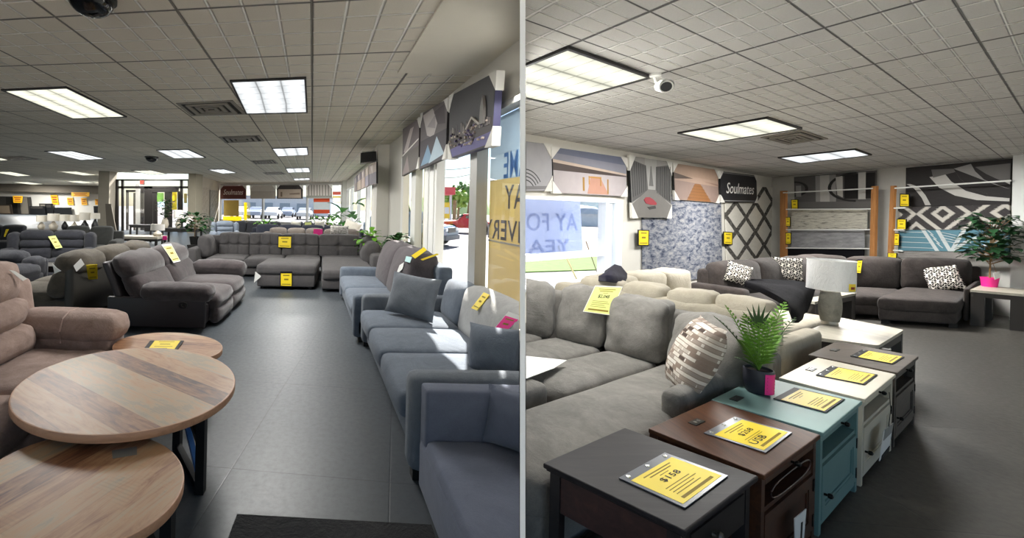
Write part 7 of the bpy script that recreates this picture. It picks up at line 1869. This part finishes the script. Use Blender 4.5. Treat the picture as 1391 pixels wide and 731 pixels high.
# vehicles
def car(label, pos, yaw, L, W, Hh, paint, kind='suv', name='car', simple=False, group=None):
    t = thing(name, label, 'car', (pos[0], pos[1], pos[2]), group); c, s = math.cos(yaw), math.sin(yaw); fr = Fr((pos[0] - c * L / 2 + s * W / 2, pos[1] - s * L / 2 - c * W / 2), (c, s), (-s, c), pos[2])
    pro = {'suv': [(0, .30), (.0, .62), (.05, .66), (.12, .98), (.60, 1.0), (.74, .66), (.95, .60), (1, .50), (1.0, .25)], 'truck': [(0, .32), (0, .62), (.34, .62), (.38, .98), (.60, 1.0), (.70, .66), (.96, .60), (1, .5), (1, .25)], 'sedan': [(0, .30), (0, .60), (.12, .66), (.28, .97), (.58, 1.0), (.74, .66), (.95, .56), (1, .46), (1, .22)]}[kind]
    n = len(pro); vs = []
    for y, k in ((0, 1), (W * .06, 1.0), (W * .94, 1.0), (W, 1)):
        inset = .0 if y in (0, W) else 0
        for x, z in pro:
            vs.append((x * L, y if z < .7 or y not in (0, W) else (W * .10 if y == 0 else W * .90), z * Hh if y not in (0, W) else z * Hh * .985))
    fs = [tuple(range(n)), tuple(range(3 * n, 4 * n))[::-1]] + [(j * n + i, j * n + (i + 1) % n, (j + 1) * n + (i + 1) % n, (j + 1) * n + i) for j in range(3) for i in range(n)]
    obj('body', MB().add(fr(np.array(vs)), fs), paint, t, ang=25)
    gm = plain('car_glass', '1c2329', .1, 0, .6); mb = MB()
    xs_ = {'suv': (.15, .58), 'truck': (.41, .58), 'sedan': (.30, .58)}[kind]
    for y0, y1 in ((W * .04, W * .09), (W * .91, W * .96)): mb.box(xs_[0] * L, xs_[1] * L, y0, y1, .70 * Hh, .92 * Hh, fr=fr)
    v = np.array([(.615 * L, W * .14, .95 * Hh), (.615 * L, W * .86, .95 * Hh), (.735 * L, W * .9, .69 * Hh), (.735 * L, W * .1, .69 * Hh), (.63 * L, W * .14, .965 * Hh), (.63 * L, W * .86, .965 * Hh), (.75 * L, W * .9, .70 * Hh), (.75 * L, W * .1, .70 * Hh)])
    mb.add(fr(v), [(0, 1, 2, 3), (4, 7, 6, 5), (0, 4, 5, 1), (1, 5, 6, 2), (2, 6, 7, 3), (3, 7, 4, 0)]); obj('windows', mb, gm, t, smooth=False)
    rw = .36 * min(1, Hh / 1.5)
    for x in (.18, .81):
        for y in (0.0, W):
            p = fr.pt(x * L, y, rw); ax = Vector((-s, c, 0)) * .11; mb = MB(); mb.tube([p - ax, p - ax * .8, p + ax * .8, p + ax], [rw * .9, rw, rw, rw * .9], 20); w_ = obj('wheel', mb, plain('tyre', '17171a', .8), t)
            if not simple: mb = MB(); mb.tube([p - ax * 1.02, p + ax * 1.02], rw * .55, 14); obj('hub', mb, steel, w_)
    if not simple:
        for y in (W * .08, W * .78): mb = MB(); mb.box(L * .985, L * 1.006, y, y + W * .15, .46 * Hh, .55 * Hh, fr=fr); obj('headlight', mb, plain('lamp_clear', 'd5d9dc', .15), t, smooth=False)
        mb = MB(); mb.box(L * .98, L * 1.02, 0.02, W - .02, .20 * Hh, .34 * Hh, fr=fr, bev=.02); obj('bumper', mb, plain('bumper_grey', '5d6166', .5), t)
        mb = MB(); mb.box(L * .99, L * 1.008, W * .26, W * .74, .42 * Hh, .56 * Hh, fr=fr); obj('grille', mb, plain('car_grille', '22262a', .4), t, smooth=False)
    return t
car('silver-blue suv cut off by the white mullions outside the clear window', (2.85, 21.4, -.17), -.6, 4.4, 1.8, 1.62, plain('paint_silver_blue', '5d7486', .25, .3), 'suv')
car('red pickup truck parked farther away behind the silver-blue suv', (8.9, 32.5, -.17), math.pi - .2, 4.4, 1.7, 1.45, plain('paint_red', 'c0202a', .3, .1), 'truck', name='pickup_truck')
cw = plain('paint_white', 'dcdfe2', .3); cb_ = plain('paint_blue_grey', '9aa6b8', .3); cs_ = plain('paint_silver', 'b9bfc6', .3, .3)
for k, (u, y, m, lb) in enumerate(((328, 56, cw, 'white car parked behind the yellow posts of the far shop window'), (350, 56, cb_, 'blue-grey car left of the second mullion of the far shop window'), (372, 56, cw, 'white car right of the first mullion in the far shop window'), (392, 65, cb_, 'blue-grey car below the third picture in the far shop window'), (415, 56, cs_, 'silver car left of the last mullion of the far shop window'), (439, 60, cw, 'white car below the red and grey window poster'))):
    p = PY(u, 281, y); car(lb, (p.x, p.y, -.17), 1.57, 4.2, 1.7, 1.5, m, 'sedan', simple=True, group='cars on the lot beyond the far shop window')
# posters in the far shop window
def glassposter(label, px, m, stripes=(), off=.12, cat='poster'):
    Qp_ = Quad(*[PW(u, v, EA, EB, off) for u, v in px]); mb = MB(); Qp_.slab(mb, 0, 1, 0, 1, 0, .01, 0); ms = [m]
    for (t0, t1, mm) in stripes:
        if mm not in ms: ms.append(mm)
        Qp_.slab(mb, 0.01, .99, t0, t1, .01, .014, ms.index(mm))
    o = obj('window_poster', mb, ms, smooth=False, recalc=False); tag(o, label, cat)
glassposter('square yellow paper poster on the far shop window', [(304, 272), (324.5, 272), (324.5, 293.5), (304, 293.5)], translucent_mat('film_amber', 'b5a468', .2))
glassposter('narrow yellow poster right of the square one on the far shop window', [(331.5, 275), (335.5, 275), (335.5, 299), (331.5, 299)], translucent_mat('film_lemon', 'e6d64f', .5))
glassposter('low yellow strip poster under the square one on the far shop window', [(303, 294), (328, 294), (328, 300), (303, 300)], translucent_mat('film_lemon', 'e6d64f', .5))
glassposter('orange-red and grey striped poster on the far shop window', [(426, 268.5), (448, 268.5), (448, 290), (426, 290)], translucent_mat('film_grey', 'a9aeb0', .4), ((0, .28, translucent_mat('film_orange', 'c4563a', .4)), (.76, 1, translucent_mat('film_orange', 'c4563a', .4))))
glassposter('pale poster with a red and yellow print at the right of the far shop window', [(452, 259.5), (463, 259.5), (463, 274), (452, 274)], translucent_mat('film_white', 'd9dcdc', .4), ((.08, .35, translucent_mat('film_salmon', 'dc7a68', .4)), (.5, .62, translucent_mat('film_lemon', 'e6d64f', .5))))
c = PY(380, 281, 75); t = thing('distant_building', 'long pale building beyond the parked cars of the far lot', 'building', (c.x, c.y, -.2)); mb = MB(); mb.box(c.x - 16, c.x + 9, c.y, c.y + 8, -.2, 2.9); obj('wall', mb, fr_w, t, smooth=False)
for k in range(8): mb = MB(); mb.box(c.x - 15 + 3 * k, c.x - 13.2 + 3 * k, c.y - .05, c.y + .02, .4, 2.0); obj('window', mb, plain('far_glass', '8fa0ad', .3), t, smooth=False)
mb = MB(); mb.box(c.x - 16.3, c.x + 9.3, c.y - .4, c.y + 8, 2.9, 3.2); obj('roof', mb, plain('far_roof', 'b7c2ca', .6), t, smooth=False)
# coloured sheets on the entrance doors
for px, m, lb in (([(213.5, 262), (222.5, 262), (222.5, 274), (213.5, 274)], translucent_mat('film_green', '8fb86a', .5), 'green and teal sheet on the left entrance door pane'), ([(234, 261), (240.5, 261), (240.5, 285), (234, 285)], translucent_mat('film_lemon', 'e6d64f', .5), 'yellow sheet on the right entrance door pane'), ([(250, 263), (254, 263), (254, 276), (250, 276)], translucent_mat('film_amber', 'b5a468', .2), 'small amber sheet on the side pane right of the entrance doors')):
    q = [vp(u, v, YE - .15) for u, v in px]; Qd = Quad(*q); mb = MB(); Qd.slab(mb, 0, 1, 0, 1, 0, .01); o = obj('window_poster', mb, m, smooth=False); tag(o, lb, 'poster')
for o in bpy.data.objects:
    if '_w' in o.keys(): del o['_w']
vs = sc.view_settings
sc.display_settings.display_device = 'sRGB'
vs.view_transform = 'Standard'; vs.look = 'None'; vs.exposure = EXPO; vs.gamma = 1; vs.use_curve_mapping = False
sc.cycles.use_denoising = True
sc.cycles.max_bounces = 10; sc.cycles.diffuse_bounces = 5; sc.cycles.transparent_max_bounces = 16
sc.cycles.sample_clamp_indirect = 6
sc.cycles.caustics_reflective = False; sc.cycles.caustics_refractive = False
